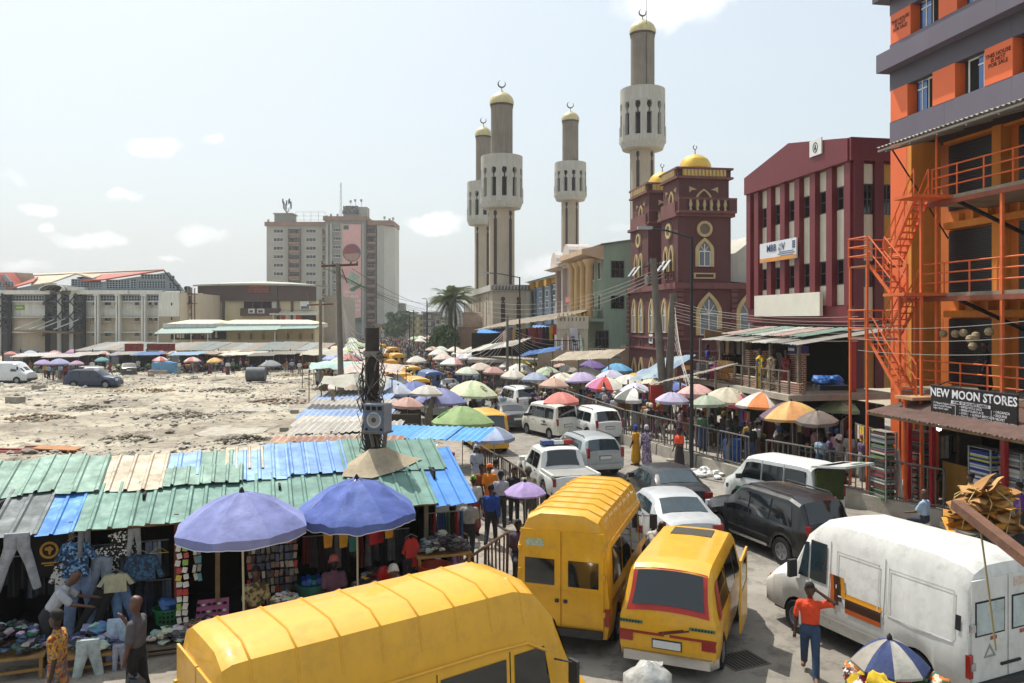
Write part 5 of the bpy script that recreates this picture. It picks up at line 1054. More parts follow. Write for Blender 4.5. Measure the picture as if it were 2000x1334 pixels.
# lanterns hung on the first balcony
for k,(a,py)in enumerate(((1842,652),(1866,652),(1882,650),(1895,662),(1906,656),(1932,648),(1900,676))):
 p=A(a,py,F.w(-1.1,ypx(a,-1.1))[1]);t=thing('lantern',['small woven ball lantern leftmost on the balcony string','second woven ball lantern on the balcony string','third woven ball lantern on the balcony string','woven ball lantern hanging mid string a little lower','brown woven ball lantern beside the lower one','woven ball lantern rightmost on the balcony string','lowest woven ball lantern under the middle pair'][k],'lantern',p,0,'balcony ball lanterns')
 MB().lathe([(.02,-.13),(.1,-.1),(.14,0),(.1,.1),(.02,.13)],10).build('shade',mat('9a8a6a',.8,var=.4,vs=15),t,40);MB().tube([(0,0,.12),(0,0,.5)],.006,4).build('cord',DARK,t)
# ---------------------------------------------------------------- vehicles
TYRE=mat('17171a',.85,var=.1,vs=8);RIM=mat('9a9c9f',.35,.7,var=.1);HUBD=mat('4a4a4c',.6,.4);CHROME=mat('b5b6b8',.2,.9,var=.1);TAILR=mat('8a1512',.25,coat=.5);HEADL=mat('cfd4d8',.12,coat=.5);AMBER=mat('b5601a',.3);PLATE=mat('c9cccb',.5,var=.2,vs=30);BUMP=mat('2b2b2d',.6,var=.15,vs=3,dirt=.4);UNDER=mat('0d0d0e',.9,var=0)
WGLASS=mat('10161a',.05,var=0,spec=.9);WGLASS2=mat('2a3a40',.05,var=.3,vs=3,spec=.9)
def lerp_tab(tab,x):
 if x<=tab[0][0]:return tab[0][1]
 for(a,p),(b,q)in zip(tab,tab[1:]):
  if x<=b:return p+(q-p)*(x-a)/(b-a)
 return tab[-1][1]
class Car:
 """Body lofted from cross-sections along its length (x: 0 rear, L front; y: left +), with wheel arches cut into its sides."""
 def __init__(s,name,label,cat,rear,head,paint,L,w,top,belt,wheels,r,plan=None,gut=.08,rin=.9,rdrop=.015,tum=.82,sill=.28,crown=.03,group=None,glass=None,rim=None,sc=1.):
  s.L,s.w,s.top,s.belt,s.wh,s.r,s.sill=L,w,top,belt,wheels,r,sill;s.gut,s.rin,s.rdrop,s.tum,s.crown=gut,rin,rdrop,tum,crown
  s.plan=plan or[(0,.93),(.25,1),(L-.9,1),(L-.3,.94),(L,.8)];s.glass=glass or WGLASS;s.paint=paint
  s.t=thing(name,label,cat,(rear[0],rear[1],0),head,group);s.t.scale=(sc,)*3
  xs={0.,.03,.1,.25,L-.25,L-.1,L-.03,L};ra=r+.06
  for p_ in top:xs.add(p_[0])
  for p_ in belt:xs.add(p_[0])
  for xw in wheels:
   for f in(-1.001,-1,-.94,-.8,-.6,-.3,0,.3,.6,.8,.94,1,1.001):xs.add(xw+f*ra)
  x_=0.
  while x_<L:xs.add(x_);x_+=.3
  xs=sorted(q for q in xs if 0<=q<=L);m=MB();vs=[];n=8
  for x_ in xs:
   P=s.sec(x_);P=P+[(-y,z)for y,z in reversed(P[:-1])];vs+=[(x_,y,z)for y,z in P]
  k=len(s.sec(0))*2-1;fs=[(i*k+j,(i+1)*k+j,(i+1)*k+j+1,i*k+j+1)for i in range(len(xs)-1)for j in range(k-1)]
  fs+=[tuple(range(k)),tuple((len(xs)-1)*k+j for j in range(k))];m.add(vs,fs);s.body=m.build('body',paint,s.t,32)
  u=MB();u.bx(.15,L-.15,-w*.82,w*.82,sill-.08,max(.62,r*1.6));u.build('underbody',UNDER,s.t)
  for xw in wheels:
   for sd in(-1,1):
    q=MB();prof=[(r*.62,-.1),(r*.93,-.11),(r,-.07),(r,.07),(r*.93,.11),(r*.62,.1)]
    vs=[];fs=[];N_=20
    for rr_,yy in prof:
     for j in range(N_):vs.append((rr_*math.cos(6.2832*j/N_),yy,rr_*math.sin(6.2832*j/N_)))
    for i in range(5):
     for j in range(N_):fs.append((i*N_+j,i*N_+(j+1)%N_,(i+1)*N_+(j+1)%N_,(i+1)*N_+j))
    q.add(vs,fs);wl=q.build('wheel',TYRE,s.t,30,loc=(xw,sd*(w-.13),r));q=MB()
    q.tube([(0,.02,0),(0,.06,0)],r*.62,16)
    for j in range(5):a=j*1.2566;q.bar((0,.075,0),(r*.56*math.cos(a),.075,r*.56*math.sin(a)),.07,.03,up=(0,1,0))
    ring(q,[(r*.62*math.cos(t*.3927),r*.62*math.sin(t*.3927))for t in range(16)],[(r*.54*math.cos(t*.3927),r*.54*math.sin(t*.3927))for t in range(16)],.05,.1,'y',(0,0))
    rm=q.build('rim',[rim or RIM],wl,30)
    if sd<0:rm.rotation_euler=(0,0,math.pi)
 def sec(s,x):
  p=lerp_tab(s.plan,x);w=s.w*p;zt=lerp_tab(s.top,x);zb=min(lerp_tab(s.belt,x),zt-.015);z0=s.sill
  for xw in s.wh:
   d=abs(x-xw);ra=s.r+.06
   if d<=ra:z0=max(z0,s.r+math.sqrt(max(0,ra*ra-d*d)))
  z0=min(z0,zb-.03);h=zt-zb;t=max(0,min(1,h/.4));g=min(s.gut,h*.8)
  y4=w*(.95+(s.tum-.95)*t);z4=zt-g*(t if s.gut<.2 else 1)-.006
  return[(w*.95,z0),(w,z0+(zb-z0)*.35),(w*1.0,zb-(zb-z0)*.12),(w*.975,zb),(y4,max(z4,zb+.004)),(y4*s.rin,max(zt-s.rdrop-.003,zb+.006)),(y4*.5,zt+s.crown*.75),(0,zt+s.crown)]
 def ys(s,x,z):
  P=s.sec(x)[:5]
  for(a,za),(b,zb)in zip(P,P[1:]):
   if z<=zb:return a+(b-a)*(z-za)/max(1e-6,zb-za)if z>za else a
  return P[-1][0]
 def side(s,name,x0,x1,z0,z1,m,sides=(-1,1),off=.012,parent=None,n=5,slant=(0,0),lab=None):
  """A panel lying on the flank; z0/z1 below 0..1 run as fractions from belt to roof edge when given as strings."""
  def zv(x,z):
   if isinstance(z,str):P=s.sec(x);return P[3][1]+(P[4][1]-P[3][1])*float(z)
   return z
  out=[]
  for sd in sides:
   q=MB();fn=lambda u,v:(lambda xx:(lambda zz_:(xx,sd*(s.ys(xx,zz_)+off),zz_))(zv(xx,z0)+(zv(xx,z1)-zv(xx,z0))*v))((x0+slant[0]*v)+((x1+slant[1]*v)-(x0+slant[0]*v))*u)
   q.grid(fn,n,3);q.grid(lambda u,v:(lambda p_:(p_[0],p_[1]-sd*(off+.02),p_[2]))(fn(u,v)),n,3);out.append(q.build(name,m,parent or s.t,40))
  return out
 def windows(s,spans,lo='.12',hi='.9',slants=None):
  for i,(a,b)in enumerate(spans):s.side('window',a,b,lo,hi,s.glass,slant=(slants or{}).get(i,(0,0)))
 def screen(s,name,xa,xb,m=None,k=.86,off=.014,fwd=1):
  """Glass laid on the sloping top profile between two stations."""
  def fn(u,v):
   x=xa+(xb-xa)*v;P=s.sec(x);yy=(u*2-1)*P[5][0]*k*(1+.06*(1-v));t=abs(yy)/max(1e-6,P[5][0]);z=P[7][1]+(P[5][1]-P[7][1])*t*t
   return(x+fwd*off,yy,z+off*.8)
  q=MB();q.grid(fn,8,6);return q.build(name,m or s.glass,s.t,40)
 def plate(s,name,x0,x1,y0,y1,z0,z1,m,parent=None,**kw):return box_part(name,m,parent or s.t,x0,x1,y0,y1,z0,z1,**kw)
 def common(s,zb=.45,bump=None,hl=(.62,.8),tl=(.75,1.0),tlw=.16,mir=None,handles=(),seams=(),rear_plate=.75,roofrail=None):
  L,w=s.L,s.w;bm=bump or BUMP;pr=lerp_tab(s.plan,0);pf=lerp_tab(s.plan,L)
  for nm,xa,xb,k in(('rear_bumper',-.08,.14,pr),('front_bumper',L-.16,L+.07,pf)):
   q=MB();q.prism([(xa,-w*k*.9),(xb,-w*(k+.05)),(xb,w*(k+.05)),(xa,w*k*.9)]if xa<0 else[(xb,-w*k*.9),(xa,-w*(k+.08)),(xa,w*(k+.08)),(xb,w*k*.9)],zb-.12,zb+.05);q.build(nm,bm,s.t)
  for sd in(-1,1):
   s.plate('headlight',L-.12,L+.015,*sorted((sd*w*pf*.6,sd*w*pf*.97)),hl[0],hl[1],HEADL)
   tq=s.plate('tail_light',-.025,.1,*sorted((sd*w*pr*(1.0-tlw),sd*w*pr*1.005)),tl[0],tl[1],TAILR)
   if mir:q=MB();q.bx(mir[0]-.05,mir[0]+.08,*sorted((sd*(w-.02),sd*(w+.2))),mir[1],mir[1]+.15);q.build('wing_mirror',BUMP if mir[0]<0 or len(mir)>2 else s.paint,s.t)
   if roofrail:
    xa,xb=roofrail;P=[(x_,sd*s.sec(x_)[5][0]*.97,s.sec(x_)[5][1]+(.06 if 0<i<5 else .0))for i,x_ in enumerate([xa,xa+.12,xa+(xb-xa)*.35,xa+(xb-xa)*.65,xb-.12,xb])];MB().tube(P,.022,6).build('roof_rail',BUMP,s.t)
  for(x_,z_)in handles:s.side('door_handle',x_,x_+.18,z_,z_+.04,BUMP if s.paint else CHROME,off=.03,n=1)
  for x_ in seams:s.side('door_seam',x_,x_+.014,s.sill+.1,'.95',UNDER,off=.006,n=1)
  if rear_plate:s.plate('number_plate',-.035,-.02,-.25,.25,rear_plate,rear_plate+.13,PLATE);s.plate('plate_mount',-.021,.02,-.27,.27,rear_plate-.02,rear_plate+.15,BUMP)
YELLOW='d9a011'
def paint(c,metal=0.,dirt=.15,rough=.35):
 if sum(lin(c))<.12:dirt,rough=.02,.25
 return mat(c,rough,metal,bump=.1 if c==YELLOW else 0,bs=1.6,var=.12,vs=1.2,dirt=dirt,streak=.08,coat=.45)
def head(dx,dy):return math.atan2(dy,dx)
def sedan(label,rear,d,c,glass=None,metal=0.,group=None):
 s=Car('saloon_car',label,'car',rear,head(*d),paint(c,metal),4.75,.9,[(0,.72),(.05,1.0),(.2,1.08),(.85,1.12),(1.5,1.42),(2.1,1.48),(2.75,1.45),(3.6,1.02),(4.5,.82),(4.75,.62)],[(0,.9),(.6,.98),(3.6,.93),(4.75,.6)],(.98,3.75),.32,[(0,.84),(.3,.97),(.7,1),(3.8,1),(4.4,.92),(4.75,.72)],glass=glass,group=group)
 s.screen('rear_window',.86,1.46,fwd=-1);s.screen('windscreen',2.82,3.55);s.windows([(1.35,1.75),(1.8,2.5),(2.56,3.2)],'.08','.86',{0:(.12,0),2:(0,-.3)});s.common(.45,s.paint,(.62,.75),(.78,.98),.36,(3.0,.95),((1.75,.86),(2.65,.86)),(1.78,2.53),.7)
 return s
def suv(label,rear,d,c,glass=None,h=1.86,L=4.75,metal=0.,rails=True,group=None):
 k=h/1.86
 s=Car('suv',label,'car',rear,head(*d),paint(c,metal),L,.93,[(0,.8),(.04,1.12),(.12,1.2*k),(.42,1.74*k),(.8,1.85*k),(L-2.2,1.86*k),(L-1.85,1.8*k),(L-1.15,1.24*k),(L-.25,1.1*k),(L,.75)],[(0,1.1),(L-1.2,1.08),(L,.72)],(.95,L-.95),.38,[(0,.88),(.3,.98),(.7,1),(L-.8,1),(L-.3,.93),(L,.78)],sill=.36,glass=glass,tum=.8,group=group)
 s.screen('rear_window',.14,.42,fwd=-1,k=.9);s.screen('windscreen',L-1.82,L-1.22);a=.55;b=L-1.45;w=(b-a)/3;s.windows([(a,a+w-.05),(a+w+.02,a+2*w-.05),(a+2*w+.02,b)],'.06','.86',{0:(.12,0),2:(0,-.4)})
 s.common(.55,s.paint,(.78,.98),(.85,1.25),.14,(L-1.65,1.12),((a+w+.1,.98),(a+2*w+.1,.98)),(a+w-.02,a+2*w-.02),.78,(.7,L-2.1)if rails else None);s.side('door_moulding',.95+.5,L-1.5,.62,.68,BUMP,off=.015)
 return s
def mpv(label,rear,d,c,L=3.9,h=1.9,w=.8,glass=None,dirt=.15,name='minivan',group=None):
 s=Car(name,label,'van',rear,head(*d),paint(c,0,dirt),L,w,[(0,.8),(.03,1.1),(.1,1.2),(.2,h-.12),(.34,h-.03),(.6,h),(L-1.35,h-.01),(L-1.1,h-.07),(L-.48,1.14),(L-.1,.95),(L,.72)],[(0,1.08),(L-.6,1.04),(L,.7)],(.75,L-.75),.29,[(0,.92),(.2,1),(L-.6,1),(L-.15,.9),(L,.78)],tum=.86,glass=glass,group=group)
 s.screen('rear_window',.1,.21,fwd=-1,k=.88);s.screen('windscreen',L-1.08,L-.54);a,b=.35,L-.85;w_=(b-a)/3;s.windows([(a,a+w_-.06),(a+w_,a+2*w_-.06),(a+2*w_,b)],'.08','.84',{2:(0,-.25)})
 s.common(.42,s.paint,(.68,.85),(.8,1.15),.14,(L-.95,1.06,1),((a+w_+.05,.92),(a+2*w_+.05,.92)),(a+w_-.04,a+2*w_-.04),.72);return s
def bus(label,rear,d,c,L=4.9,top=2.55,w=.97,ribs=True,dirt=.12,name='minibus',ribm=None,windows=True,group=None,detail=True,gut=.53,rr=.021):
 p_=paint(c,0,dirt,.4)
 s=Car(name,label,'bus' if name=='minibus' else 'van',rear,head(*d),p_,L,w,[(0,top-.3),(.05,top-.06),(.16,top-.01),(.4,top),(L-1.5,top),(L-1.15,top-.1),(L-.8,top-.5),(L-.36,1.32),(L-.06,1.14),(L,.95)],[(0,1.2),(L-.7,1.18),(L-.3,1.06),(L,.86)],(.95,L-1.0),.35,[(0,.97),(.15,1),(L-.8,1),(L-.3,.97),(L,.9)],gut=gut,rin=.8,rdrop=.1,tum=.93,sill=.36,crown=.03,group=group)
 s.screen('windscreen',L-.78,L-.39,k=.98)
 MB().tube([(.02,-s.sec(.1)[4][0]-.01,s.sec(.1)[4][1])]+[(x_,-s.sec(x_)[4][0]-.012,s.sec(x_)[4][1])for x_ in(.3,1.5,L-2,L-1.4,L-1.05)],.022,5).build('rain_gutter',p_,s.t);MB().tube([(x_,s.sec(x_)[4][0]+.012,s.sec(x_)[4][1])for x_ in(.02,.3,1.5,L-2,L-1.4,L-1.05)],.022,5).build('rain_gutter',p_,s.t)
 if ribs:
  n=8
  for i in range(n):
   x_=.35+(L-1.75)*i/(n-1);P=s.sec(x_);H_=[(P[4][0]*.93,P[4][1]+(P[5][1]-P[4][1])*.35),P[5],P[6],P[7]];pts=[(x_,y,z+.004)for y,z in H_]+[(x_,-y,z+.004)for y,z in reversed(H_[:-1])];MB().tube(pts,rr,5).build('roof_rib',ribm or p_,s.t,50)
 zr=s.sec(.1)[4][1]
 if windows:
  a,b=.35,L-1.7;n=3;w_=(b-a)/n
  for i in range(n):s.side('window',a+i*w_+.06,a+(i+1)*w_-.06,1.3,zr-.12,s.glass);s.side('door_seam',a+(i+1)*w_,a+(i+1)*w_+.014,.5,zr-.04,UNDER,off=.006,n=1)
 s.side('cab_window',L-1.62,L-.98,1.27,zr-.1,s.glass,slant=(0,-.12));s.side('door_seam',L-1.7,L-1.686,.5,zr-.04,UNDER,off=.006,n=1)
 if detail: # twin rear doors, with windows, hinges and lamps
  for sd in(-1,1):
   y0,y1_=sorted((sd*.02,sd*w*.86));dr=s.plate('rear_door',-.03,0,y0,y1_,.55,top-.34,p_);ya,yb_=sorted((sd*.14,sd*w*.76));s.plate('window',-.045,-.028,ya,yb_,1.32,1.32+.5,s.glass,dr)
   s.plate('moulding',-.05,-.031,y0+.01,y1_-.01,1.2,1.235,p_,dr)
   for z_ in(.8,1.5,1.95):s.plate('hinge',-.06,-.02,*sorted((sd*w*.84,sd*w*.9)),z_,z_+.1,p_,dr)
   s.plate('tail_lamp',-.04,.02,*sorted((sd*w*.88,sd*w*.985)),.62,.95,TAILR)
   s.plate('door_handle',-.07,-.03,*sorted((sd*.05,sd*.12)),1.0,1.06,BUMP,dr)
  MB().bx(-.16,-.02,-w*.85,w*.85,.4,.52).build('rear_step',BUMP,s.t);s.plate('front_bumper',L-.1,L+.08,-w*.82,w*.82,.38,.55,BUMP)
  for sd in(-1,1):s.plate('headlight',L-.05,L+.02,*sorted((sd*.5,sd*.72)),.72,.9,HEADL);MB().tube([(L-.95,sd*(w-.02),1.75),(L-.75,sd*(w+.22),1.72),(L-.75,sd*(w+.22),1.45)],.014,5).build('mirror_arm',BUMP,s.t);s.plate('mirror',L-.79,L-.74,*sorted((sd*(w+.1),sd*(w+.28))),1.42,1.76,BUMP)
 return s
b1=bus('yellow high roof minibus at the bottom edge, heading right past the stalls',(-3.62,9.16),(.8,.6),YELLOW,5.5,2.84,dirt=.3,gut=.74,rr=.014)
b1.side('stripe',.2,3.0,1.02,1.05,mat('6b3a10',.5),off=.014)
v2=bus('yellow high roof minibus with twin rear doors beside the railing',(.97,15.5),(.31,.95),YELLOW,5.2,2.72,dirt=.32)
v2.plate('plate_sticker',-.04,-.031,.35,.72,2.05,2.2,mat('a9b59a',.5,var=.5,vs=20));[v2.side('stripe',.1,1.6,z_,z_+.025,mat('4a2a10',.5),(-1,),off=.014,slant=(.0,.0))for z_ in(1.0,1.07)]
# the low yellow minibus with the red framed rear window
L=4.4
vw=Car('minibus','yellow low minibus with a red edged rear window and roof hatch','bus',(2.8,14.35),head(.379,.925),paint(YELLOW,0,.32),L,.92,[(0,1.02),(.03,1.16),(.34,1.84),(.5,1.92),(.8,1.95),(L-1.2,1.95),(L-.95,1.88),(L-.4,1.15),(L-.06,.95),(L,.7)],[(0,1.1),(L-.5,1.08),(L,.7)],(.85,L-1.0),.31,[(0,.94),(.2,1),(L-.6,1),(L-.2,.95),(L,.86)],gut=.12,tum=.84,sill=.32,crown=.035)
vw.screen('window_frame',.035,.37,mat('b02a1c',.4),.97,.01,-1);vw.screen('rear_window',.075,.33,WGLASS,.86,.026,-1);vw.screen('windscreen',L-.93,L-.44);vw.windows([(.5,1.45),(1.55,2.5),(2.6,3.35)],'.08','.86',{2:(0,-.2)})
vw.plate('roof_hatch',L-1.9,L-1.35,-.42,.42,1.965,1.99,mat('3a3428',.6));vw.common(.42,CHROME,(.72,.88),(.62,.78),.28,None,(),(1.5,2.55),.56)
STI=mat('3f6b52',.5,var=0)
for(ya,yb_)in((.45,.86),(-.86,-.4)):vw.plate('arrow_sticker',-.02,0,ya,yb_,.95,1.0,STI);[vw.plate('arrow_mark',-.026,-.021,ya+.05+k*.055,ya+.075+k*.055,.955,.995,DARK)for k in range(7)]
vw.plate('red_stripe',-.02,0,-.88,-.05,.77,.81,mat('8f1f16',.5));vw.plate('red_stripe',-.02,0,.05,.88,.77,.81,mat('8f1f16',.5))
for k in range(2):MB().bar((-.012,.15-k*.1,.82),(-.012,-.3-k*.1,.93),.03,.012,up=(1,0,0)).build('slash_stripe',mat('5a2010',.5),vw.t)
vw.side('red_stripe',.25,.5,'.0','.9',mat('a8261c',.4),off=.016,slant=(.12,.12))
q=MB();q.prism([(1.5,.45),(2.6,.45),(2.6,1.1),(1.5,1.1)],-1.14,-1.10,'y');sd_=q.build('sliding_door',vw.paint,vw.t);MB().bx(1.6,2.5,-1.13,-1.09,1.2,1.75).build('window',WGLASS,sd_);q=MB();ring(q,[(1.5,1.1),(2.6,1.1),(2.6,1.85),(1.5,1.85)],[(1.6,1.2),(2.5,1.2),(2.5,1.75),(1.6,1.75)],-1.14,-1.1,'y',(0,0));q.build('door_frame',vw.paint,sd_)
# the white panel van
L=4.75
t1=Car('panel_van','white scuffed panel van with a brown and orange stripe','van',(8.36,13.42),head(-.412,.911),mat('cdcdc8',.45,0,var=.12,vs=1.5,streak=.12,dirt=.42,coat=.15),L,1.0,[(0,2.2),(.05,2.36),(.2,2.44),(.8,2.52),(L-1.9,2.5),(L-1.35,2.36),(L-1.1,2.15),(L-.62,1.3),(L-.08,1.13),(L,.98)],[(0,1.2),(L-.7,1.18),(L-.3,1.04),(L,.86)],(1.0,L-.95),.34,[(0,.97),(.12,1),(L-.9,1),(L-.3,.97),(L,.91)],gut=.36,rin=.82,rdrop=.08,tum=.92,sill=.38,crown=.04)
t1.screen('windscreen',L-1.06,L-.66,k=.96);zr=t1.sec(1)[4][1]
t1.side('cab_window',L-1.75,L-1.32,1.25,zr-.12,WGLASS2);t1.side('quarter_window',L-1.27,L-1.0,1.25,zr-.2,WGLASS2,slant=(0,-.16))
for(a,b)in((.25,1.55),(1.75,2.75)):
 for(xa,xb,za,zb_)in((a,b,zr-.2,zr-.175),(a,b,1.12,1.145),(a,a+.025,1.12,zr-.175),(b-.025,b,1.12,zr-.175)):t1.side('pressed_edge',xa,xb,za,zb_,t1.paint,off=.011,n=3)
for x_ in(1.62,2.9):t1.side('door_seam',x_,x_+.014,.5,zr-.03,mat('6b6a66',.6),off=.006,n=1)
for k,c in enumerate(('c9891c','3a2418','3a2418','b5551c')):
 m_=mat(c,.5,var=.1);t1.side('stripe',1.68,2.5,.98+.09*(3-k)-.12,1.07+.09*(3-k)-.12,m_,(1,),off=.014);t1.side('stripe',2.5+.08*k,2.6+.08*k,.86+.09*(3-k),1.5,m_,(1,),off=.0145,slant=(.06,.06),n=2)
t1.side('vent_grille',.12,.22,1.35,1.6,DARK,(1,),off=.015);t1.side('rub_strip',1.4,L-1.35,.62,.66,WHITEP,(1,),off=.03)
for sd in(-1,1):
 y0,y1_=sorted((sd*.015,sd*.9));dr=t1.plate('rear_door',-.03,0,y0,y1_,.52,2.2,t1.paint);ya,yb_=sorted((sd*.12,sd*.8));t1.plate('window_seal',-.036,-.028,ya-.03,yb_+.03,1.27,1.85,DARK,dr);t1.plate('window',-.045,-.03,ya,yb_,1.3,1.82,mat('a9b5b5',.35,var=.2,vs=3,dirt=.5),dr)
 t1.plate('tail_lamp',-.05,.03,*sorted((sd*.9,sd*.985)),.62,1.0,TAILR);t1.plate('reflector',-.04,-.03,*sorted((sd*.3,sd*.45)),1.18,1.24,TAILR,dr);[t1.plate('hinge',-.07,-.02,*sorted((sd*.86,sd*.97)),z_,z_+.12,CHROME,dr)for z_ in(.75,1.38)]
q=MB();ring(q,[(.32,.9),(.62,.9),(.47,1.12)],[(.37,.93),(.57,.93),(.47,1.07)],-.04,-.031,'x',(0,0));q.build('triangle_mark',mat('8a8a86',.6),t1.t);t1.plate('plate_sticker',-.04,-.031,-.55,-.15,2.0,2.14,mat('c9b5a9',.5,var=.5,vs=20));t1.plate('grab_bar',-.06,-.03,-.3,.2,.72,.76,DARK)
t1.plate('rear_bumper',-.12,0,-.95,.95,.38,.5,BUMP);t1.plate('front_bumper',L-.12,L+.06,-.85,.85,.4,.56,BUMP)
for sd in(-1,1):t1.plate('headlight',L-.06,L+.015,*sorted((sd*.5,sd*.8)),.72,.95,AMBER);t1.plate('mirror',L-1.0,L-.92,*sorted((sd*1.0,sd*1.2)),1.2,1.55,BUMP)
sv=suv('black SUV with grey roof rails beside the white panel van',(8.28,20.5),(-.36,.933),'131518',h=1.88);sv.t.scale=(.97,)*3;sv.side('side_step',1.5,3.2,.38,.46,CHROME,off=.05)
sedan('black saloon car seen from behind with a pale plate',(5.68,25.3),(-.16,.987),'121417',WGLASS2);sedan('silver saloon car wedged between the two yellow minibuses and the SUV',(4.95,21.3),(-.13,.99),'b5b8ba',WGLASS2,.3)
# white pickup with the police style light bar
L=5.1
pk=Car('pickup_truck','white double cab pickup with a blue and red light bar','pickup',(2.25,27.5),head(-.25,.97),paint('d9dad6',0,.12),L,.93,[(0,.9),(.04,1.04),(1.48,1.06),(1.55,1.1),(1.75,1.72),(2.0,1.78),(2.9,1.78),(3.2,1.7),(3.85,1.16),(4.8,1.05),(L,.75)],[(0,1.0),(1.5,1.03),(3.9,1.04),(L,.72)],(1.1,L-1.0),.38,sill=.4,tum=.8)
pk.screen('rear_window',1.57,1.74,fwd=-1,k=.82);pk.screen('windscreen',3.22,3.8);pk.windows([(1.85,2.5),(2.58,3.35)],'.06','.84',{1:(0,-.3)});pk.common(.5,CHROME,(.8,1.0),(.75,1.02),.12,(3.5,1.08),((1.9,.95),(2.6,.95)),(1.8,2.54,3.3),.62)
pk.plate('load_bed',.12,1.45,-.78,.78,1.075,1.09,mat('8f8f8a',.7,var=.2));[pk.plate('bed_wall',.05,1.46,*sorted((sd*.8,sd*.9)),1.06,1.14,pk.paint)for sd in(-1,1)]
lb=pk.plate('light_bar',2.2,2.45,-.62,.62,1.82,1.86,DARK);pk.plate('blue_lamp',2.18,2.47,.15,.6,1.86,2.0,mat('2a4a86',.2,coat=.5),lb);pk.plate('red_lamp',2.18,2.47,-.6,-.25,1.86,2.0,mat('a82318',.2,coat=.5),lb);pk.plate('clear_lamp',2.18,2.47,-.24,.14,1.86,1.98,HEADL,lb)
suv('silver estate car behind the white pickup',(3.85,32.6),(-.3,.95),'9fa6a8',WGLASS2,1.62,4.6,.3)
mv=mpv('white minivan with dark lettering and a poster on the rear window',(3.05,43),(-.5,.87),'d6d3c6',3.9,1.9,.8);mv.plate('rear_poster',-.0,.01,-.5,.45,1.25,1.62,mat('b9b9b2',.6,var=.5,vs=9)).rotation_euler=(0,R(6),0);mv.side('lettering_print',.9,1.5,.72,.78,DARK,(1,),off=.014);mv.side('logo_print',1.05,1.3,.84,.98,mat('54506a',.5),(1,),off=.014)
suv('white people carrier with red tail lights next to the minivan',(5.15,41.6),(-.35,.94),'d9dad8',None,1.76,4.9)
gv=mpv('white minivan with a green stripe and its tailgate open',(10.15,25.3),(-.53,.85),'d9dcd8',3.9,1.88,.8);gv.side('green_stripe',.1,3.7,.62,.76,mat('2a6b4a',.5),off=.014)
q=MB();q.add([(.15,-.74,1.84),(.15,.74,1.84),(-1.05,.72,1.98),(-1.05,-.72,1.98),(.15,-.74,1.9),(.15,.74,1.9),(-1.05,.72,2.05),(-1.05,-.72,2.05)],[(3,2,1,0),(4,5,6,7),(0,1,5,4),(1,2,6,5),(2,3,7,6),(3,0,4,7)]);tg=q.build('tailgate',gv.paint,gv.t);MB().add([(-.02,-.6,1.925),(-.02,.6,1.925),(-.5,.6,1.98),(-.5,-.6,1.98)],[(0,1,2,3)]).build('window',WGLASS,tg);MB().add([(-.75,-.5,2.03),(-.75,.1,2.03),(-.95,.1,2.05),(-.95,-.5,2.05)],[(0,1,2,3)]).build('sticker',mat('3f7a5a',.5),tg);gv.plate('open_back',-.01,.05,-.68,.68,.7,1.75,mat('3d4a1c',.8,var=.4,vs=3))
tx=mpv('yellow taxi van under the pale blue parasol',(-.9,38.3),(-.25,.97),YELLOW,4.2,1.95,.85);sedan('dark grey saloon beside the yellow taxi van',(.35,46),(-.3,.95),'3a3f40')
suv('white SUV among the crowd far up the road',(1.1,54),(-.35,.94),'d0d2d0')
for k,(px,py,c,lb,hh)in enumerate(((826,737,YELLOW,'nearest of the far yellow minibuses, left of the blue van',2.1),(793,727,YELLOW,'far yellow minibus second nearest with a pale car behind',2.1),(752,719,'c98f12','orange yellow far minibus partly behind the cable pole',2.2),(767,702,YELLOW,'far yellow minibus in the middle of the crowd',2.3),(750,688,YELLOW,'far yellow minibus just right of the cable pole',2.3),(735,708,YELLOW,'yellow minibus just left of the cable pole',2.2),(782,690,YELLOW,'yellow minibus right of mid crowd beyond the blue van',2.3),(772,678,'c98f12','orange yellow minibus second farthest up the street',2.3),(812,715,YELLOW,'yellow minibus half hidden beside the blue van',2.1),(749,672,YELLOW,'farthest yellow minibus, at the top of the street',2.3),(852,724,'3a5f9a','blue van among the crowd with white notices',2.1),(790,741,'d6d6c6','pale cream van ahead of the nearest far minibus',2.0))):
 Y=(CH-hh)*FPX/(py-HY);bus(lb,((px-1000)*Y/FPX,Y-1.5),(-.3,.95),c,4.6,hh,ribs=False,group='far minibuses in the crowded street')
for k,(px,Y,c,lb)in enumerate(((884,66,'4a5055','dark saloon right of the blue van in the crowd'),(845,58,'b9b49a','pale sand coloured saloon among the far minibuses'),(862,52,'9aa39a','grey green saloon behind the pale green parasol'),(790,78,'c9c6b9','pale saloon between the far yellow minibuses'))):sedan(lb,((px-1000)*Y/FPX,Y),(-.3,.95),c)
suv('dark blue SUV parked side on in the sandy lot',(-42.3,75.6),(1,.02),'1f2f4f',None,1.8,4.9,rails=True);p=G(2,750);vv=bus('white delivery van at the left edge of the sandy lot',(p.x-2.2,p.y+1),(1,-.05),'d4d6d6',4.9,2.2,ribs=False,name='delivery_van',windows=False)
wg=suv('white estate car with its tailgate raised in the sandy lot',(-42.6,80),(-.25,.97),'d0d0cc',None,1.7,4.6);q=MB();q.bx(-.9,.2,-.75,.75,1.78,1.86);q.build('raised_tailgate',wg.paint,wg.t);wg.plate('open_back',-.02,.06,-.7,.7,.75,1.6,BLACK)
p=G(252,736);sedan('dark green saloon parked in the lot behind the white estate',(p.x,p.y),(-.45,.9),'2c3a38')
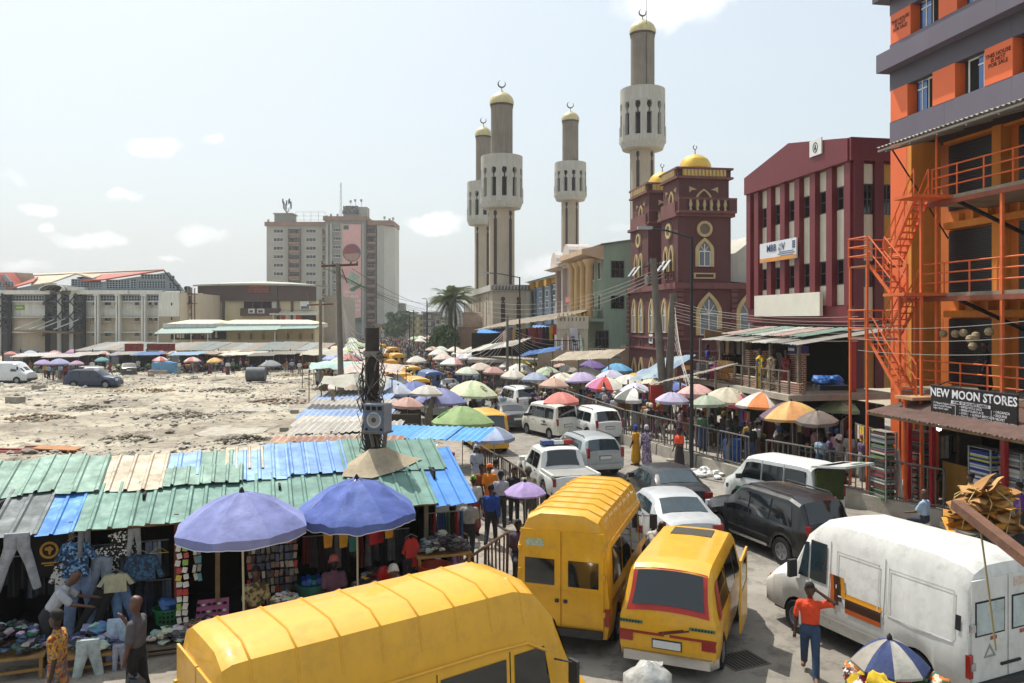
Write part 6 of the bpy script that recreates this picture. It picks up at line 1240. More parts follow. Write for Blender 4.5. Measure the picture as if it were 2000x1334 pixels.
# ---------------------------------------------------------------- parasols
_cloth={}
def cloth(c,rough=.7):return mat(c,rough,var=.22,vs=3,bump=.5,bs=7,dirt=.12)
def parasol(label,x,y,ztop,rad,cols,drop=None,val=.14,pole='9a9a96',n=8,tilt=(0,0),group='market parasols',zb=0.,trim=None,logo=None,fold=.5,seed=None):
 """Ribbed canopy of coloured gores sagging between the ribs, with a valance, ribs, finial and pole."""
 T=thing('parasol',label,'parasol',(x,y,zb),group=group);drop=drop or rad*.5;rr_=random.Random(seed if seed is not None else int(x*77+y*13));h=ztop-zb;near=y<18 and rad>1;sub=8 if near else 4;N_=n*sub;m_=MB();rings=[i/14 for i in range(15)]if near else[.0,.12,.3,.5,.7,.87,1.]
 ph=rr_.uniform(0,6.28)
 def P(rf,a):
  u=(a*n/6.28318)%1;sag=math.sin(math.pi*u);r_=rad*rf*(1-.075*sag*rf);z_=h-drop*(rf**1.75)-.045*rad*sag*math.sin(math.pi*min(1,rf*1.05))+.024*fold*rad*mnoise.noise(Vector((math.cos(a)*rf*5,math.sin(a)*rf*5,x+y)))+(.02*fold*rf*mnoise.noise(Vector((a*7,rf*2.2,x)))+.012*mnoise.noise(Vector((a*3,rf*12,y)))if near else 0)
  return(r_*math.cos(a+ph),r_*math.sin(a+ph),z_)
 uniq=sorted(set(cols));mats=[cloth(c)for c in uniq]
 for k in range(N_):
  a0,a1=6.28318*k/N_,6.28318*(k+1)/N_-1e-6;mi=uniq.index(cols[(k//sub)%len(cols)])
  for i in range(len(rings)-1):
   if i==0:m_.add([P(0,a0),P(rings[1],a0),P(rings[1],a1)],[(0,1,2)],mi)
   else:m_.add([P(rings[i],a0),P(rings[i+1],a0),P(rings[i+1],a1),P(rings[i],a1)],[(0,1,2,3)],mi)
  if val:
   q0,q1=P(1,a0),P(1,a1);v0=val*(.75+.25*math.sin(math.pi*((k%sub)/sub)));v1=val*(.75+.25*math.sin(math.pi*((k%sub+1)/sub)))
   m_.add([q0,q1,(q1[0]*.985,q1[1]*.985,q1[2]-v1),(q0[0]*.985,q0[1]*.985,q0[2]-v0)],[(0,1,2,3)],mi)
 bm=bmesh.new();me=m_.mesh('canopy',mats);bm.from_mesh(me);bmesh.ops.remove_doubles(bm,verts=bm.verts,dist=.004);bmesh.ops.recalc_face_normals(bm,faces=bm.faces);bm.to_mesh(me);bm.free();me.polygons.foreach_set('use_smooth',[True]*len(me.polygons));me.set_sharp_from_angle(angle=R(38));cn=ob('canopy',me,T)
 MB().tube([(0,0,0),(0,0,h-.02)],.022 if rad>.8 else .012,6).build('pole',mat(pole,.5,.3,var=.2),T,40);MB().lathe([(.05,0),(.04,.05),(.012,.09)],8,(0,0,h)).build('finial',DARK,T)
 if rad>.7 and y<48:
  rb=MB().tube([P(f,ph*0)[:2]and Vector(P(f,0))-Vector((0,0,.025))for f in(.05,.3,.6,.85,.99)],.012,4).mesh('rib',STEEL)
  for k in range(n):ob('rib',rb,cn,None,(0,0,6.28318*k/n))
  if zb<1:MB().lathe([(.22,0),(.22,.1),(.05,.14)],10).build('base',CONC,T)
 if trim:
  m2=MB()
  for k in range(N_):
   q0,q1=P(1,6.28318*k/N_),P(1,6.28318*(k+1)/N_);v0=val*(.75+.25*math.sin(math.pi*((k%sub)/sub)));v1=val*(.75+.25*math.sin(math.pi*((k%sub+1)/sub)));m2.bar((q0[0]*.987,q0[1]*.987,q0[2]-v0),(q1[0]*.987,q1[1]*.987,q1[2]-v1),.014)
  m2.build('trim',mat(trim,.6),cn)
 if logo:
  for(a_,f_,rr2,c_)in logo:
   p0=Vector(P(f_,a_));nrm=(Vector(P(f_,a_+.05))-p0).cross(Vector(P(f_+.05,a_))-p0).normalized();nrm=nrm if nrm.z>0 else-nrm;e1=nrm.cross(Vector((0,0,1))).normalized();e2=nrm.cross(e1);m3=MB();O=[(rr2*math.cos(t*.3927),rr2*math.sin(t*.3927))for t in range(16)];I_=[(a*.8,b*.8)for a,b in O]
   ring(m3,O,I_,-.02,.045,'y',(0,0));ring(m3,[(a*.45,b*.3)for a,b in O],[(a*.25,b*.12)for a,b in O],-.02,.045,'y',(0,0));m3.v=[tuple(p0+e1*a+e2*c2+nrm*b)for a,b,c2 in m3.v];m3.build('logo',mat(c_,.7),cn)
 T.rotation_euler=(tilt[0]+rr_.uniform(-.06,.06),tilt[1]+rr_.uniform(-.06,.06),0);return T
def par(px,py,w,cols,label,zt=2.7,zb=None,**kw):
 Y=(CH-zt)*FPX/(py-HY);X=(px-1000)*Y/FPX;zb=(PZ if X>lerp_tab([(p.y,p.x)for p in reversed(KR[::-1])],Y)else 0)if zb is None else zb
 return parasol(label,X,Y,zt,w*Y/FPX/2,cols,zb=zb,**kw)
BL,LIL='5a68b0','8d90c4'
parasol('large faded lilac blue parasol over the stall of socks and bags',-4.88,14.5,3.36,1.2,['7d84b4','747cae'],.6,.17,pole='b9b196',trim='c9cad2',seed=3)
parasol('large blue crumpled parasol over the cloth stall',-3.1,16.0,3.32,1.22,['5568a8','4c5fa2'],.64,.17,pole='b9b196',trim='c9cad2',fold=1.6,tilt=(-.03,.04),seed=8)
for a in((903,793,127,['7f9862','889f69','75905a'],'green parasol with round white logos nearest the yellow taxi van',2.75,dict(logo=[(4.3,.62,.22,'d8e6c4'),(5.1,.62,.3,'6f9a4a'),(3.4,.62,.3,'6f9a4a')])),(920,743,104,['b9c49a','c4c6a6'],'large pale sage green parasol behind the blue ones',2.8,dict(logo=[(4.2,.6,.25,'8fa07a'),(5.1,.6,.25,'8fa07a')])),(812,744,96,['626fa0','5a6799'],'blue parasol left of the pale sage one',2.6,dict(fold=1.5)),(858,757,108,['7a7fa8','7278a2'],'grey lilac parasol in front of the pale sage one',2.6,{}),
  (969,833,86,['9aa6c2','a4b0cb','7b8496'],'pale blue grey parasol over the rear of the taxi van',2.5,{}),(1099,765,74,['c4726a','c97d72'],'salmon red parasol standing at the roadside railing',2.5,dict(val=.2)),(1238,757,80,['d6d3cf','5c6058'],'black and white gored parasol beside the kerb railing',2.7,dict(val=.2)),(1180,735,82,['b9443a','d0cfc0','c9c48f','b0648a','c4c79a','3f4660','cdb4b4','b0648a'],'multicoloured red cream pink and yellow parasol',2.8,dict(val=.25)),
  (1241,728,68,['c48f3a','b39a74','c48f3a','ad9673'],'orange and tan parasol behind the black and white one',2.8,{}),(1242,747,62,['b4b2c6','c6c4cd','a9b4c9'],'pale lilac parasol just behind the black and white one',2.75,{}),(1131,727,60,['8f83b5','8f83b5','b8c48a','b5ada4'],'mauve parasol with a lime gore',2.7,dict(val=.2)),(1070,712,62,['c9a284','cdb79a','c98a78','b9b0a0'],'peach and cream gored parasol by the distant railing',2.7,{}),
  (1105,713,70,['a8a294','a09a8c'],'dull grey beige parasol right of the peach one',2.7,{}),(1156,703,58,['6d578f','65518a'],'deep purple crumpled parasol in front of the green building',3.0,dict(fold=2)),(1207,709,62,['5fa0c4','4f90bc'],'bright sky blue parasol near the maroon mosque',3.0,dict(fold=2)),(1152,718,44,['94b0cf','9db8d4'],'light blue parasol below the purple one',2.7,{}),
  (1016,702,64,['bda94a','c9bd80','c2b05a'],'yellow advertising parasol with a kiosk under it',2.9,dict(val=.3)),(985,705,50,['cbb9b0','d0c4ba'],'cream frilled parasol left of the yellow one',2.7,dict(val=.3)),(954,688,46,['7d68b4','c4a9a0','c9b0a6','c9b0a6'],'parasol with one violet and several peach gores',2.9,{}),(924,688,42,['cdbcb2','d0c2b8'],'pale cream parasol left of the violet and peach one',2.9,{}),(884,698,54,['b9c6c0','d0cfca','c9968f','c6ccc8'],'pale parasol with faint green and red gores',2.7,{}),(866,690,42,['c9b3a6','cdbbb0'],'pinkish cream parasol at the far bend',2.7,{}),(857,682,40,['c4c4bb','c9c7be'],'off white parasol topmost at the far bend',2.7,{}),
  (1358,750,78,['c2928e','c99f9a'],'dusty pink parasol left of the lamp post',3.4,dict(val=.22)),(1417,756,98,['b5ae98','bdb6a0'],'khaki cream parasol right of the lamp post',3.4,dict(val=.2)),(1440,768,84,['4f4440','c2506e','4f4440','5a4e48'],'dark brown parasol with a pink gore',3.15,{}),(1489,765,108,['c98a54','c2bcb4','c97d44','c6c0b8'],'orange and pale grey gored parasol',3.35,dict(val=.12)),(1550,783,124,['c28a52','c9a85e','5f4a5e','c9a060'],'orange and yellow parasol with a plum gore',3.2,dict(val=.12)),(1644,776,96,['a4b58a','b0bf96'],'pale green parasol with printed logos before the fabric shop',3.2,dict(logo=[(4.2,.6,.2,'d5dccb'),(5.,.6,.25,'6f8058')])),
  (1320,741,64,['6a74b4','7f9dc4','6a74b4'],'slanting blue parasol under the grey tin edge',2.7,dict(tilt=(.1,-.25))),(1962,838,84,['45474b','404246'],'charcoal parasol at the right edge before the fabric shop',2.3,{}),
  (690,707,74,['c4ae9c','c9b6a4'],'peach parasol just right of the big wooden pole',2.6,{}),(662,699,62,['b9c2a0','c6c9b4'],'pale green cream parasol behind the big wooden pole',2.7,{}),(652,690,46,['8a96c4','a4aac9'],'pale blue parasol left behind the big wooden pole',2.7,{}),(676,735,84,['3f86bd','c4bcb0','cbb9a8','b9b09f'],'cream parasol with a bright blue gore by the lot fence',2.4,{}),(686,681,36,['9ab84a','a6c25a'],'lime green far parasol right of the wooden pole',2.7,{}),(655,675,44,['cdb9a0','d0bfa9'],'cream far parasol left of the wooden pole',2.7,{}),(755,730,70,['c9b2a6','b04a40','b5beb0','cdb9ac'],'pale parasol with a red gore right of the cable pole',2.5,{})):
 par(*a[:5],zt=a[5],**a[6])
for px,py,w,c,lb in((1000,722,52,['b9b4a8','c4bfb4'],'grey white parasol below the cream frilled one'),(1045,727,56,['8a93a8','969fb2'],'slate parasol below the peach gored one'),(1080,738,60,['b08f7c','b99a88'],'tan pink parasol above the salmon one'),(1195,722,58,['a9a4b8','b4b0c2'],'pale mauve parasol below the sky blue one'),(1275,735,56,['c4bba6','b5a98f'],'beige parasol at the foot of the mosque poles'),(1262,720,46,['7a8fb0','8a9dbb'],'dull blue parasol left of the leaning poles'),(940,708,52,['c2b4a4','b9a99a'],'sandy parasol by the far railing'),(910,716,50,['b3b9a9','bfc4b5'],'grey green parasol by the far railing'),(962,716,46,['a07a72','b08a80'],'brick pink parasol by the far railing'),(900,682,38,['c9c0b2','c2b8aa'],'ivory parasol before the mosque porch'),(938,679,40,['b5a79c','bfb2a8'],'beige grey parasol before the red clothes shop'),(975,690,44,['8f86a8','9a92b2'],'dusty violet parasol before the telephone post'),(1040,700,46,['c4bda8','b9a85f'],'cream and mustard parasol by the blue roof'),(1120,700,46,['b5a08c','c0ad9b'],'fawn parasol below the green building porch'),(1180,694,44,['a8b0b8','b3bac1'],'steel grey parasol on the terrace edge'),(1310,765,66,['a39bb5','b0a9c0'],'lilac grey parasol behind the red pillar'),(1385,772,70,['8f9a86','9ba592'],'moss grey parasol below the khaki one'),(1600,800,80,['6b5f58','766a62'],'dark brown parasol between the plum gored and pale green ones'),(830,752,66,['b5b0a6','c0bbb0'],'off white parasol behind the blue pair'),(775,752,60,['a3a8b5','aeb3bf'],'grey blue parasol left of the blue pair'),(790,775,64,['b08a7f','bb978c'],'salmon brown parasol beside the blue roof sheets'),(720,700,50,['b9a998','c4b5a5'],'buff parasol behind the cable post'),(735,680,40,['c4beb2','b9b3a8'],'chalk parasol far behind the cable post'),(815,695,40,['c9c4ba','bfb9ae'],'white parasol among the far minibuses'),(700,668,36,['9fb08a','a9b996'],'faded lime parasol at the far left kerb')):par(px,py,w,c,lb,zt=2.9 if px<1300 else 3.2,zb=None)
for k,(px,py,w,c,lb)in enumerate(((82,702,33,['a08db0'],'left of three near parasols in the lot, lilac'),(116,700,41,['8f90ad'],'middle and widest of three near parasols in the lot, lavender grey'),(151,704,27,['a9879c'],'right and smallest of three near parasols in the lot, mauve'),(108,684,27,['b5837c'],'dusty red parasol at the fence before the market hall door'),(142,682,28,['a97d97'],'pinkish mauve parasol before the market hall entrance'),(173,686,30,['737fae'],'slate blue parasol left of the cream multicoloured one'),(200,685,32,['c0ac9a','b3716a','c4b58f'],'cream red and yellow gored parasol at the lot fence'),(232,686,36,['7d72b5'],'violet parasol above the red fence panel'),(200,697,26,['5f8f8f'],'teal parasol between the red fence panels'),(314,685,26,['b8605c'],'red parasol behind the grey lot fence'),(314,696,30,['b5605c','c6b3ac'],'red and white parasol beside the blue water tank'),(338,685,26,['c6ac56','6f86b3','c4bda9'],'yellow blue and white small parasol at the lot fence'),(377,697,33,['b36d68','c4b5ad'],'faded red and white parasol right of the blue tank'),(422,698,31,['c49a5a','c9ae6e','b9794f'],'yellow and orange parasol mid row in the lot'),(529,703,41,['84888a','7c8082'],'plain grey parasol behind the culvert drum'),(416,686,28,['b9625e','bd7d76'],'small red parasol above the grey fence'),(391,686,24,['c4c2bd'],'white small parasol above the grey fence'),(450,687,26,['a3a5a8'],'pale grey small parasol above the fence left of the drum'),
  (40,690,30,['c9c2bd','a98a94'],'pale parasol at the far left of the lot fence'),(20,686,24,['b5776f'],'dull red parasol at the left end of the lot fence'),(60,684,28,['aab0b8'],'grey blue parasol at the far left of the lot'))):
 par(px,py,w,c,lb,zt=2.5,zb=0,group='parasols round the sandy lot')
rq=random.Random(14);ORD='first second third fourth fifth sixth seventh eighth ninth tenth eleventh twelfth'.split();PC=[('cream','c9c0ae'),('dusty pink','b99a92'),('pale blue','9fb0c4'),('sage','a4b096'),('sand','b8a68c'),('mauve','a596b5'),('off white','c9c6be'),('faded red','b5706a')]
for i in range(11):
 for side,nm in((2.2,'railing'),(5.4,'wall'),(-1,'left kerb')):
  Y=50+i*4.6+rq.uniform(-.8,.8);c=PC[(i*3+(5 if side>3 else 2))%8];kx=lerp_tab([(p.y,p.x)for p in KR],Y);X=kx+side+rq.uniform(-.4,.4)if side>0 else kx-11.5+rq.uniform(-.8,.8)
  if side>0 and Y<54:continue
  parasol('%s parasol, %s up the street in the row along the %s'%(c[0],ORD[i],nm),X,Y,rq.uniform(2.6,3.0),rq.uniform(1.15,1.5),[c[1]]if rq.random()<.6 else[c[1],'c6c2b8'],zb=PZ if side>0 else 0)
rq=random.Random(13)
FARC=[['c9c2b5'],['cfc9c0'],['b9c0b4'],['c4a79b'],['9fae8a'],['b5b9c4'],['d0ccc4','b9b0a5']]
for k in range(26):
 Y=rq.uniform(95,210);lo=lerp_tab([(70,-14),(150,-27),(250,-50)],Y);hi=lerp_tab([(70,-5),(110,-9.5),(150,-14),(250,-38)],Y);X=rq.choice([lo+rq.uniform(-4,3),hi+rq.uniform(-2,5)])
 fc=rq.choice(FARC);parasol('tiny %s parasol in the mass of far street parasols'%dict(zip('c9c2b5 cfc9c0 b9c0b4 c4a79b 9fae8a b5b9c4 d0ccc4'.split(),('cream','off white','pale green','dusty pink','sage green','pale blue','two toned'))).get(fc[0]),X,Y,2.6,rq.uniform(1.1,1.5),fc,group='far street parasols',zb=0)
# the kiosk under the yellow parasol, and the closed sun shade on the near pavement
pp=par(1027,940,84,['9c86b8','a08bbb'],'small lilac sunshade held up in front of the railing',zt=2.0,zb=LZ,val=.05,group='hand umbrellas')
# ---------------------------------------------------------------- poles, lamps and wires
POLEW=mat('7a736a',.9,var=.3,vs=1.5,streak=.35,bump=.3,bs=14)
def upole(name,label,cat,px,Y,pyt,r,lean=0.,zb=0.,m=None,r1=.75):
 X=(px-1000)*Y/FPX;zt=CH-(pyt-HY)*Y/FPX;T=thing(name,label,cat,(X,Y,zb));MB().tube([(0,0,-.1),(lean*.5,0,(zt-zb)/2),(lean,0,zt-zb)],[r,r*(1+r1)/2,r*r1],10).build('shaft',m or POLEW,T,40);return T,zt-zb
T,h=upole('utility_pole','tall grey wooden utility pole with a crossarm at the lot edge','pole',668,50,516,.2,-.25);MB().bar((-1.3,0,h-.12),(1.0,0,h-.02),.12,.14).build('crossarm',RUST,T)
for x_ in(-1.25,-.6,.55,.95):MB().lathe([(.03,0),(.07,.05),(.05,.12),(.07,.17),(.02,.22)],8,(x_,0,h)).build('insulator',mat('3f5f55',.3),T)
MB().bar((.35,-.1,h-1.2),(0,-.1,h-.3),.06).build('brace',RUST,T)
T2,h2=upole('utility_pole','thinner wooden utility pole left of the tall crossarm pole','pole',626,70,585,.17);MB().bar((-1.2,0,h2-.5),(1.1,0,h2-.4),.12).build('crossarm',RUST,T2);MB().bar((-.9,0,h2-.5),(-1.3,0,h2+.9),.06).build('brace',WOODG,T2)
# the cable wrapped post that carries the loudspeaker
T,h=upole('cable_pole','dark post wrapped in tangled cables rising through the green stall roof','pole',727,19.5,640,.19,0,0,mat('3a342d',.9,var=.4,vs=5,bump=.6,bs=12),.9);rq=random.Random(2)
for k in range(80):
 z0=rq.uniform(2.7,h-.3);a=rq.uniform(0,6.28);tw=rq.uniform(.6,2.4)*rq.choice((-1,1));ln=rq.uniform(.2,1.3);r0=rq.uniform(.2,.3);MB().tube([((r0+.05*math.sin(7*i+k))*math.cos(a+tw*i/8),(r0+.05*math.sin(5*i+k))*math.sin(a+tw*i/8),max(2.5,z0-ln*i/8))for i in range(9)],rq.uniform(.008,.02),4).build('cable',mat(rq.choice(['1a1816','3a352f','6b645a','8a8276','57504a']),.7,var=.2),T)
for k in range(10):z0=rq.uniform(3.2,h-.3);a=rq.uniform(2.8,3.6)*rq.choice((1,0));MB().tube([(.18*math.cos(a),-.1,z0),(.34*math.cos(a),-.25,z0-.15),(.24*math.cos(a),-.22,z0-.45),(.2*math.cos(a),-.15,z0-.2)],.012,4).build('cable',mat('57504a',.7),T)
for z_ in(5.6,4.4,3.95):MB().lathe([(.22,0),(.23,.08),(.22,.14)],12,(0,0,z_)).build('strap',mat('77726a',.7),T,40)
p=A(738,815,19.0);T=thing('loudspeaker','grey loudspeaker box with a round cone strapped to the cable post','loudspeaker',(p.x,p.y,p.z-.33),R(-16));CAB=mat('85878e',.6,var=.2,vs=4,dirt=.25)
MB().bx(-.27,.27,-.2,.2,0,.66).build('cabinet',CAB,T);MB().bx(-.25,.25,-.215,-.2,.02,.64).build('front_panel',mat('5c5f66',.6,var=.15,vs=6),T)
q=MB();q.prism([(.19*math.cos(t*.3142),.29+.19*math.sin(t*.3142))for t in range(20)],-.222,-.214,'y');q.build('cone_surround',mat('b5b2a8',.6),T);q=MB();q.prism([(.15*math.cos(t*.3142),.29+.15*math.sin(t*.3142))for t in range(20)],-.228,-.221,'y');q.build('cone',mat('8b887f',.7),T);q=MB();q.prism([(.06*math.cos(t*.3142),.29+.06*math.sin(t*.3142))for t in range(20)],-.238,-.227,'y');q.build('dust_cap',mat('3d3b38',.5),T)
for x_ in(-.15,0,.15):MB().bx(x_-.05,x_+.05,-.224,-.213,.52,.61).build('tweeter',BLACK,T)
for x_ in(-.19,.19):MB().tube([(x_,-.222,.07),(x_,-.21,.07)],.035,10).build('bass_port',BLACK,T)
MB().bx(-.3,.3,-.22,.22,-.04,-.002).build('shelf',WOODG,T);q=MB();[q.bar((x_,0,-.05),(x_*.4,.1,-.75),.07)for x_ in(-.2,.2)];q.build('prop',WOODG,T);MB().tube([(-.28,-.22,.4),(0,-.24,.44),(.28,-.22,.38)],.008,4).build('strap',mat('4a86b0',.6),T)
# leaning pair of poles by the mosque
for k,(px,pyt,ln,lb)in enumerate(((1300,505,-.75,'weathered timber pole leaning left before the maroon mosque'),(1302,574,.4,'shorter timber pole beside the leaning one at the mosque'))):
 T,h=upole('utility_pole',lb,'pole',px,47,pyt,.27,ln,PZ)
 if k==0:MB().bar((ln-.6,0,h-.5),(ln+.5,0,h-.35),.1).build('crossarm',RUST,T);[MB().lathe([(.03,0),(.09,.08),(.05,.2)],8,(ln+x_,0,h-.4)).build('insulator',mat('4a4f4a',.3),T)for x_ in(-.5,-.25,.2,.45)];MB().lathe([(.0,0),(.16,0),(.16,.45),(0,.5)],10,(ln-.35,-.1,h-1.5)).build('junction_box',STEEL,T)
LAMPM=mat('26282b',.5,.3,var=.15)
for k,(px,pyt,Y,arm,lb)in enumerate(((1351,462,33,-1.75,'tall black street lamp with a left arm before the maroon mosque'),(1015,541,66,-2.6,'black street lamp whose arm reaches left at the mosque hall'),(834,588,118,-.2,'far thin lamp post left of the palm'),(889,574,95,0,'thin dark lamp post in front of the palm'),(808,605,150,0,'farthest thin lamp post beside the olive block'),(800,610,160,0,'thin lamp post left of the farthest one'))):
 T,h=upole('street_lamp',lb,'street lamp',px,Y,pyt,.085 if Y<80 else .12,0,PZ if Y<80 else 0,LAMPM,.7)
 if arm:MB().tube([(0,0,h-.05),(arm*.6,0,h+.25),(arm,0,h+.35)],.04,6).build('arm',LAMPM,T);MB().bx(arm-.5,arm+.1,-.13,.13,h+.3,h+.42).build('lamp_head',mat('9a9c9c',.4),T)
q,h=upole('steel_post','grey telephone post hung with many cables before the red clothes shop','pole',991,66,617,.13,0,PZ)
WM=mat('4a463f',.6,var=0);WL=mat('a9a59a',.6,var=0)
a=A(668,520,50);b=A(1130,690,80);C1=A(991,640,66);D1=A(1295,520,47)
for k in range(6):wire('power_line','overhead power line from the crossarm pole toward the palm',a+Vector((rq.uniform(-1.2,.9),0,-.1-.05*k)),A(889+k*8,590+k*9,95),1.0,.016,12,WM,'overhead wires')
for k in range(9):wire('power_line','pale cable fanning from the telephone post to the right',C1+Vector((0,0,-.15*k)),A(1140+12*k,650+8*k,74),.8+.2*k,.022,12,WL,'cables of the telephone post')
for k in range(6):wire('power_line','cable running down from the telephone post to the left stalls',C1+Vector((0,0,-.12*k)),A(905+8*k,690+6*k,62),.5,.018,10,WL,'cables dropping to the left stalls')
for k in range(4):wire('power_line','long cable from the mosque poles toward the far left',D1+Vector((0,0,-.2*k)),A(940,585+10*k,70),1.2,.014,16,WL,'long street cables')
for k in range(7):wire('power_line','cable from the leaning pole across to the orange staircase',A(1316,590+6*k,46.8),A(1676+40*(k%3),618+8*k,30),.35,.011,14,WL,'cables to the orange staircase')
for k in range(3):wire('power_line','long cable crossing in front of the orange balconies',A(1676,640+22*k,27),A(2100,615+34*k,20),.15,.011,14,WL,'cables before the balconies')
for k in range(6):wire('power_line','slack cable hanging down beside the mosque lamp post',A(1318,600+14*k,44),A(1345+8*k,770,36),.5+.1*k,.012,10,WL,'slack cables at the mosque')
for k in range(8):wire('power_line','tangled cable between the crossarm pole and cable post',A(668+k,590+10*k,50),A(722,655+12*k,20),.6,.012,10,WM,'cables to the cable post')
# ---------------------------------------------------------------- the near stall row under the patched tin roof
F=Fr(-1.08,17.6,18.4);FS=F
T=thing('market_stall','long dark market stall under a patchwork of green, blue and cream tin sheets','stall',F.o(),F.a)
def tin(c,d=.25):return mat(c,.55,.15,var=.25,vs=1.2,dirt=min(.8,d+.15))
GR,GR2,BLU,LBL,CRE,SLA=tin('5f8479'),tin('718f82',.35),tin('3d7cc0',.12),tin('7d9fc4',.2),tin('b3a691',.35),tin('5a6466',.3)
def tier(y0,z0,y1,z1,seq,seed):
 for k,(a,b,m,dy,ln)in enumerate(seq):
  xa,xb=F.x(a,(y0+y1)/2),F.x(b,(y0+y1)/2);s_=Vector((0,y1-y0,z1-z0));L_=s_.length*ln;d_=s_.normalized();o=Vector((xa,y0,z0))+d_*dy+Vector((0,0,.012*(k%3)+.004));n=max(1,round((xb-xa)/1.05));w=(xb-xa)/n
  for i in range(n):sheet('roof_sheet',T,o+Vector((w*i,random.Random(seed+k*7+i).uniform(-.05,.05),.006*(i%2))),(1,random.Random(seed*3+k+i).uniform(-.012,.012),0),d_,w+.05,L_,m,pitch=.34,amp=.035,kind='trap',jitter=.035,seed=seed+k*9+i)
tier(-.15,2.47,1.7,2.98,[(-90,92,SLA,0,1),(92,158,BLU,-.05,1),(158,835,GR,0,1),(833,908,BLU,-.02,1.55)],100)
tier(1.4,2.95,3.1,3.42,[(-90,60,GR2,-.1,1),(60,150,GR2,.05,1),(125,205,GR2,-.1,1),(195,322,CRE,-.1,1),(318,388,LBL,.35,.7),(320,470,GR2,-.05,.5),(388,450,GR2,.1,.9),(440,512,CRE,.55,.7),(455,560,LBL,-.05,.9),(505,600,LBL,.1,1),(545,672,tin('6a90c2',.2),.15,1),(665,720,GR,.3,.95),(715,855,GR,.0,1)],300)
q=MB();c_=Vector((F.x(737,1.9),1.9,3.18));base=[(-.9,-.6),(-.25,-.78),(.4,-.5),(1.1,.05),(.55,.4),(0,.6),(-.5,.4),(-.72,0)];vs=[c_+Vector((a*.22,b*.22,.28))for a,b in base]+[Vector((c_.x+a*.6,c_.y+b*.62,3.08+.12*math.sin(3*i)+(b*.62)*.27+.1))for i,(a,b)in enumerate(base)]+[Vector((c_.x+a,c_.y+b,3.055+b*.28+.06))for i,(a,b)in enumerate(base)]
q.add(vs,[(i+k*8,(i+1)%8+k*8,(i+1)%8+8+k*8,i+8+k*8)for k in(0,1)for i in range(8)]);q.build('canvas_collar',mat('a5977f',.95,var=.25,vs=3,dirt=.4),T,60)
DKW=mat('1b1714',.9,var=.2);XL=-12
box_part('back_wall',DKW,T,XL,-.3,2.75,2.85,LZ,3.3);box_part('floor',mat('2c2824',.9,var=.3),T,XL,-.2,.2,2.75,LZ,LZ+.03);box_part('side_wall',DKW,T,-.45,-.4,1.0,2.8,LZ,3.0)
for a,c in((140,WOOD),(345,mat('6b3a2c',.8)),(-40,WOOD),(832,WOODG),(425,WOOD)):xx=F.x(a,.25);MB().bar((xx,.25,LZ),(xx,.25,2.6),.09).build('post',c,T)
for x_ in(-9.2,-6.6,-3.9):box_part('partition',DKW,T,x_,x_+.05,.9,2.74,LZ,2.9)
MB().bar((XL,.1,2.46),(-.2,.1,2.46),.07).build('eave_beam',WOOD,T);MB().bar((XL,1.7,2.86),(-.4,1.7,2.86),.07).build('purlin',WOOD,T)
def at_stall(px,y_,py):"""A point in the stall's depth y_ behind the eave.""";x_=F.x(px,y_);return W3(F,x_,y_,F.z(py,x_,y_))
def jeans(lb,px,py,y_,h,c,spread=.12,rz=0.,tilt=0.,cat='jeans',n=8):
 """Trousers hanging flat from the waist: thick flattened legs."""
 T_=thing('hanging_jeans' if cat=='jeans' else 'hanging_trousers',lb,cat,at_stall(px,y_,py),F.a+rz,'clothes hung in the stall');T_.rotation_euler=(0,tilt,F.a+rz);k=h/1.0;m=MB()
 for s in(-1,1):
  pts=[(s*.09*k,0,-.02*k),(s*.1*k,.01,-.25*k),(s*(.12+spread*.4)*k,.02,-.55*k),(s*(.12+spread)*k,0,-h)];q0=len(m.v);m.tube(pts,[.115*k,.11*k,.085*k,.07*k],8);m.v[q0:]=[(x_,yy*.45,z_+.01*math.sin(z_*40+x_*9))for x_,yy,z_ in m.v[q0:]]
 m.build('legs',mat(c,.9,var=.5,vs=4.5,bump=.5,bs=14),T_,60);MB().bx(-.19*k,.19*k,-.045,.045,-.06*k,.01).build('waistband',mat(c,.9,var=.3,vs=5),T_)
def shirt(lb,px,py,y_,w,h,m_,cat='shirt',rz=0.,sl=.5):
 T_=thing('hanging_shirt',lb,cat,at_stall(px,y_,py),F.a+rz,'clothes hung in the stall');m=MB();m.prism([(-w*.5,-h),(w*.5,-h),(w*.48,-h*.35),(w*.5,-h*.08),(w*.15,0),(0,-h*.07),(-w*.15,0),(-w*.5,-h*.08),(-w*.48,-h*.35)],-.05,.05,'y');m.build('front',m_,T_)
 for s in(-1,1):MB().prism([(s*w*.5,-h*.08),(s*w*.82,-h*sl),(s*w*.62,-h*(sl+.06)),(s*w*.47,-h*.35)],-.04,.04,'y').build('sleeve',m_,T_)
 MB().tube([(-.14,0,.0),(0,0,.08),(.14,0,0)],.008,4).build('hanger',STEEL,T_);return T_
jeans('pale grey washed jeans hanging at the far left',33,1042,-.1,1.05,'8f9299',.2);jeans('blue jeans with tan patches, hanging low beside the post',158,1112,.15,1.25,'7d93b5',.05,.2);jeans('faded grey blue jeans hanging beside the patched pair',200,1088,.1,1.0,'77808f',.04,-.3,.12);jeans('black jeans slung at a slant in the stall',205,1155,-.05,.9,'1c1c20',.03,.3,.45);jeans('light grey jeans hung high under the eave',165,1032,.0,.55,'6d7076',.02,.5);jeans('washed blue jeans hanging behind the man in grey',232,1150,.1,.9,'5f7ea8',.04,0,-.2);jeans('grey cut jeans hung near the wire hanger',262,1032,.1,.55,'8a8f90',.06)
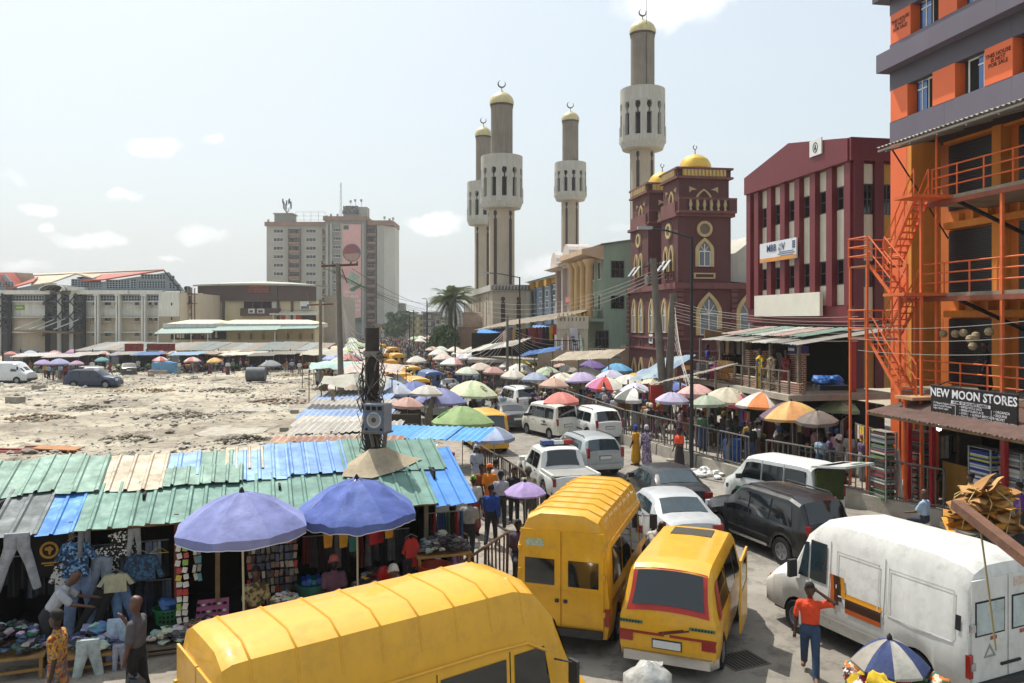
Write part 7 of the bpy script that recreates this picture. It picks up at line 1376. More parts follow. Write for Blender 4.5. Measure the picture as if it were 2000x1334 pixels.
TB=thing('hanging_shirt','black T-shirt with a round gold African map print','shirt',at_stall(97,.35,1040),F.a);MB().prism([(-.36,-.85),(.36,-.85),(.36,0),(-.36,0)],-.04,.04,'y').build('front',mat('0c0c0e',.9,var=.1),TB);q=MB();GLD=mat('b98a2c',.7,var=.25,vs=9);ring(q,[(.165*math.cos(t*.3927),.165*math.sin(t*.3927))for t in range(16)],[(.12*math.cos(t*.3927),.12*math.sin(t*.3927))for t in range(16)],-.05,-.041,'y',(0,-.33));q.prism([(a*.1,-.33+b*.1)for a,b in((-.7,.5),(.2,.8),(.8,.2),(.4,-.2),(.2,-.9),(-.1,-.8),(-.15,-.1),(-.8,.05))],-.05,-.041,'y');q.build('print',GLD,TB);box_part('print_line',GLD,TB,-.13,.13,-.05,-.041,-.59,-.56);box_part('print_line',GLD,TB,-.08,.08,-.05,-.041,-.63,-.61)
shirt('blue patterned shirt hanging by the left post',148,1055,.05,.45,.7,mat_print(['1d2f4f','2f5f8a','16202f','6f93b5'],26));shirt('denim jacket with white ties on a hanger',277,1083,.0,.5,.5,mat_print(['1f3a56','2f5573','1a2a3a'],22),'jacket',sl=.9);shirt('white lettered T-shirt edge beside the blue patterned shirt',128,1098,.2,.35,.7,mat_print(['c4c3be','c4c3be','2a2a2c'],24));shirt('pale green folded shorts hung by the black jeans',226,1120,-.1,.4,.35,mat('a9a68c',.9,var=.3,vs=6),'shorts',sl=.6)
for k,(px,py)in enumerate(((232,1038),(196,1070))):b_=MB();b_.prism([(-.2,-.5),(.2,-.5),(.2,0),(-.2,0)],-.03,.03,'y');tag(b_.build('spotted_shorts',mat_print(['0e0e10','0e0e10','0e0e10','c9c9c4'],34),loc=at_stall(px,.2,py),rot=(0,-.3,F.a)),['black shorts with white print hung under the eave','smaller black shorts with white print below the first'][k],'shorts')
q=MB();q.tube([(-.17,0,-.1),(.17,0,-.1),(0,0,.02),(-.17,0,-.1)],.007,5).tube([(0,0,.02),(0,0,.12)],.006,4);tag(q.build('wire_hanger',mat('b0a03a',.5),loc=at_stall(311,0,1070),rot=F.a),'empty yellow wire hanger hung alone in the stall','hanger')
def rail(lb,px0,px1,py,y_,n,pal,seed,h=.7):
 xa,xb=F.x(px0,y_),F.x(px1,y_);z_=F.z(py,(xa+xb)/2,y_);T_=thing('clothes_rail',lb,'clothes rail',W3(F,(xa+xb)/2,y_,z_),F.a);w=xb-xa;MB().tube([(-w/2,0,0),(w/2,0,0)],.015,5).build('bar',STEEL,T_);rr_=random.Random(seed)
 for i in range(n):
  hh=h*rr_.uniform(.7,1.2);g=w/n;m=MB();ph=rr_.random()*6;m.grid(lambda u,v:((u-.5)*g*(1.1-.25*(1-v)),.03*math.sin(u*9+ph)+.02,-.02-hh*v),6,4);m.grid(lambda u,v:((u-.5)*g*(1.1-.25*(1-v)),.03*math.sin(u*9+ph)-.03,-.02-hh*v),6,4);m.build('garment',mat(rr_.choice(pal),.9,var=.4,vs=5,bump=.4,bs=14),T_,60,loc=(-w/2+g*(i+.5),0,0),rot=rr_.uniform(-.3,.3))
rail('rail of blue and grey denim deep in the left stall',120,330,1062,.55,13,['3f5676','5f7ea8','2a3240','7d8590','1c1f26','8a9aae'],1,.75);rail('lower rail of dark trousers at the back of the left stall',130,335,1140,.8,11,['23262e','3a4658','16171a','55606e'],2,.8);rail('rail of black and red clothes behind the blue parasol',590,800,1040,.7,14,['1a1a1e','2a1c1e','5a1f24','26303f','3a3a3f','6b6b70'],3,.7);rail('rail of dark tops left of the denim',-20,125,1085,.9,8,['141418','26262c','3a3f4a'],4,.7);rail('rail of bright tops at the open end of the stall',835,905,1000,.5,8,['8a2a2a','2f4a7a','b5a080','3a5a4a','1c1c20'],5,.75)
# strip of carded packs, and the rack of packed socks
def packs(lb,name,px0,px1,py0,py1,y_,nx,nz,pal,gap=.03,seed=0,dark=True):
 xa,xb=F.x(px0,y_),F.x(px1,y_);xc=(xa+xb)/2;za,zb_=F.z(py1,xc,y_),F.z(py0,xc,y_);T_=thing(name,lb,'rack',W3(F,xc,y_,0),F.a);rr_=random.Random(seed);w,h=(xb-xa)/nx,(zb_-za)/nz
 if dark:box_part('board',DKW,T_,-(xb-xa)/2,(xb-xa)/2,.05,.08,za,zb_)
 pm={}
 for j in range(nz):
  for i in range(nx):
   c=rr_.choice(pal);m=mat(c,.35,var=.35,vs=18);o=MB().bx(-w*.44,w*.44,-.03,.02,-h*.88,0).mesh('pack',m)if c not in pm else pm[c];pm[c]=o;ob('pack',o,T_,(-(xb-xa)/2+w*(i+.5)+rr_.uniform(-.01,.01),rr_.uniform(-.03,.02),za+h*(j+1)),(rr_.uniform(-.2,.05),rr_.uniform(-.25,.25),0),(rr_.uniform(.75,1),1,rr_.uniform(.75,1)))
 return T_
packs('tall strip of white and red boxed underwear packs hung from the eave','pack_strip',343,369,1038,1220,-.25,2,13,['d0ccc4','d0ccc4','c9c4bb','b03a34','8fae4a','c4b04a','d6d2ca'],dark=False,seed=4);packs('short strip of packets hanging right of the long strip','pack_strip',376,394,1052,1136,-.1,2,5,['8a8680','b5b0a6','4a8a94','c08a3a','c4c0b6'],dark=False,seed=6)
packs('rack of socks and underwear in plastic packets behind the striped pole','packet_rack',482,582,1035,1160,.5,11,8,['8a857c','6b6762','a39c92','55585c','b5aca0','3f4a5c','8f6f68','4a4542','9a8f86','a83a3a','4a5f86'],seed=2)
def heap(lb,name,cat,px,py,y_,rx,ry,n,pal,seed,size=.12,zoff=0.,hgt=.25):
 rr_=random.Random(seed);m=MB();c0=at_stall(px,y_,py)
 for i in range(n):
  a,r_=rr_.uniform(0,6.28),math.sqrt(rr_.random());blob(m,rx*r_*math.cos(a),ry*r_*math.sin(a),hgt*(1-r_*r_)*rr_.uniform(.5,1)+size*.2,size*rr_.uniform(.6,1.2),rr_,.45,tuple(q*rr_.uniform(.7,1.2)for q in lin(rr_.choice(pal))),8,5,.55)
 o=m.build(name,mat_attr(.7),loc=c0,rot=F.a);stuff(o,lb,cat);return o
def table(lb,px,py,y_,w,d,m,skirt=None):
 p=at_stall(px,y_,py);T_=thing('stall_table',lb,'table',(p.x,p.y,LZ),F.a,'tables of the stall');h=p.z-LZ;MB().bx(-w/2,w/2,-d/2,d/2,h-.05,h).build('top',m,T_)
 for a in(-1,1):
  for b in(-1,1):MB().bar((a*(w/2-.06),b*(d/2-.06),0),(a*(w/2-.06),b*(d/2-.06),h-.05),.06).build('leg',m,T_)
 MB().bar((-w/2+.06,-d/2+.06,h*.35),(w/2-.06,-d/2+.06,h*.4),.05).build('brace',m,T_)
 if skirt:q=MB();q.grid(lambda u,v:(-w/2-.02+(w+.04)*u,-d/2-.02-.02*math.sin(u*30),h+.01-v*.45),20,3);q.bx(-w/2-.02,w/2+.02,-d/2-.02,d/2,h+.002,h+.015);q.build('cloth',skirt,T_,60)
 return T_
TW=mat('8a6a3a',.85,var=.3,vs=4)
table('wooden table under the heap of caps and shoes at the left edge',18,1268,-.6,1.3,.9,TW);heap('heap of dark caps and sandals on the left edge table','shoe_heap','shoes',18,1262,-.6,.68,.45,150,['141416','1c1c20','2a2a30','1a1a1c','3f4a4a','8a8a8a','a8a8a6','2a6b4a','3a4f6f','1c1c20'],1,.09,0,.42)
table('wooden table piled with jeans before the stall',190,1262,-.7,1.1,.8,TW);heap('pile of folded jeans on the middle table','jeans_pile','clothes',195,1255,-.65,.45,.35,60,['8a97a8','5f7ea8','9aa3a8','3f4a5c','b0b8ba','2a2a30'],5,.15,0,.3);jeans('pale jeans draped over the front of the jeans table',172,1250,-1.15,.95,'a3b0b0',.12);jeans('light blue denim dungarees hanging on the jeans table corner',228,1210,-.9,.8,'9ab0c9',.04);jeans('grey denim skirt piece hanging right of the table',232,1260,-1.1,.5,'8a8fa0',.02)
table('grey plank table with folded towels',335,1250,-.4,.95,.6,WOODG);heap('bundle of grey and black striped wrappers on the plank table','towel_heap','clothes',336,1246,-.4,.42,.22,60,['6b6b70','2a2a2c','a8a8ae','4a4a50','c4c4c8'],3,.1,0,.22)
table('wooden display tray of jewellery and hair bands',412,1222,-.2,1.0,.55,TW);heap('mixed hair bands and bangles on the display tray','trinket_heap','trinkets',405,1217,-.2,.45,.22,110,['8a8a86','2a2a2a','b0704a','c4c0b4','6b5a3a','4a4a4c'],8,.055,0,.12)
p=at_stall(412,.05,1212);T_=thing('watch_rack','pink sloping rack of dark bracelets and watches','rack',p,F.a);q=MB();q.add([(-.3,-.1,0),(.34,-.1,0),(.34,.2,.36),(-.26,.2,.36),(-.3,-.06,0),(.34,-.06,0),(.34,.24,.36),(-.26,.24,.36)],[(0,1,2,3),(7,6,5,4),(0,4,5,1),(1,5,6,2),(2,6,7,3),(3,7,4,0)]);q.build('board',mat('b0628c',.7),T_)
for j in range(3):
 for i in range(6):MB().lathe([(.03,0),(.045,.02),(.03,.04)],8,(-.24+i*.1,-.11+.1*j,.06+.11*j)).build('bracelet',DARK if(i+j)%3 else WHITEP,T_)
T_=thing('laundry_basket','green plastic laundry basket holding blue bags','basket',at_stall(330,.2,1216),F.a);m=MB();m.lathe([(.0,0),(.2,0),(.24,.32),(.26,.32),(.26,.29)],20,sx=1.2);m.build('basket',mat('1f6b3f',.5),T_,40);[MB().bx(-.02,.02,-.24,-.215,.07+.09*j,.12+.09*j).build('slot',BLACK,T_,rot=(0,0,R(-40+20*i)))for i in range(5)for j in range(3)];blob(m:=MB(),0,0,.36,.2,random.Random(3));m.build('bag',mat('3f6aa8',.4,var=.4,vs=6),T_)
table('small table with a white cloth of bangles',558,1178,-.35,.62,.45,TW,mat('d0cfcc',.85,var=.1));heap('heap of bright white and gold bangles on the white cloth','bangle_heap','bangles',556,1170,-.35,.27,.18,90,['d0cdc4','c4b98a','b0aca4','6b6052','d6d4cf'],6,.05,0,.14)
T_=thing('goods_basket','teal basket of bright blue packs in the stall shade','basket',at_stall(608,.3,1165),F.a);MB().lathe([(0,0),(.26,0),(.34,.3),(.3,.3)],18).build('basket',mat('2f6b5f',.6),T_,40);[MB().bx(-.2+.1*i,-.11+.1*i,-.2,.15,.3,.4+.03*(i%2)).build('pack',mat(['1f4fa8','2a62b5','1a7a7a','24489a'][i],.35),T_)for i in range(4)]
for k,(px,py,c)in enumerate(((641,1040,'c08a2a'),(671,1040,'c4952f'),(729,1035,'a3202a'),(742,1032,'8a1a24'),(760,1022,'b8862a'),(690,1048,'2f6f6b'))):b_=MB();b_.prism([(-.08,-.32),(.07,-.3),(.1,0),(-.1,0)],-.03,.03,'y');tag(b_.build('hanging_cloth',mat(c,.9,var=.3,vs=6),loc=at_stall(px,-.1+.1*(k%2),py),rot=F.a),['orange yellow cloth piece hanging leftmost under the blue parasol','second orange yellow cloth piece under the blue parasol','red cloth piece hanging right of the parasol pole','dark red cloth piece next to the red one','gold topped cloth hanging near the stall end','teal lace cloth hanging behind the parasol pole'][k],'cloth')
shirt('red sports top hanging at the end of the stall',803,1050,-.3,.25,.62,mat('a32620',.8,var=.2,vs=5));jeans('black sports trousers with white cuffs at the stall end',796,1092,-.35,.5,'202024',.02)
table('low table of mixed clothes near the stall end',745,1150,-.3,1.0,.7,TW);heap('heap of mixed dark and coloured clothes near the stall end','clothes_heap','clothes',740,1142,-.3,.5,.35,110,['2a2a30','3f4a6b','c4a02a','6b1f2a','1c2a3a','8a8a8a','4a3a2a'],9,.1,0,.32);b_=MB();blob(b_,0,0,0,.2,random.Random(4));tag(b_.build('red_bag',mat('b3201c',.5,var=.2),loc=at_stall(752,-.45,1120),rot=.3),'bright red bag lying on the clothes heap','bag')
table('table of folded dark clothes at the stall corner',862,1075,-.2,1.2,.7,TW);heap('folded black and grey clothes stacked at the stall corner','clothes_heap','clothes',862,1070,-.2,.55,.35,120,['1c1c20','2a2a30','4a4f5c','8a8d92','3f3a3a','6b6b6f'],12,.1,0,.3)
b_=MB();b_.lathe([(0,0),(.3,0),(.36,.25),(.33,.25),(.28,.03)],20);tag(b_.build('red_basin',mat('a8341f',.5),None,40,loc=at_stall(848,-.5,1125)),'red plastic basin below the corner table','basin');b_=MB();b_.lathe([(0,0),(.34,0),(.42,.2),(.39,.2),(.3,.03)],20);tag(b_.build('black_basin',mat('26262a',.5),None,40,loc=at_stall(858,-.9,1142)),'black rubber basin beside the railing end','basin')

# ---------------------------------------------------------------- the strip of low roofs between lot and road
rq=random.Random(31);BRT=[tin('9a7460',.5),tin('b08d78',.5),tin('a8a39a',.5),tin('7d6c60',.6),tin('bfb9ae',.4)]
T=thing('shack_row','low shacks with brown and pale rusty roof sheets behind the green stall','stall',(0,0,0))
def flat_sheet(name,a,b,c,d,m,par_=T,seed=0):"""Tin sheet over four photo-measured corners.""";o=Vector(a);ux=Vector(b)-o;uy=Vector(d)-o;sheet(name,par_,o,ux,uy,ux.length,uy.length,m,pitch=.22,amp=.028,jitter=.05,seed=seed)
for k in range(13):
 y0=21.6+.5*k;xa=-6.5-.13*k+rq.uniform(-.4,.4);sheet('roof_sheet',T,(xa,y0,2.35+.06*math.sin(k*2)),(1,.02*rq.uniform(-1,1),rq.uniform(-.02,.03)),(0,1,.1),rq.uniform(3.6,5.2),.75,BRT[k%5],pitch=.25,amp=.03,jitter=.06,seed=k)
for k,(a,c)in enumerate(((-4.9,'5f9fd0'),(-3.6,'78aed6'),(-2.4,'5f9fd0'))):sheet('blue_sheet',T,(a,27.6-.35*k,2.42),(1.3,-.35,.02),(.3,1.6,.18),1.4,1.9,tin(c,.2),pitch=.25,amp=.03,jitter=.05,seed=70+k)
for k in range(9):y0=30+1.5*k;sheet('roof_sheet',T,(-8.6-.25*k,y0,2.2+.1*(k%3)),(1,-.05,.03*rq.uniform(-1,1)),(.05,1,.12),rq.uniform(3.2,4.6),1.7,[BRT[2],BRT[4],tin('8aa0c4',.3),BRT[2],tin('55585a',.4)][k%5],pitch=.25,amp=.03,jitter=.09,seed=200+k)
for k in range(12):yy=22+2*k;[MB().bar((xx-.13*k,yy,0),(xx-.13*k,yy,2.3),.08).build('post',WOODG,T)for xx in(-6.3,-3)]
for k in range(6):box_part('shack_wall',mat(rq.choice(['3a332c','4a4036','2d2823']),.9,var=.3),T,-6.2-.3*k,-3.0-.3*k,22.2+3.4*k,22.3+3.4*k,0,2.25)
b_=MB();b_.tube([(-1.2,0,0),(-.5,.05,.06),(.2,0,.05),(1.2,.05,0)],[.1,.13,.12,.06],8);tag(b_.build('cloth_bundle',mat('7a3a62',.9,var=.5,vs=8),loc=(-2.9,23.6,2.52),rot=-.1),'twisted magenta cloth lying along the brown roof sheets','cloth')
# slanting tarps among the far left parasols
for k,(px,py,Y,w,d,c,lb)in enumerate(((700,745,44,3.6,4,'9c9a8e','grey white tarpaulin sloping beside the cable post'),(735,720,55,4,5,'b0a298','pale pink tarpaulin behind the cable post'),(655,715,60,3.4,4,'9ab5ae','pale aqua tarpaulin left of the wooden pole'),(640,690,75,4,5,'a09c8c','dusty tarpaulin near the thinner pole'),(720,688,85,4,5,'aaa293','cream tarpaulin beyond the cable post'))):
 p=A(px,py,Y);m=MB();m.grid(lambda u,v:((u-.5)*w,(v-.5)*d,.35*math.sin(v*3)+.3*mnoise.noise(Vector((u*4,v*4,k)))-.3*abs(u-.5)),10,8);T_=thing('tarpaulin',lb,'tarpaulin',(p.x,p.y,0));m.build('sheet',cloth(c),T_,60,loc=(0,0,p.z));[MB().bar((a,b,0),(a,b,p.z+.05),.06).build('pole',WOODG,T_)for a in(-w*.45,w*.45)for b in(-d*.45,d*.4)]
# wooden posts of the lot fence
for k,(px,py0,py1,c)in enumerate(((628,740,800,'5f7a5a'),(636,742,832,'6b5038'),(648,760,870,'8a7a5f'),(655,772,846,'7a5a3c'),(660,750,790,'a0945a'),(668,778,866,'8f8468'),(676,790,870,'9a8f74'),(690,824,868,'a08a5c'),(700,826,872,'7d6644'),(632,752,815,'57503f'))):
 p=G(px,py1+14);h=CH-(py0-HY)*p.y/FPX;b_=MB().bar((0,0,0),(.03*(k%3),0,h),.13+.04*(k%2));tag(b_.build('fence_post',mat(c,.9,var=.35,vs=4),loc=p),['green painted fence post at the far end of the lot edge','tall brown fence post beside the green one','broad grey timber post with a plastic rag','reddish brown fence post mid row','short yellowish post against the parasol','pale split fence post near the shacks','palest wide fence post near the shacks','thick tan stump post behind the green roof','dark tan stump post, rightmost at the green roof','dull olive post behind the green painted one'][k],'post','lot fence posts')
# ---------------------------------------------------------------- things standing in the lot
p=G(500,747);b_=MB();b_.tube([(-.95,0,.75),(.95,.1,.75)],.75,20);tag(b_.build('culvert_drum',mat('5f6468',.7,.2,var=.3,vs=2,streak=.2),None,40,loc=(p.x,p.y,.1),rot=.05),'dark grey steel drum lying in the lot','drum')
p=G(322,733);T_=thing('water_tank','light blue plastic water tank on the lot','tank',(p.x,p.y,0));MB().bx(-1.15,1.15,-.9,.9,.1,1.5).lathe([(.9,1.5),(.85,1.62),(.3,1.66),(0,1.66)],12).build('tank',mat('5f93b8',.5,var=.15),T_);MB().bx(-1.3,.9,-1.6,-1.1,0,.7).build('block_plinth',CONC,T_)
for k,(px,w,c,z_,lb)in enumerate(((172,2.6,'7a2a22',2.6,'left dark red fence panel at the back of the lot'),(231,3.9,'74261f',2.6,'right dark red fence panel at the back of the lot'))):p=G(px,727);b_=MB().bx(-w/2,w/2,0,.12,0,z_+.6);[b_.bx(-w/2+i*.4,-w/2+i*.4+.06,-.05,0,0,z_+.6)for i in range(int(w/.4))];tag(b_.build('red_hoarding',mat(c,.7,var=.2),loc=(p.x,p.y+12,0)),lb,'fence')
T_=thing('lot_fence','long grey tin fence along the back of the sandy lot','fence',(0,106,0));pm=MB().bx(0,2.35,0,.06,0,1).mesh('panel',mat('85888a',.7,.1,var=.25,vs=.8,dirt=.3,rnd=.2));ps=MB().bx(-.06,.06,-.1,0,0,1).mesh('post',DARK)
for k in range(18):x_=-68+k*2.4;h=2.3+.2*math.sin(k*1.7);ob('panel',pm,T_,(x_,0,0),None,(1,1,h));ob('post',ps,T_,(x_,0,0),None,(1,1,h+.15))
T_=thing('fence_stall_roofs','long run of weathered grey and tan tin roofs behind the lot fence','stall',(0,0,0))
for k in range(18):x_=-62+k*1.95;sheet('roof_sheet',T_,(x_,112,2.15+.1*math.sin(k)),(1,0,0),(0,9,.95),2.0,9.2,[tin('8a857a',.5),tin('978a7a',.5),tin('828781',.5),tin('959996',.4),tin('7c8683',.5)][(k*3)%5],pitch=.4,amp=.05,jitter=.08,seed=400+k)
for k in range(8):MB().bar((-60+k*4.4,112.2,0),(-58+k*4.4,112.2,2.15),.12).build('post',WOODG,T_)
rq=random.Random(77)
def stallbox(lb,px,py,w,c,c2,zr=2.3,d=2.2,seed=0):
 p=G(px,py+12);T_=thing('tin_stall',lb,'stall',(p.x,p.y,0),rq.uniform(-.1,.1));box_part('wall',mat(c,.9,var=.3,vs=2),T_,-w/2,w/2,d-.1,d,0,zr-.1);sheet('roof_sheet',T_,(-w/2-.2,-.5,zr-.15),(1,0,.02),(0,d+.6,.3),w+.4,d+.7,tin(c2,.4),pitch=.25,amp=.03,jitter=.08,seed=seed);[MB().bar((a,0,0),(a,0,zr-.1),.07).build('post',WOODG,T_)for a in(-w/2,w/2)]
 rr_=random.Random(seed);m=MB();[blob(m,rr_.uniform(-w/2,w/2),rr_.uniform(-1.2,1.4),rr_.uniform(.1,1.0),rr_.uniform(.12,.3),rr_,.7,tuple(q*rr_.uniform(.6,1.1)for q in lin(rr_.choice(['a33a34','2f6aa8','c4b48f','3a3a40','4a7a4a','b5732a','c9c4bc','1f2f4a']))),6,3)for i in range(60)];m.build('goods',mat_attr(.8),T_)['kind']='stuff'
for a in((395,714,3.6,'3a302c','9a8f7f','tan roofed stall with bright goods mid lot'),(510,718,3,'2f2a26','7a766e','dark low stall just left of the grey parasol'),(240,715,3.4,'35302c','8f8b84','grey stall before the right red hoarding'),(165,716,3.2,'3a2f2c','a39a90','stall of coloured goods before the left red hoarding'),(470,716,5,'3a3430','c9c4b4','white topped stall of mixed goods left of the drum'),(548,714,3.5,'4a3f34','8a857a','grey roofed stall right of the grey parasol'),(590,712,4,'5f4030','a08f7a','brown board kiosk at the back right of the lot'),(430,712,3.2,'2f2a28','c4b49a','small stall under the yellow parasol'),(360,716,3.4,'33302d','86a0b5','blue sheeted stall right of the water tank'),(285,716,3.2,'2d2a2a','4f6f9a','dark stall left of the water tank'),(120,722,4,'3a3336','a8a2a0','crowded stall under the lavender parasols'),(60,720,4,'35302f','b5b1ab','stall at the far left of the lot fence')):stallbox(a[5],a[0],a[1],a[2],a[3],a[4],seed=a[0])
for k,(px,py,rz,c,lb)in enumerate(((92,882,.35,'7a4630','stack of reddish timber boards lying in the lot'),(112,884,.1,'a8744a','tan board leaning on the timber stack in the lot'),(8,890,.2,'7d3a30','red slatted pallet at the left edge of the lot'))):
 p=G(px,py);T_=thing('timber_boards',lb,'boards',(p.x,p.y,lot_h(p.x,p.y)),rz)
 for i in range(5 if k!=1 else 1):MB().bx(-1.0,1.0,-.55+i*.22 if k!=1 else-.5,-.4+i*.22 if k!=1 else .5,.12+.05*(i%2),.18+.05*(i%2)).build('board',mat(c,.85,var=.3,vs=3),T_,rot=(.1*(i%2),.06,.12*math.sin(i*2)if k==0 else 0))
 [MB().bx(a,a+.1,-.6,.6,0,.12).build('bearer',mat(c,.85,var=.3),T_)for a in(-.8,.7)]
for k,(px,py,s)in enumerate(((75,765,1),(200,740,.7),(30,790,1.2),(295,740,.6),(575,812,.5),(555,850,.5),(590,770,.5))):p=G(px,py);b_=MB();b_.bx(-.5*s,.5*s,-.3*s,.3*s,-.05,.4*s);tag(b_.build('concrete_block',mat('8f897d',.95,var=.3,vs=2),loc=(p.x,p.y,lot_h(p.x,p.y)),rot=rq.uniform(-.4,.4)),['grey concrete block behind the blue SUV nose','low concrete block near the white estate','largest concrete block at the left of the lot','small dark block before the green saloon','small square block by the pale floor patch','flat dark block near the fence posts','small block toward the lot fence'][k],'block')
p=G(600,872);T_=thing('hand_cart','old cart with a plastic covered box behind the blue roof sheets','cart',(p.x,p.y,0),.1);MB().bx(-.55,.25,-.35,.35,.35,.95).build('box',mat('55585a',.6,var=.3),T_);blob(m:=MB(),-.15,-.2,.7,.36,random.Random(2));m.build('plastic_sheet',mat('9a9a96',.3,var=.3),T_);MB().bar((.2,0,.5),(1.4,.1,.9),.06).build('handle',WOODG,T_)
for a in(-.3,.95):w_=MB();ring(w_,[(.28*math.cos(t*.3927),.28*math.sin(t*.3927))for t in range(16)],[(.2*math.cos(t*.3927),.2*math.sin(t*.3927))for t in range(16)],-.06,.06,'y',(a,.28));w_.bx(a-.2,a+.2,-.02,.02,.25,.31);w_.build('wheel',TYRE,T_)
rk=random.Random(41)
for k,(px,py,w,d,pal,lb)in enumerate(((285,768,4.5,.8,['8a6f4a','9a8058','75603f'],'long bank of brown earth across the middle of the lot'),(540,790,2.4,1.4,['8f7a66','7a5f50','a39a8c'],'heap of reddish rubble near the lot fence'),(440,770,2.2,1.2,['8a8478','6f685c'],'heap of grey rubble before the drum'),(180,800,2.6,1.3,['97907f','7d7566','5f584c'],'low grey rubble heap at the left of the lot'),(360,820,2.0,1.2,['8f8777','6b6255'],'small rubble heap amid the lot'),(590,735,3,1.5,['a08f72','8a7a5f','6f6450'],'tan rubble heap by the back kiosk'),(80,830,2.2,1.1,['8f8777','75604a'],'rubble heap at the lower left of the lot'),(480,870,1.8,.8,['8a8478','5f584c'],'broken rubble right behind the cream roof sheets'),(250,860,1.6,.8,['97907f','6b6255'],'broken rubble behind the green roof sheets'))):
 p=G(px,py);m=MB();hz_=lot_h(p.x,p.y)
 for i in range(110):a,r_=rk.uniform(0,6.28),math.sqrt(rk.random());rock(m,w*r_*math.cos(a),d*r_*math.sin(a),.3*(1-r_),rk.uniform(.05,.2),rk,0,tuple(Vector(lin(rk.choice(pal)))*rk.uniform(.8,1.25)))
 stuff(m.build('rubble_heap',mat_attr(.95),loc=(p.x,p.y,hz_)),lb,'rubble')
# ---------------------------------------------------------------- people
def capsule(m,p,q,r0,r1,n=10):
 p,q=Vector(p),Vector(q);d=(q-p);L_=d.length;d=d/L_ if L_>1e-6 else Vector((0,0,1));pts,rs=[],[]
 for i in range(4):t=math.pi/2*(i/3.5-1);pts.append(p+d*r0*math.sin(t));rs.append(max(.002,r0*math.cos(t)))
 for i in range(4):t=math.pi/2*((i+.5)/3.5);pts.append(q+d*r1*math.sin(t));rs.append(max(.002,r1*math.cos(t)))
 m.tube(pts,rs,n)
def rot_chain(o,l1,l2,a,b,side=0.,yaw=0.):
 """Two-bone limb hanging from o: a = swing forward of the first bone, b = added bend of the second, side = outward lean."""
 d1=Vector((math.sin(a)*math.cos(yaw),side+math.sin(a)*math.sin(yaw),-math.cos(a))).normalized();k=o+d1*l1;d2=Vector((math.sin(a+b)*math.cos(yaw),side*.4+math.sin(a+b)*math.sin(yaw),-math.cos(a+b))).normalized();return k,k+d2*l2,d2
def make_person(pose,voxel=.024,fingers=False):
 """Bones -> tapered limbs -> one voxel-remeshed body; clothing is lifted off it as separate skins."""
 P=dict(legs=((.05,-.05),(-.05,-.05)),arms=((.05,.15,.12),(-.05,.15,.12)),sit=False,dress=False,bend=0.,head=0.);P.update(pose);B=[]
 hip=Vector((0,0,.92 if not P['sit']else .5));bd=P['bend'];up=Vector((math.sin(bd),0,math.cos(bd)));fw=Vector((math.cos(bd),0,-math.sin(bd)))
 ch=hip+up*.42;nk=hip+up*.58;hd=nk+up*.15+fw*.02
 def add(p,q,r0,r1,tg):B.append((Vector(p),Vector(q),r0,r1,tg))
 for s in(-1,1):
  Y_=Vector((0,s*.055,0));add(hip+Y_-up*.02,hip+Y_+up*.12,.115,.11,'leg');add(hip+Y_+up*.14,ch+Y_*1.15,.112,.125,'top');add(ch+Vector((0,s*.04,0)),ch+Vector((0,s*.15,.06)),.1,.075,'top')
  th,kn=(P['legs'][0]if s>0 else P['legs'][1]);a0=th if not P['sit']else 1.45;b0=kn if not P['sit']else-1.4
  k,f,d2=rot_chain(hip+Vector((0,s*.09,-.02)),.43,.42,a0,b0,s*.03);add(hip+Vector((0,s*.09,-.02)),k,.1,.068,'leg');add(k,f,.07,.058,'leg' if not P.get('shorts')else 'skin');add(f-Vector((.02,0,.0)),f+Vector((.15,s*.015,-.035)),.042,.036,'shoe')
  ar=P['arms'][0]if s>0 else P['arms'][1];sh=ch+Vector((0,s*.185,.06));e,w,d2=rot_chain(sh,.29,.26,ar[0]+bd*.3,ar[1],s*ar[2])
  if len(ar)>3:e,w=Vector(ar[3]),Vector(ar[4]);d2=(w-e).normalized()
  mid=sh.lerp(e,.75)
  add(sh,mid,.066,.068,'top');add(mid,e,.046,.042,'skin' if not P.get('long')else 'top');add(e,w,.042,.03,'skin' if not P.get('long')else 'top');hb=w+d2*.07;add(w,hb,.03,.034,'skin')
  if fingers:
   lat=Vector((0,1,0));
   for i in range(4):b_=hb+lat*(i-1.5)*.019;t1=b_+d2*(.045-.004*abs(i-1.4));add(b_,t1,.0095,.009,'skin');add(t1,t1+(d2+fw*.6).normalized()*.035,.009,.0075,'skin')
   add(w+d2*.03-lat*s*.02,w+d2*.07+fw*.045,.012,.009,'skin')
  else:add(hb,hb+d2*.06+fw*.02,.03,.016,'skin')
  add(hd+Vector((-.005,s*.082,.0)),hd+Vector((-.015,s*.09,.03)),.018,.02,'skin')
 if P['dress']:add(hip+up*.1,hip-Vector((0,0,.5)),.16,.22,'leg');add(hip-Vector((0,0,.3)),hip-Vector((0,0,.62)),.2,.24,'leg')
 add(ch+up*.08,nk,.085,.055,'top');add(nk-up*.03,nk+up*.1,.052,.05,'skin');ht=P['head'];f2=Vector((math.cos(ht),math.sin(ht),0));add(hd+up*-.02,hd+up*.06-f2*.01,.082,.09,'skin');add(hd+up*.09-f2*.025,hd+up*.1,.085,.08,'skin');add(hd-up*.055+f2*.035,hd+f2*.03,.055,.06,'skin');add(hd+up*.04+f2*.085,hd+up*.0+f2*.1,.012,.018,'skin');add(hd-up*.035+f2*.085,hd-up*.045+f2*.085+Vector((0,.012,0)),.014,.014,'skin')
 m=MB();[capsule(m,b[0],b[1],b[2],b[3])for b in B];me=m.mesh('tmp',DARK);o=bpy.data.objects.new('tmp',me);col.objects.link(o);md=o.modifiers.new('r','REMESH');md.mode='VOXEL';md.voxel_size=voxel;sm=o.modifiers.new('s','SMOOTH');sm.iterations=2;sm.factor=.5
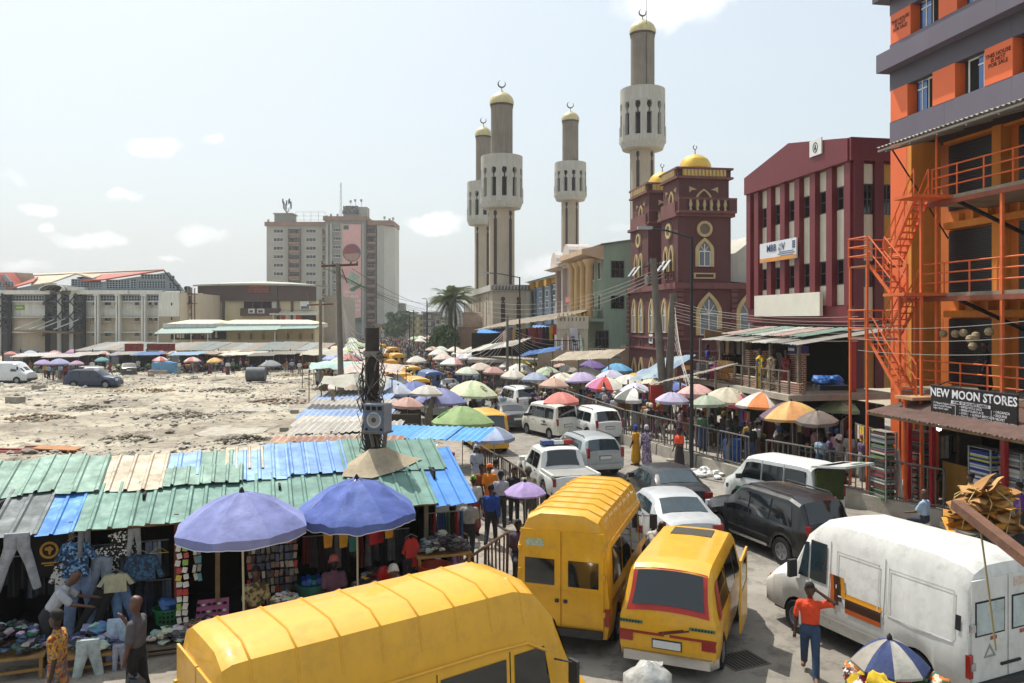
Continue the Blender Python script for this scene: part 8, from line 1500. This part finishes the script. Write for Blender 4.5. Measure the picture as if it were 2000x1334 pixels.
 body=bpy.data.meshes.new_from_object(o.evaluated_get(bpy.context.evaluated_depsgraph_get()));bpy.data.objects.remove(o);body.materials.clear();body.materials.append(DARK);body.name='body'
 n=len(body.vertices);V=np.empty(n*3,'f');body.vertices.foreach_get('co',V);V=V.reshape(-1,3);Nn=np.empty(n*3,'f');body.vertices.foreach_get('normal',Nn);Nn=Nn.reshape(-1,3);F_=[tuple(p.vertices)for p in body.polygons];best=np.full(n,9.);tg=np.zeros(n,int);names=['skin','top','leg','shoe']
 for p,q,r0,r1,t in B:
  p_,q_=np.array(p),np.array(q);d=q_-p_;L2=max(1e-9,d@d);u=np.clip(((V-p_)@d)/L2,0,1);ds=np.linalg.norm(V-p_-u[:,None]*d,axis=1)-(r0+(r1-r0)*u);w=ds<best;best[w]=ds[w];tg[w]=names.index(t)
 body.polygons.foreach_set('use_smooth',[True]*len(F_));out={'body':body}
 def skin_off(name,mask,off):
  fs=[f for f in F_ if sum(mask[i]for i in f)>=3];ids=sorted({i for f in fs for i in f});ix={v:k for k,v in enumerate(ids)};me2=bpy.data.meshes.new(name)
  if fs:me2.from_pydata([tuple(V[i]+Nn[i]*off)for i in ids],[],[tuple(ix[i]for i in f)for f in fs]);me2.polygons.foreach_set('use_smooth',[True]*len(fs))
  me2.materials.append(DARK);me2.update();return me2
 for k,nm in((1,'shirt'),(2,'skirt' if P['dress']else 'trousers'),(3,'shoes')):out[nm]=skin_off(nm,tg==k,.009)
 hv=np.array(hd);rel=V-hv;hair=(tg==0)&(np.linalg.norm(rel,axis=1)<.26)&((rel@np.array(up))-.5*(rel@np.array(f2))>.045);out['hair']=skin_off('hair',hair,.008);sc_=(tg==0)&(np.linalg.norm(rel,axis=1)<.26)&((rel@np.array(up))-.6*(rel@np.array(f2))>.01);out['headscarf']=skin_off('headscarf',sc_,.022);return out
POSES={'stand':make_person({}),'walk':make_person(dict(legs=((.42,-.1),(-.3,-.35)),arms=((-.35,.3,.1),(.35,.45,.1)))),'walk2':make_person(dict(legs=((-.2,-.5),(.3,-.05)),arms=((.3,.4,.1),(-.3,.2,.1)),long=True)),'sit':make_person(dict(sit=True,arms=((.5,.8,.1),(.4,.9,.1)))),'dress':make_person(dict(dress=True,arms=((.1,.3,.1),(.2,.9,.1)))),'carry':make_person(dict(dress=True,legs=((.2,-.1),(-.2,-.2)),arms=((.2,1.5,.2),(.1,.3,.12)))),'bendover':make_person(dict(bend=.6,arms=((.7,.5,.1),(.6,.6,.1)))),
  'hero_phone':make_person(dict(legs=((.38,-.08),(-.28,-.4)),arms=((1.5,2.2,.75,(.1,.43,1.5),(.06,.16,1.66)),(-.15,.3,.22)),head=.15),.0135,True),'hero_chin':make_person(dict(legs=((.12,-.05),(-.15,-.1)),arms=((.05,.2,.14),(.55,1.95,.05))),.0135,True),'hero_stand':make_person(dict(legs=((.25,-.05),(-.2,-.25)),arms=((-.15,.35,.1),(.2,.3,.1))),.0135,True)}
SK=[mat(c,.5,var=.1,vs=6)for c in('4a2f22','3a241a','55372a','2f1d16')];HAIR=mat('0c0a09',.8,var=0)
rp=random.Random(17)
def person(label,loc,heading,pose,shirt,trousers,scarf=None,sc=None,skin=None,hair=True,group=None,shoes='1c1a1a'):
 T=thing('person',label,'person',loc,heading,group);T.scale=(sc or rp.uniform(.95,1.03),)*3;P=POSES[pose];s=skin or rp.choice(SK);M_=lambda c:c if not isinstance(c,str)else mat(c,.9,var=.22,vs=6,bump=.8,bs=15)
 ob('body',P['body'],T,mats=[s]);ob('shirt',P['shirt'],T,mats=[M_(shirt)]);k='skirt' if 'skirt' in P else 'trousers';ob(k,P[k],T,mats=[M_(trousers)]);ob('shoes',P['shoes'],T,mats=[mat(shoes,.6)])
 if scarf:ob('headscarf',P['headscarf'],T,mats=[M_(scarf)])
 elif hair:ob('hair',P['hair'],T,mats=[HAIR])
 return T
T=person('man in an orange and white shirt and jeans, hand raised to his head',G(1582,1322),math.atan2(-.92,-.35),'hero_phone','d8461f','2f4560',sc=.95,skin=SK[0],shoes='6b4a38');box_part('white_panel',mat('d0cfcb',.9),T,.02,.05,-.2,-.12,1.0,1.34)
def stand(px,py_head,h=1.76,z=LZ):Y=(CH-z-h)*FPX/(py_head-HY);return Vector(((px-1000)*Y/FPX,Y,z))
g=stand(267,1175);person('bald man in a grey T-shirt with his hand to his chin',g,math.pi*1.0,'hero_chin','4f4d52','17171a',sc=1.02,skin=SK[2],hair=False)
b_=MB();blob(b_,0,0,0,.16,random.Random(8),1.3);tag(b_.build('plastic_bag',mat('26262a',.2,var=.3,vs=9),loc=g+Vector((.12,-.32,.5))),'black plastic bag carried by the man in grey','bag')
person('man in a bright orange and blue printed outfit beside the jeans table',stand(112,1198),math.pi*1.05,'hero_stand',mat_print(['a3561a','2f6a7a','b5701f','b5962f','7a3414'],11,kind='noise'),mat_print(['a3561a','7a3414','2f6a7a','b5701f'],11,kind='noise'),sc=1.0)
person('man in a pale grey lettered T-shirt bending inside the stall',stand(92,1140,1.5),.3,'bendover','a3a7ad','2a2a30',hair=False)
for a in(('man in a grey T-shirt with a shoulder strap walking away',916,966,1.5,'walk','8f8f8c','1c1c20',None),('man in a royal blue T-shirt and dark jeans walking away',959,944,1.45,'walk2','1d3f8a','1a1c26',None),('man in a pale grey shirt and black trousers ahead of the blue one',978,919,1.6,'walk','9a98a3','202026',None),('man in a black printed T-shirt facing the stalls',1004,912,-1.6,'stand','18181c','26282e',None),('person in a camouflage cap and tan top by the lilac sunshade',1032,915,-1.8,'stand',mat_print(['8a7f68','6b6650','a39a80'],14),'4a4a3f','5a5a46'),('person in bright orange with an orange headscarf on the pavement',956,905,-1.4,'dress','d87a14','c96a14','d8641a'),('person in an orange and black striped top near the orange scarf',940,904,-1.2,'stand',mat_print(['a8562a','2a1a16'],9,kind='stripe'),'2a2626',None),('woman with a green and yellow headtie and a white top',925,928,-1.3,'dress','b5b5b0','7a2f2a',mat_print(['5f8a2a','b5b03a','2a4a2a'],16)),('person in white with a white head covering by the brown sheets',931,869,-1.4,'dress','b9bcc9','b0b3c2','c9cad0'),('man in a white shirt half hidden beside the grey shirt',968,902,1.5,'stand','c4c4c0','3a3a40',None),
  ('woman in a light blue top and mauve printed wrapper at the stall end',884,985,1.2,'dress','7fa3c4',mat_print(['5a3a66','8a6f9a','2f2238'],9),None),('woman seated low in the crowd below the lilac sunshade',1012,985,-1.5,'sit','4a3a4f','2a2a30',None),('man reaching at the table of dark clothes',872,1003,-2.4,'bendover','2a3a4a','1c1c20',None)):
 person(a[0],stand(a[1],a[2]),a[3],a[4],a[5],a[6],a[7])
for lb,px,py,y_,c,c2,sc_ in(('woman with a salmon pink headscarf seated in the stall',652,1098,.1,'6b4a5a',mat_print(['8a5f2a','5a3a1a'],16,kind='stripe'),'b5645f'),('person seated low beside the packet rack',500,1165,-.2,mat_print(['8a7a54','4a3f2a','a3946a'],16),'2a2622',None),('woman in dark print seated at the end of the stall',815,1070,.1,mat_print(['1f2f3f','3f6b7a','16202a'],14),'7f9dc0',None),('man in a white cap sitting behind the yellow minibus roof',768,1135,-.9,'2a2a30','3a3a40','c4c2bb')):
 p=at_stall(px,y_,py);person(lb,(p.x,p.y,max(LZ,p.z-1.25)),-1.2,'sit',c,c2,sc_)
v2p=v2.t.location;person('bus conductor leaning out of the yellow minibus side',(v2p.x+2.15,v2p.y+2.6,.42),-1.0,'bendover','c4bfb8','3a3a40',hair=False)
for a in(('woman in a yellow dress with a blue headtie crossing the road',1242,908,2.4,'dress','c98f14','c08a14','1f3f9a'),('woman in a purple print gown with a pale headscarf beside the yellow dress',1263,912,1.9,'dress',mat_print(['7a6a84','a397a8','5a4c62'],16),mat_print(['7a6a84','a397a8','5a4c62'],16),'a8a4b5'),('man in a white shirt standing in the road beyond the minivan',993,790,-1.5,'stand','c9c9c6','1c1c20',None),('person in a blue printed outfit on the road beyond the minivan',1026,796,-1.7,'dress',mat_print(['1f3f9a','8aa0d0','1a2f7a'],12),'1f357f',None),('woman in a dark floral gown walking by the grey saloon',1040,818,2.4,'carry',mat_print(['5a4048','8a6f70','3a2a30'],14),'4a363c','3a2a2a')):
 person(a[0],G(a[1],a[2]),a[3],a[4],a[5],a[6],a[7])
person('woman in an orange red top carrying a bag along the kerb wall',Vector((G(1327,918).x,G(1327,918).y,0)),-2.6,'carry','d8431f','2f2a2a','1a1414');person('man in a black T-shirt and jeans behind the gap in the railing',G(1466,912,PZ),-1.6,'stand','141416','2a3a5a');person('man in a pale blue shirt seated at the railing end, seen from behind',G(1806,1046,.2),2.2,'sit','9fb3cc','2f3240',None,None,SK[2],False)
p=W3(FB,-3.4,FB.y(1897,-3.4),PZ);person('person in a yellow and teal top standing before the shop',p,2.8,'stand',mat_print(['c4962a','3f7a8a','b5803a'],9),'3a3f4a');person('person in dark clothes on the first orange balcony',W3(FB,-.4,FB.y(1924,-.4),4.1),2.9,'dress','16161a','131316','19191c');person('person in purple at the right edge of the shop',W3(FB,-3.0,FB.y(1992,-3),PZ),2.8,'dress','5a2f7a','2a2a30');person('boy in blue among the hanging luggage',W3(FO,-3.5,7.9,DZ),3.0,'stand','2f3f8a','2a2a30')
CLO=[('c4c1bb','white'),('7a2f2c','red'),('2f3f66','blue'),('a98a45','yellow'),('2f2f34','dark grey'),('55705a','green'),('96603a','orange'),('5a4866','purple'),('a8848a','pink'),('463a32','brown'),('8c9fb0','pale blue'),('8a8782','grey'),('1c1c20','black'),('b9ac98','beige')];LOW=[('1c1c22','black trousers'),('2f3f5a','jeans'),('5a4a3a','brown trousers'),('5a2f40','a wine skirt'),('8a8a86','grey trousers')];used=set()
def rand_person(where,loc,hdg,grp,nose=False):
 for _ in range(200):
  c,l_=rp.choice(CLO),rp.choice(LOW);s_=rp.choice([None,None,('c9c4bc','white'),('8a4a5a','pink'),('2f3a66','blue'),('a08a45','gold')]);ps=rp.choice(['stand','walk','walk2','dress','dress','carry']);lb='person in a %s top, %s%s %s'%(c[1],l_[1],' and %s headscarf'%s_[1]if s_ else '',where)
  if lb not in used:used.add(lb);break
 person(lb,loc,hdg,ps,c[0],l_[0],s_[0]if s_ else None,group=grp)
def kr_at(Y):return lerp_tab([(p.y,p.x)for p in KR],Y)
for k in range(84):Y=27.5+46*(k/84)**1.1;rand_person('behind the railing' if Y<42 else 'under far parasols',(kr_at(Y)+rp.uniform(.6,3.4),Y,PZ-.03),rp.uniform(0,6.28),'shoppers on the right pavement')
for k in range(40):Y=rp.uniform(48,74);rand_person('among far vehicles',(kr_at(Y)-rp.uniform(.5,8),Y,0),rp.choice((1.9,-1.2))+rp.uniform(-.4,.4),'walkers in the far road')
for k,px in enumerate((88,95,104,112,118,128,136,60,470,500,520,455,560,300,350,375,410,435,540,585,605,330,270,215,180,30,482,395,445,570)):p=G(px,742+(k%3)*2 if k<7 else 727+(k*7)%9);rand_person('walking in the lot' if k<7 else 'trading in the lot',p,rp.uniform(0,6.28),'people in the sandy lot')
# the far crowd reads as one mass
m=MB();rc=random.Random(23)
for k in range(1300):
 Y=74+150*rc.random()**1.2;lo=lerp_tab([(70,-15),(110,-21),(150,-27),(250,-50)],Y);hi=lerp_tab([(70,-4.5),(110,-8),(150,-13),(250,-36)],Y);X=rc.uniform(lo-3,hi+2);c=tuple(q*rc.uniform(.6,1.1)for q in lin(rc.choice(CLO)[0]));s=rc.uniform(.92,1.05)
 m.lathe([(.12,.0),(.14,.5),(.16,.85)],5,(X,Y,0),0,lin(rc.choice(LOW)[0]));m.lathe([(.17,.8),(.2,1.1),(.22,1.38),(.08,1.48*s)],6,(X,Y,0),0,c);m.lathe([(.05,1.46),(.1,1.54),(.1,1.66),(.03,1.74)],6,(X,Y,0),0,(.03,.02,.015)if rc.random()<.6 else tuple(q*.9 for q in lin(rc.choice(CLO)[0])))
stuff(m.build('crowd',mat_attr(.9)),'dense far crowd filling the street up to the tower','crowd')
# ---------------------------------------------------------------- stalls and goods on the right pavement
rq=random.Random(55);PAL=['a33a34','2f6aa8','c4b48f','2a2a2e','4a7a4a','b5732a','c9c4bc','1f2f4a','8a3a6a','6b5a48','3a3a3c','d0b040','1c1c1e','55443a']
def goods_table(lb,x,y,rz,w=1.5,d=.8,n=60,pal=PAL,z=PZ,h=.75,hang=True):
 T=thing('goods_stand',lb,'stall',(x,y,z),rz,'goods stands on the right pavement');MB().bx(-w/2,w/2,-d/2,d/2,h-.04,h).build('top',WOOD,T);[MB().bar((a,b,0),(a,b,h),.05).build('leg',WOOD,T)for a in(-w/2+.05,w/2-.05)for b in(-d/2+.05,d/2-.05)]
 m=MB();[blob(m,rq.uniform(-w/2,w/2),rq.uniform(-d/2,d/2),h+rq.uniform(.02,.25),rq.uniform(.06,.14),rq,.7,tuple(q*rq.uniform(.6,1.1)for q in lin(rq.choice(pal))),6,3)for _ in range(n)];m.build('goods',mat_attr(.8),T)['kind']='stuff'
 if hang:
  for a in(-w/2,w/2):MB().bar((a,d/2,0),(a,d/2,2.1),.05).build('upright',WOODG,T)
  MB().bar((-w/2,d/2,2.05),(w/2,d/2,2.05),.04).build('crossbar',WOODG,T);k=int(w/.2)
  for i in range(k):hh=rq.uniform(.4,.8);MB().bx(-w/2+i*.2+.02,-w/2+i*.2+.17,d/2-.06,d/2+.04,2.03-hh,2.03).build('hanging_item',mat(rq.choice(pal),.9,var=.3,vs=6),T)
WH=['nearest the green striped van','under the plum gored parasol','under the orange and grey parasol','under the khaki parasol','behind the black T-shirt man','under the dusty pink parasol','behind the red post','under the black and white parasol','beside the multicoloured parasol','behind the salmon parasol','under the mauve parasol','under the peach parasol','below the purple parasol','near the yellow parasol kiosk','under the cream frilled parasol','under the violet gored parasol','at the far bend of the railing']
for k,w in enumerate(WH):Y=27+2.75*k;goods_table('crowded goods stand '+w,kr_at(Y)+2.6+.5*(k%3),Y,R(20+70*(k%2)),1.8)
for k,w in enumerate(('before the fabric racks','under the pale green parasol','behind the blue barrel','left of the lamp post','at the foot of the leaning poles','below the tin edge')):Y=28+4*k;goods_table('dark clothes rack '+w,kr_at(Y)+4.6,Y,R(60),2.2,.8,50,['1c1c1e','2a2a2e','6b2a2a','3f4a6b','8a8a86','4a3a2a'])
T=thing('arcade','dark ground floor shop openings beneath the luggage deck','shop',FO.o(),FO.a)
box_part('back_wall',mat('17140f',.9,var=.2),T,-1.5,-1.2,-4,9,PZ,3.1);[box_part('pier',mat('6b3a30' if i%2 else '4a423a',.85,var=.2),T,-4.3,-3.9,-2.5+2.2*i,-2.2+2.2*i,PZ,3.15)for i in range(6)];box_part('red_door',mat('a3281c',.5,var=.15),T,-4.6,-4.5,8.0,8.8,PZ,2.9)
T=thing('tin_canopy','long grey tin canopy slanting over stalls before the maroon mosque','canopy',(0,0,0));a,b=A(1270,752,44),A(1400,722,38)
for k in range(5):o=a.lerp(b,k/5);sheet('roof_sheet',T,o,(b-a),(.5,1,.05),(b-a).length/5+.1,1.3,GALV[(k*2+1)%4],pitch=.22,amp=.025,jitter=.06,seed=530+k)
[MB().bar((p.x,p.y+.2,PZ),(p.x,p.y+.2,p.z+.02),.1).build('post',WOODG,T)for p in(a,a.lerp(b,.5),b)];p=a.lerp(b,.12);MB().bx(p.x-.35,p.x+.35,p.y,p.y+.3,PZ,p.z-.1).build('red_pillar',mat('a3281c',.5),T)
def roofs(lb,name,c,corners,n,seed,cat='canopy'):
 T=thing(name,lb,cat,(0,0,0));a,b,dv=corners
 for k in range(n):sheet('roof_sheet',T,a.lerp(b,k/n),b-a,dv,(b-a).length/n+.1,dv.length,tin(c[k%len(c)],.35),pitch=.25,amp=.03,jitter=.08,seed=seed+k)
 [MB().bar((q.x,q.y+.3,0),(q.x,q.y+.3,q.z),.1).build('post',WOODG,T)for q in(a,a.lerp(b,.5),b)];return T
roofs('pale blue tin roof sheets beside the sky blue parasol','tin_canopy',['8fa3b0','9fb0b5','7f97ab'],(A(1228,742,52),A(1285,738,50),Vector((.5,4,.7))),3,560);roofs('tan tin roof in front of the green building terrace','tin_canopy',['b0a592','a89c88'],(A(1075,705,64),A(1190,700,60),Vector((.2,2.2,.45))),4,570)
roofs('bright blue tarpaulin roof right of the telephone post','tin_canopy',['2f5f9a','3a74b0','2f5f9a'],(A(1010,697,68),A(1080,686,66),Vector((.4,2,.3))),3,580);roofs('cluttered pale tin roofs below the red clothes shop','tin_canopy',['a8a49a','8f8b82','b5b1a6','6f7470'],(A(885,692,82),A(1000,676,70),Vector((.5,2,.35))),6,590)
# shop row of red clothes under a long shabby roof, and the dark iron terrace
T=thing('clothes_shop','open shop hung with red and gold clothes under a long shabby roof','shop',(0,0,0));a,b=A(925,645,84),A(1092,622,72);sheet('roof_sheet',T,a,b-a,(1,5,.5),(b-a).length,5,tin('8f8474',.5),pitch=.3,amp=.04,jitter=.1,seed=610);MB().bx(a.x,b.x,80,80.2,0,5.2).build('back_wall',mat('1c1712',.9),T);box_part('floor_slab',CONC,T,a.x,b.x+2,72.5,80,2.6,2.9)
for k in range(26):q=a.lerp(b,(k+.3)/27);hh=rq.uniform(.9,1.7);MB().bx(q.x,q.x+.3,q.y-.3,q.y-.05,q.z-.5-hh,q.z-.5).build('hanging_item',mat(rq.choice(['8a1a1c','a3261f','6b1418','b5862a','7a4a1a','1f1a1a','8a2a5a','c9bfa8']),.9,var=.3,vs=4),T)
sheet('blue_sheet',T,A(930,652,80),(1,-.1,.05),(.2,2,.4),3.6,2.2,tin('3f86c4',.2),pitch=.3,amp=.03,seed=611);sheet('blue_sheet',T,A(1040,640,73),(1,-.06,.06),(.2,2,.3),3.4,1.4,tin('5f7fae',.2),pitch=.3,amp=.03,seed=612)
T=thing('iron_terrace','black iron railing on the tan terrace wall left of the green building','railing',(0,0,0));a,b=A(1050,684,71),A(1132,676,69);MB().add([(a.x,a.y,0),(b.x,b.y,0),(b.x,b.y,a.z),(a.x,a.y,a.z),(a.x,a.y+.4,0),(b.x,b.y+.4,0),(b.x,b.y+.4,a.z),(a.x,a.y+.4,a.z)],[(0,1,2,3),(4,7,6,5),(3,2,6,7),(1,5,6,2),(0,3,7,4)]).build('terrace_wall',mat('a08f78',.9,var=.15),T)
for k in range(22):q=a.lerp(b,k/21);MB().bar((q.x,q.y+.2,a.z),(q.x,q.y+.2,a.z+.9),.05).build('bar',DARK,T)
MB().bar(a+Vector((0,.2,.9)),Vector((b.x,b.y+.2,a.z+.9)),.07).build('top_rail',DARK,T)
p=A(1013,728,66);sbk=thing('kiosk_sign','yellow POS sign board under the yellow parasol','sign',(p.x,p.y,PZ));MB().bx(-.5,.5,-.03,.03,1.1,1.75).build('board',mat('c9a81f',.6),sbk);[MB().bar((a,0,0),(a,0,1.1),.05).build('leg',DARK,sbk)for a in(-.4,.4)];text('lettering','POS',.42,mat('26221a',.6,var=0),sbk,(0,-.035,1.42),(R(90),0,0),.004,bold=.015)
p=G(1424,903,PZ);T=thing('barrel','bright blue plastic barrel behind the kerb railing','barrel',p+Vector((.3,.6,0)));MB().lathe([(0,0),(.36,0),(.4,.1),(.4,.8),(.36,.9),(0,.9)],18).build('drum',mat('1f5fae',.4),T,40);[MB().lathe([(.405,0),(.42,.03),(.405,.06)],18,(0,0,z_)).build('hoop',mat('1a529a',.4),T)for z_ in(.28,.6)]
m=MB()
for k in range(26):a=G(1375+rq.uniform(-30,45),915+rq.uniform(0,10)+k*.5);blob(m,a.x,a.y,.08,rq.uniform(.1,.2),rq,.6,(.62,.62,.6))
stuff(m.build('litter_sacks',mat_attr(.4)),'crumpled white plastic litter along the foot of the kerb wall','litter')
# load of flattened cardboard on a cart shaft, right edge
c0=A(1925,985,19.5);T=thing('cardboard_load','tied heap of flattened brown cardboard and orange paper','cardboard',c0-Vector((0,0,1.0)));rk=random.Random(6);CB=[mat(c,.85,var=.25,vs=5)for c in('a87c48','b98e58','9a6f3c','d08a22','c98f3a','b5812f')]
for k in range(70):
 z_=rk.random();r_=.75*(1-.45*z_);w,d=rk.uniform(.2,.5),rk.uniform(.15,.4);m=MB();m.grid(lambda u,v:((u-.5)*w*2,(v-.5)*d*2,.06*math.sin(u*3+k)+.03*math.sin(v*5)),3,3);m.grid(lambda u,v:((u-.5)*w*2,(v-.5)*d*2,.06*math.sin(u*3+k)+.03*math.sin(v*5)+.025),3,3);a=rk.uniform(0,6.28);m.build('cardboard_sheet',CB[k%6],T,loc=(r_*rk.uniform(.2,.8)*math.cos(a),r_*rk.uniform(.2,.8)*math.sin(a)*.8,.45+z_*.95),rot=(rk.uniform(-.6,.6),rk.uniform(-.6,.6),a))
for k in range(9):a=k*.7;MB().tube([(.75*math.cos(a+t*.05),.6*math.sin(a+t*.05),.45+.14*t)if t<6 else(.3*math.cos(a),.3*math.sin(a),1.42)for t in range(8)],.012,4).build('rope',mat('b5a46a',.8),T)
MB().bx(-.8,.8,-.6,.6,.3,.42).build('cart_bed',WOODG,T);[MB().tube([(x_,-.7,.02),(x_,-.6,.02)],.42,16).build('wheel',TYRE,T)for x_ in(-.4,.5)];[MB().bar((a,.4,-c0.z+1.0),(a,.4,.3),.09).build('prop',WOODG,T)for a in(-.6,.6)]
b_=MB();b_.bar(A(1868,985,12.6),A(2060,1135,10.2),.17,.14);tag(b_.build('timber_shaft',mat('6b4a38',.9,var=.35,vs=5,bump=.4),None),'thick brown timber shaft slanting in at the right edge','timber');wire('rope','frayed rope hanging down from the timber shaft over the van',A(1915,1035,11.8),A(1945,1270,11.6),-.05,.014,12,mat('8a7a4f',.9));
# bundle of cloth with a striped umbrella, and plastic sack, at the bottom edge
p=G(1740,1400);T=parasol('navy and grey umbrella over a bundle of bright cloth at the bottom edge',p.x,p.y,1.28,.6,['2b3a66','a8a49a','2b3a66','8f8a80'],.4,.05,group='hand umbrellas',zb=.0);T=thing('cloth_bundle','bundle of yellow red and green printed cloths under the striped umbrella','cloth',(p.x,p.y,0));rk=random.Random(12)
for k in range(26):a=k*2.4;r_=.3+.45*rk.random();m=MB();blob(m,0,0,0,rk.uniform(.12,.2),rk,.9,None,12,8,.4);m.build('cloth',rk.choice([mat('c9a81f',.85,var=.3,vs=6),mat('a3202a',.85,var=.3),mat('3f7a4a',.85),mat_print(['c9c4bc','2a2a2c','a3202a'],20),mat_print(['c46a1f','c9c0a8','2f5f4a'],16),mat('c9c6c0',.85)]),T,60,loc=(r_*math.cos(a),r_*math.sin(a),.2+.6*rk.random()))
p=G(1262,1400);m=MB();blob(m,0,0,.42,.42,random.Random(5),1.15,None,20,12,.22);blob(m,.12,0,.8,.13,random.Random(9),.8,None,12,8,.5);tag(m.build('plastic_sack',mat('b5b5b0',.25,var=.3,vs=7,bump=.8,bs=9),None,60,loc=p),'crumpled clear plastic sack behind the red edged minibus','sack')
p=G(1448,1290);T=thing('drain_grating','iron drain grating in the road beside the yellow minibus','grating',(p.x,p.y,.004),.4);MB().bx(-.42,.42,-.35,.35,0,.006).build('frame',mat('55514a',.8),T);[MB().bx(-.36+i*.085,-.32+i*.085,-.3,.3,.006,.012).build('bar',mat('2a2826',.7,.3),T)for i in range(9)]
for k,(px,py,c,lb)in enumerate(((1855,950,'1f4fae','blue tarpaulin bundle on a cart before the shop'),(1700,768,'1f5fa8','blue tarpaulin folded under the orange stairs'))):p=G(px,py,PZ)if k==0 else W3(FB,-1.8,1.2,3.4);m=MB();[blob(m,rk.uniform(-.5,.5),rk.uniform(-.3,.3),.55+rk.uniform(0,.2),.28,rk,.6)for _ in range(7)];T=thing('tarpaulin_bundle',lb,'tarpaulin',p);m.build('sheet',mat(c,.5,var=.3,vs=5),T);MB().bx(-.6,.6,-.35,.35,0 if k==0 else .3,.5).build('crate',DARK,T)
# ---------------------------------------------------------------- the air: a faint even haze over the whole place
hb=MB().bx(-1510,1510,-70,2610,-1.1,75).build('haze',DARK);hb.data.materials.clear();stuff(hb,'faint pale haze over the whole street scene','haze')
hm=bpy.data.materials.new('air_haze');hm.use_nodes=True;hn=hm.node_tree.nodes;hn.remove(hn['Principled BSDF']);pv=hn.new('ShaderNodeVolumePrincipled');pv.inputs['Color'].default_value=(.95,.97,1,1);pv.inputs['Density'].default_value=.00033;pv.inputs['Anisotropy'].default_value=.3
hm.node_tree.links.new(pv.outputs[0],hn['Material Output'].inputs['Volume']);hb.data.materials.append(hm)
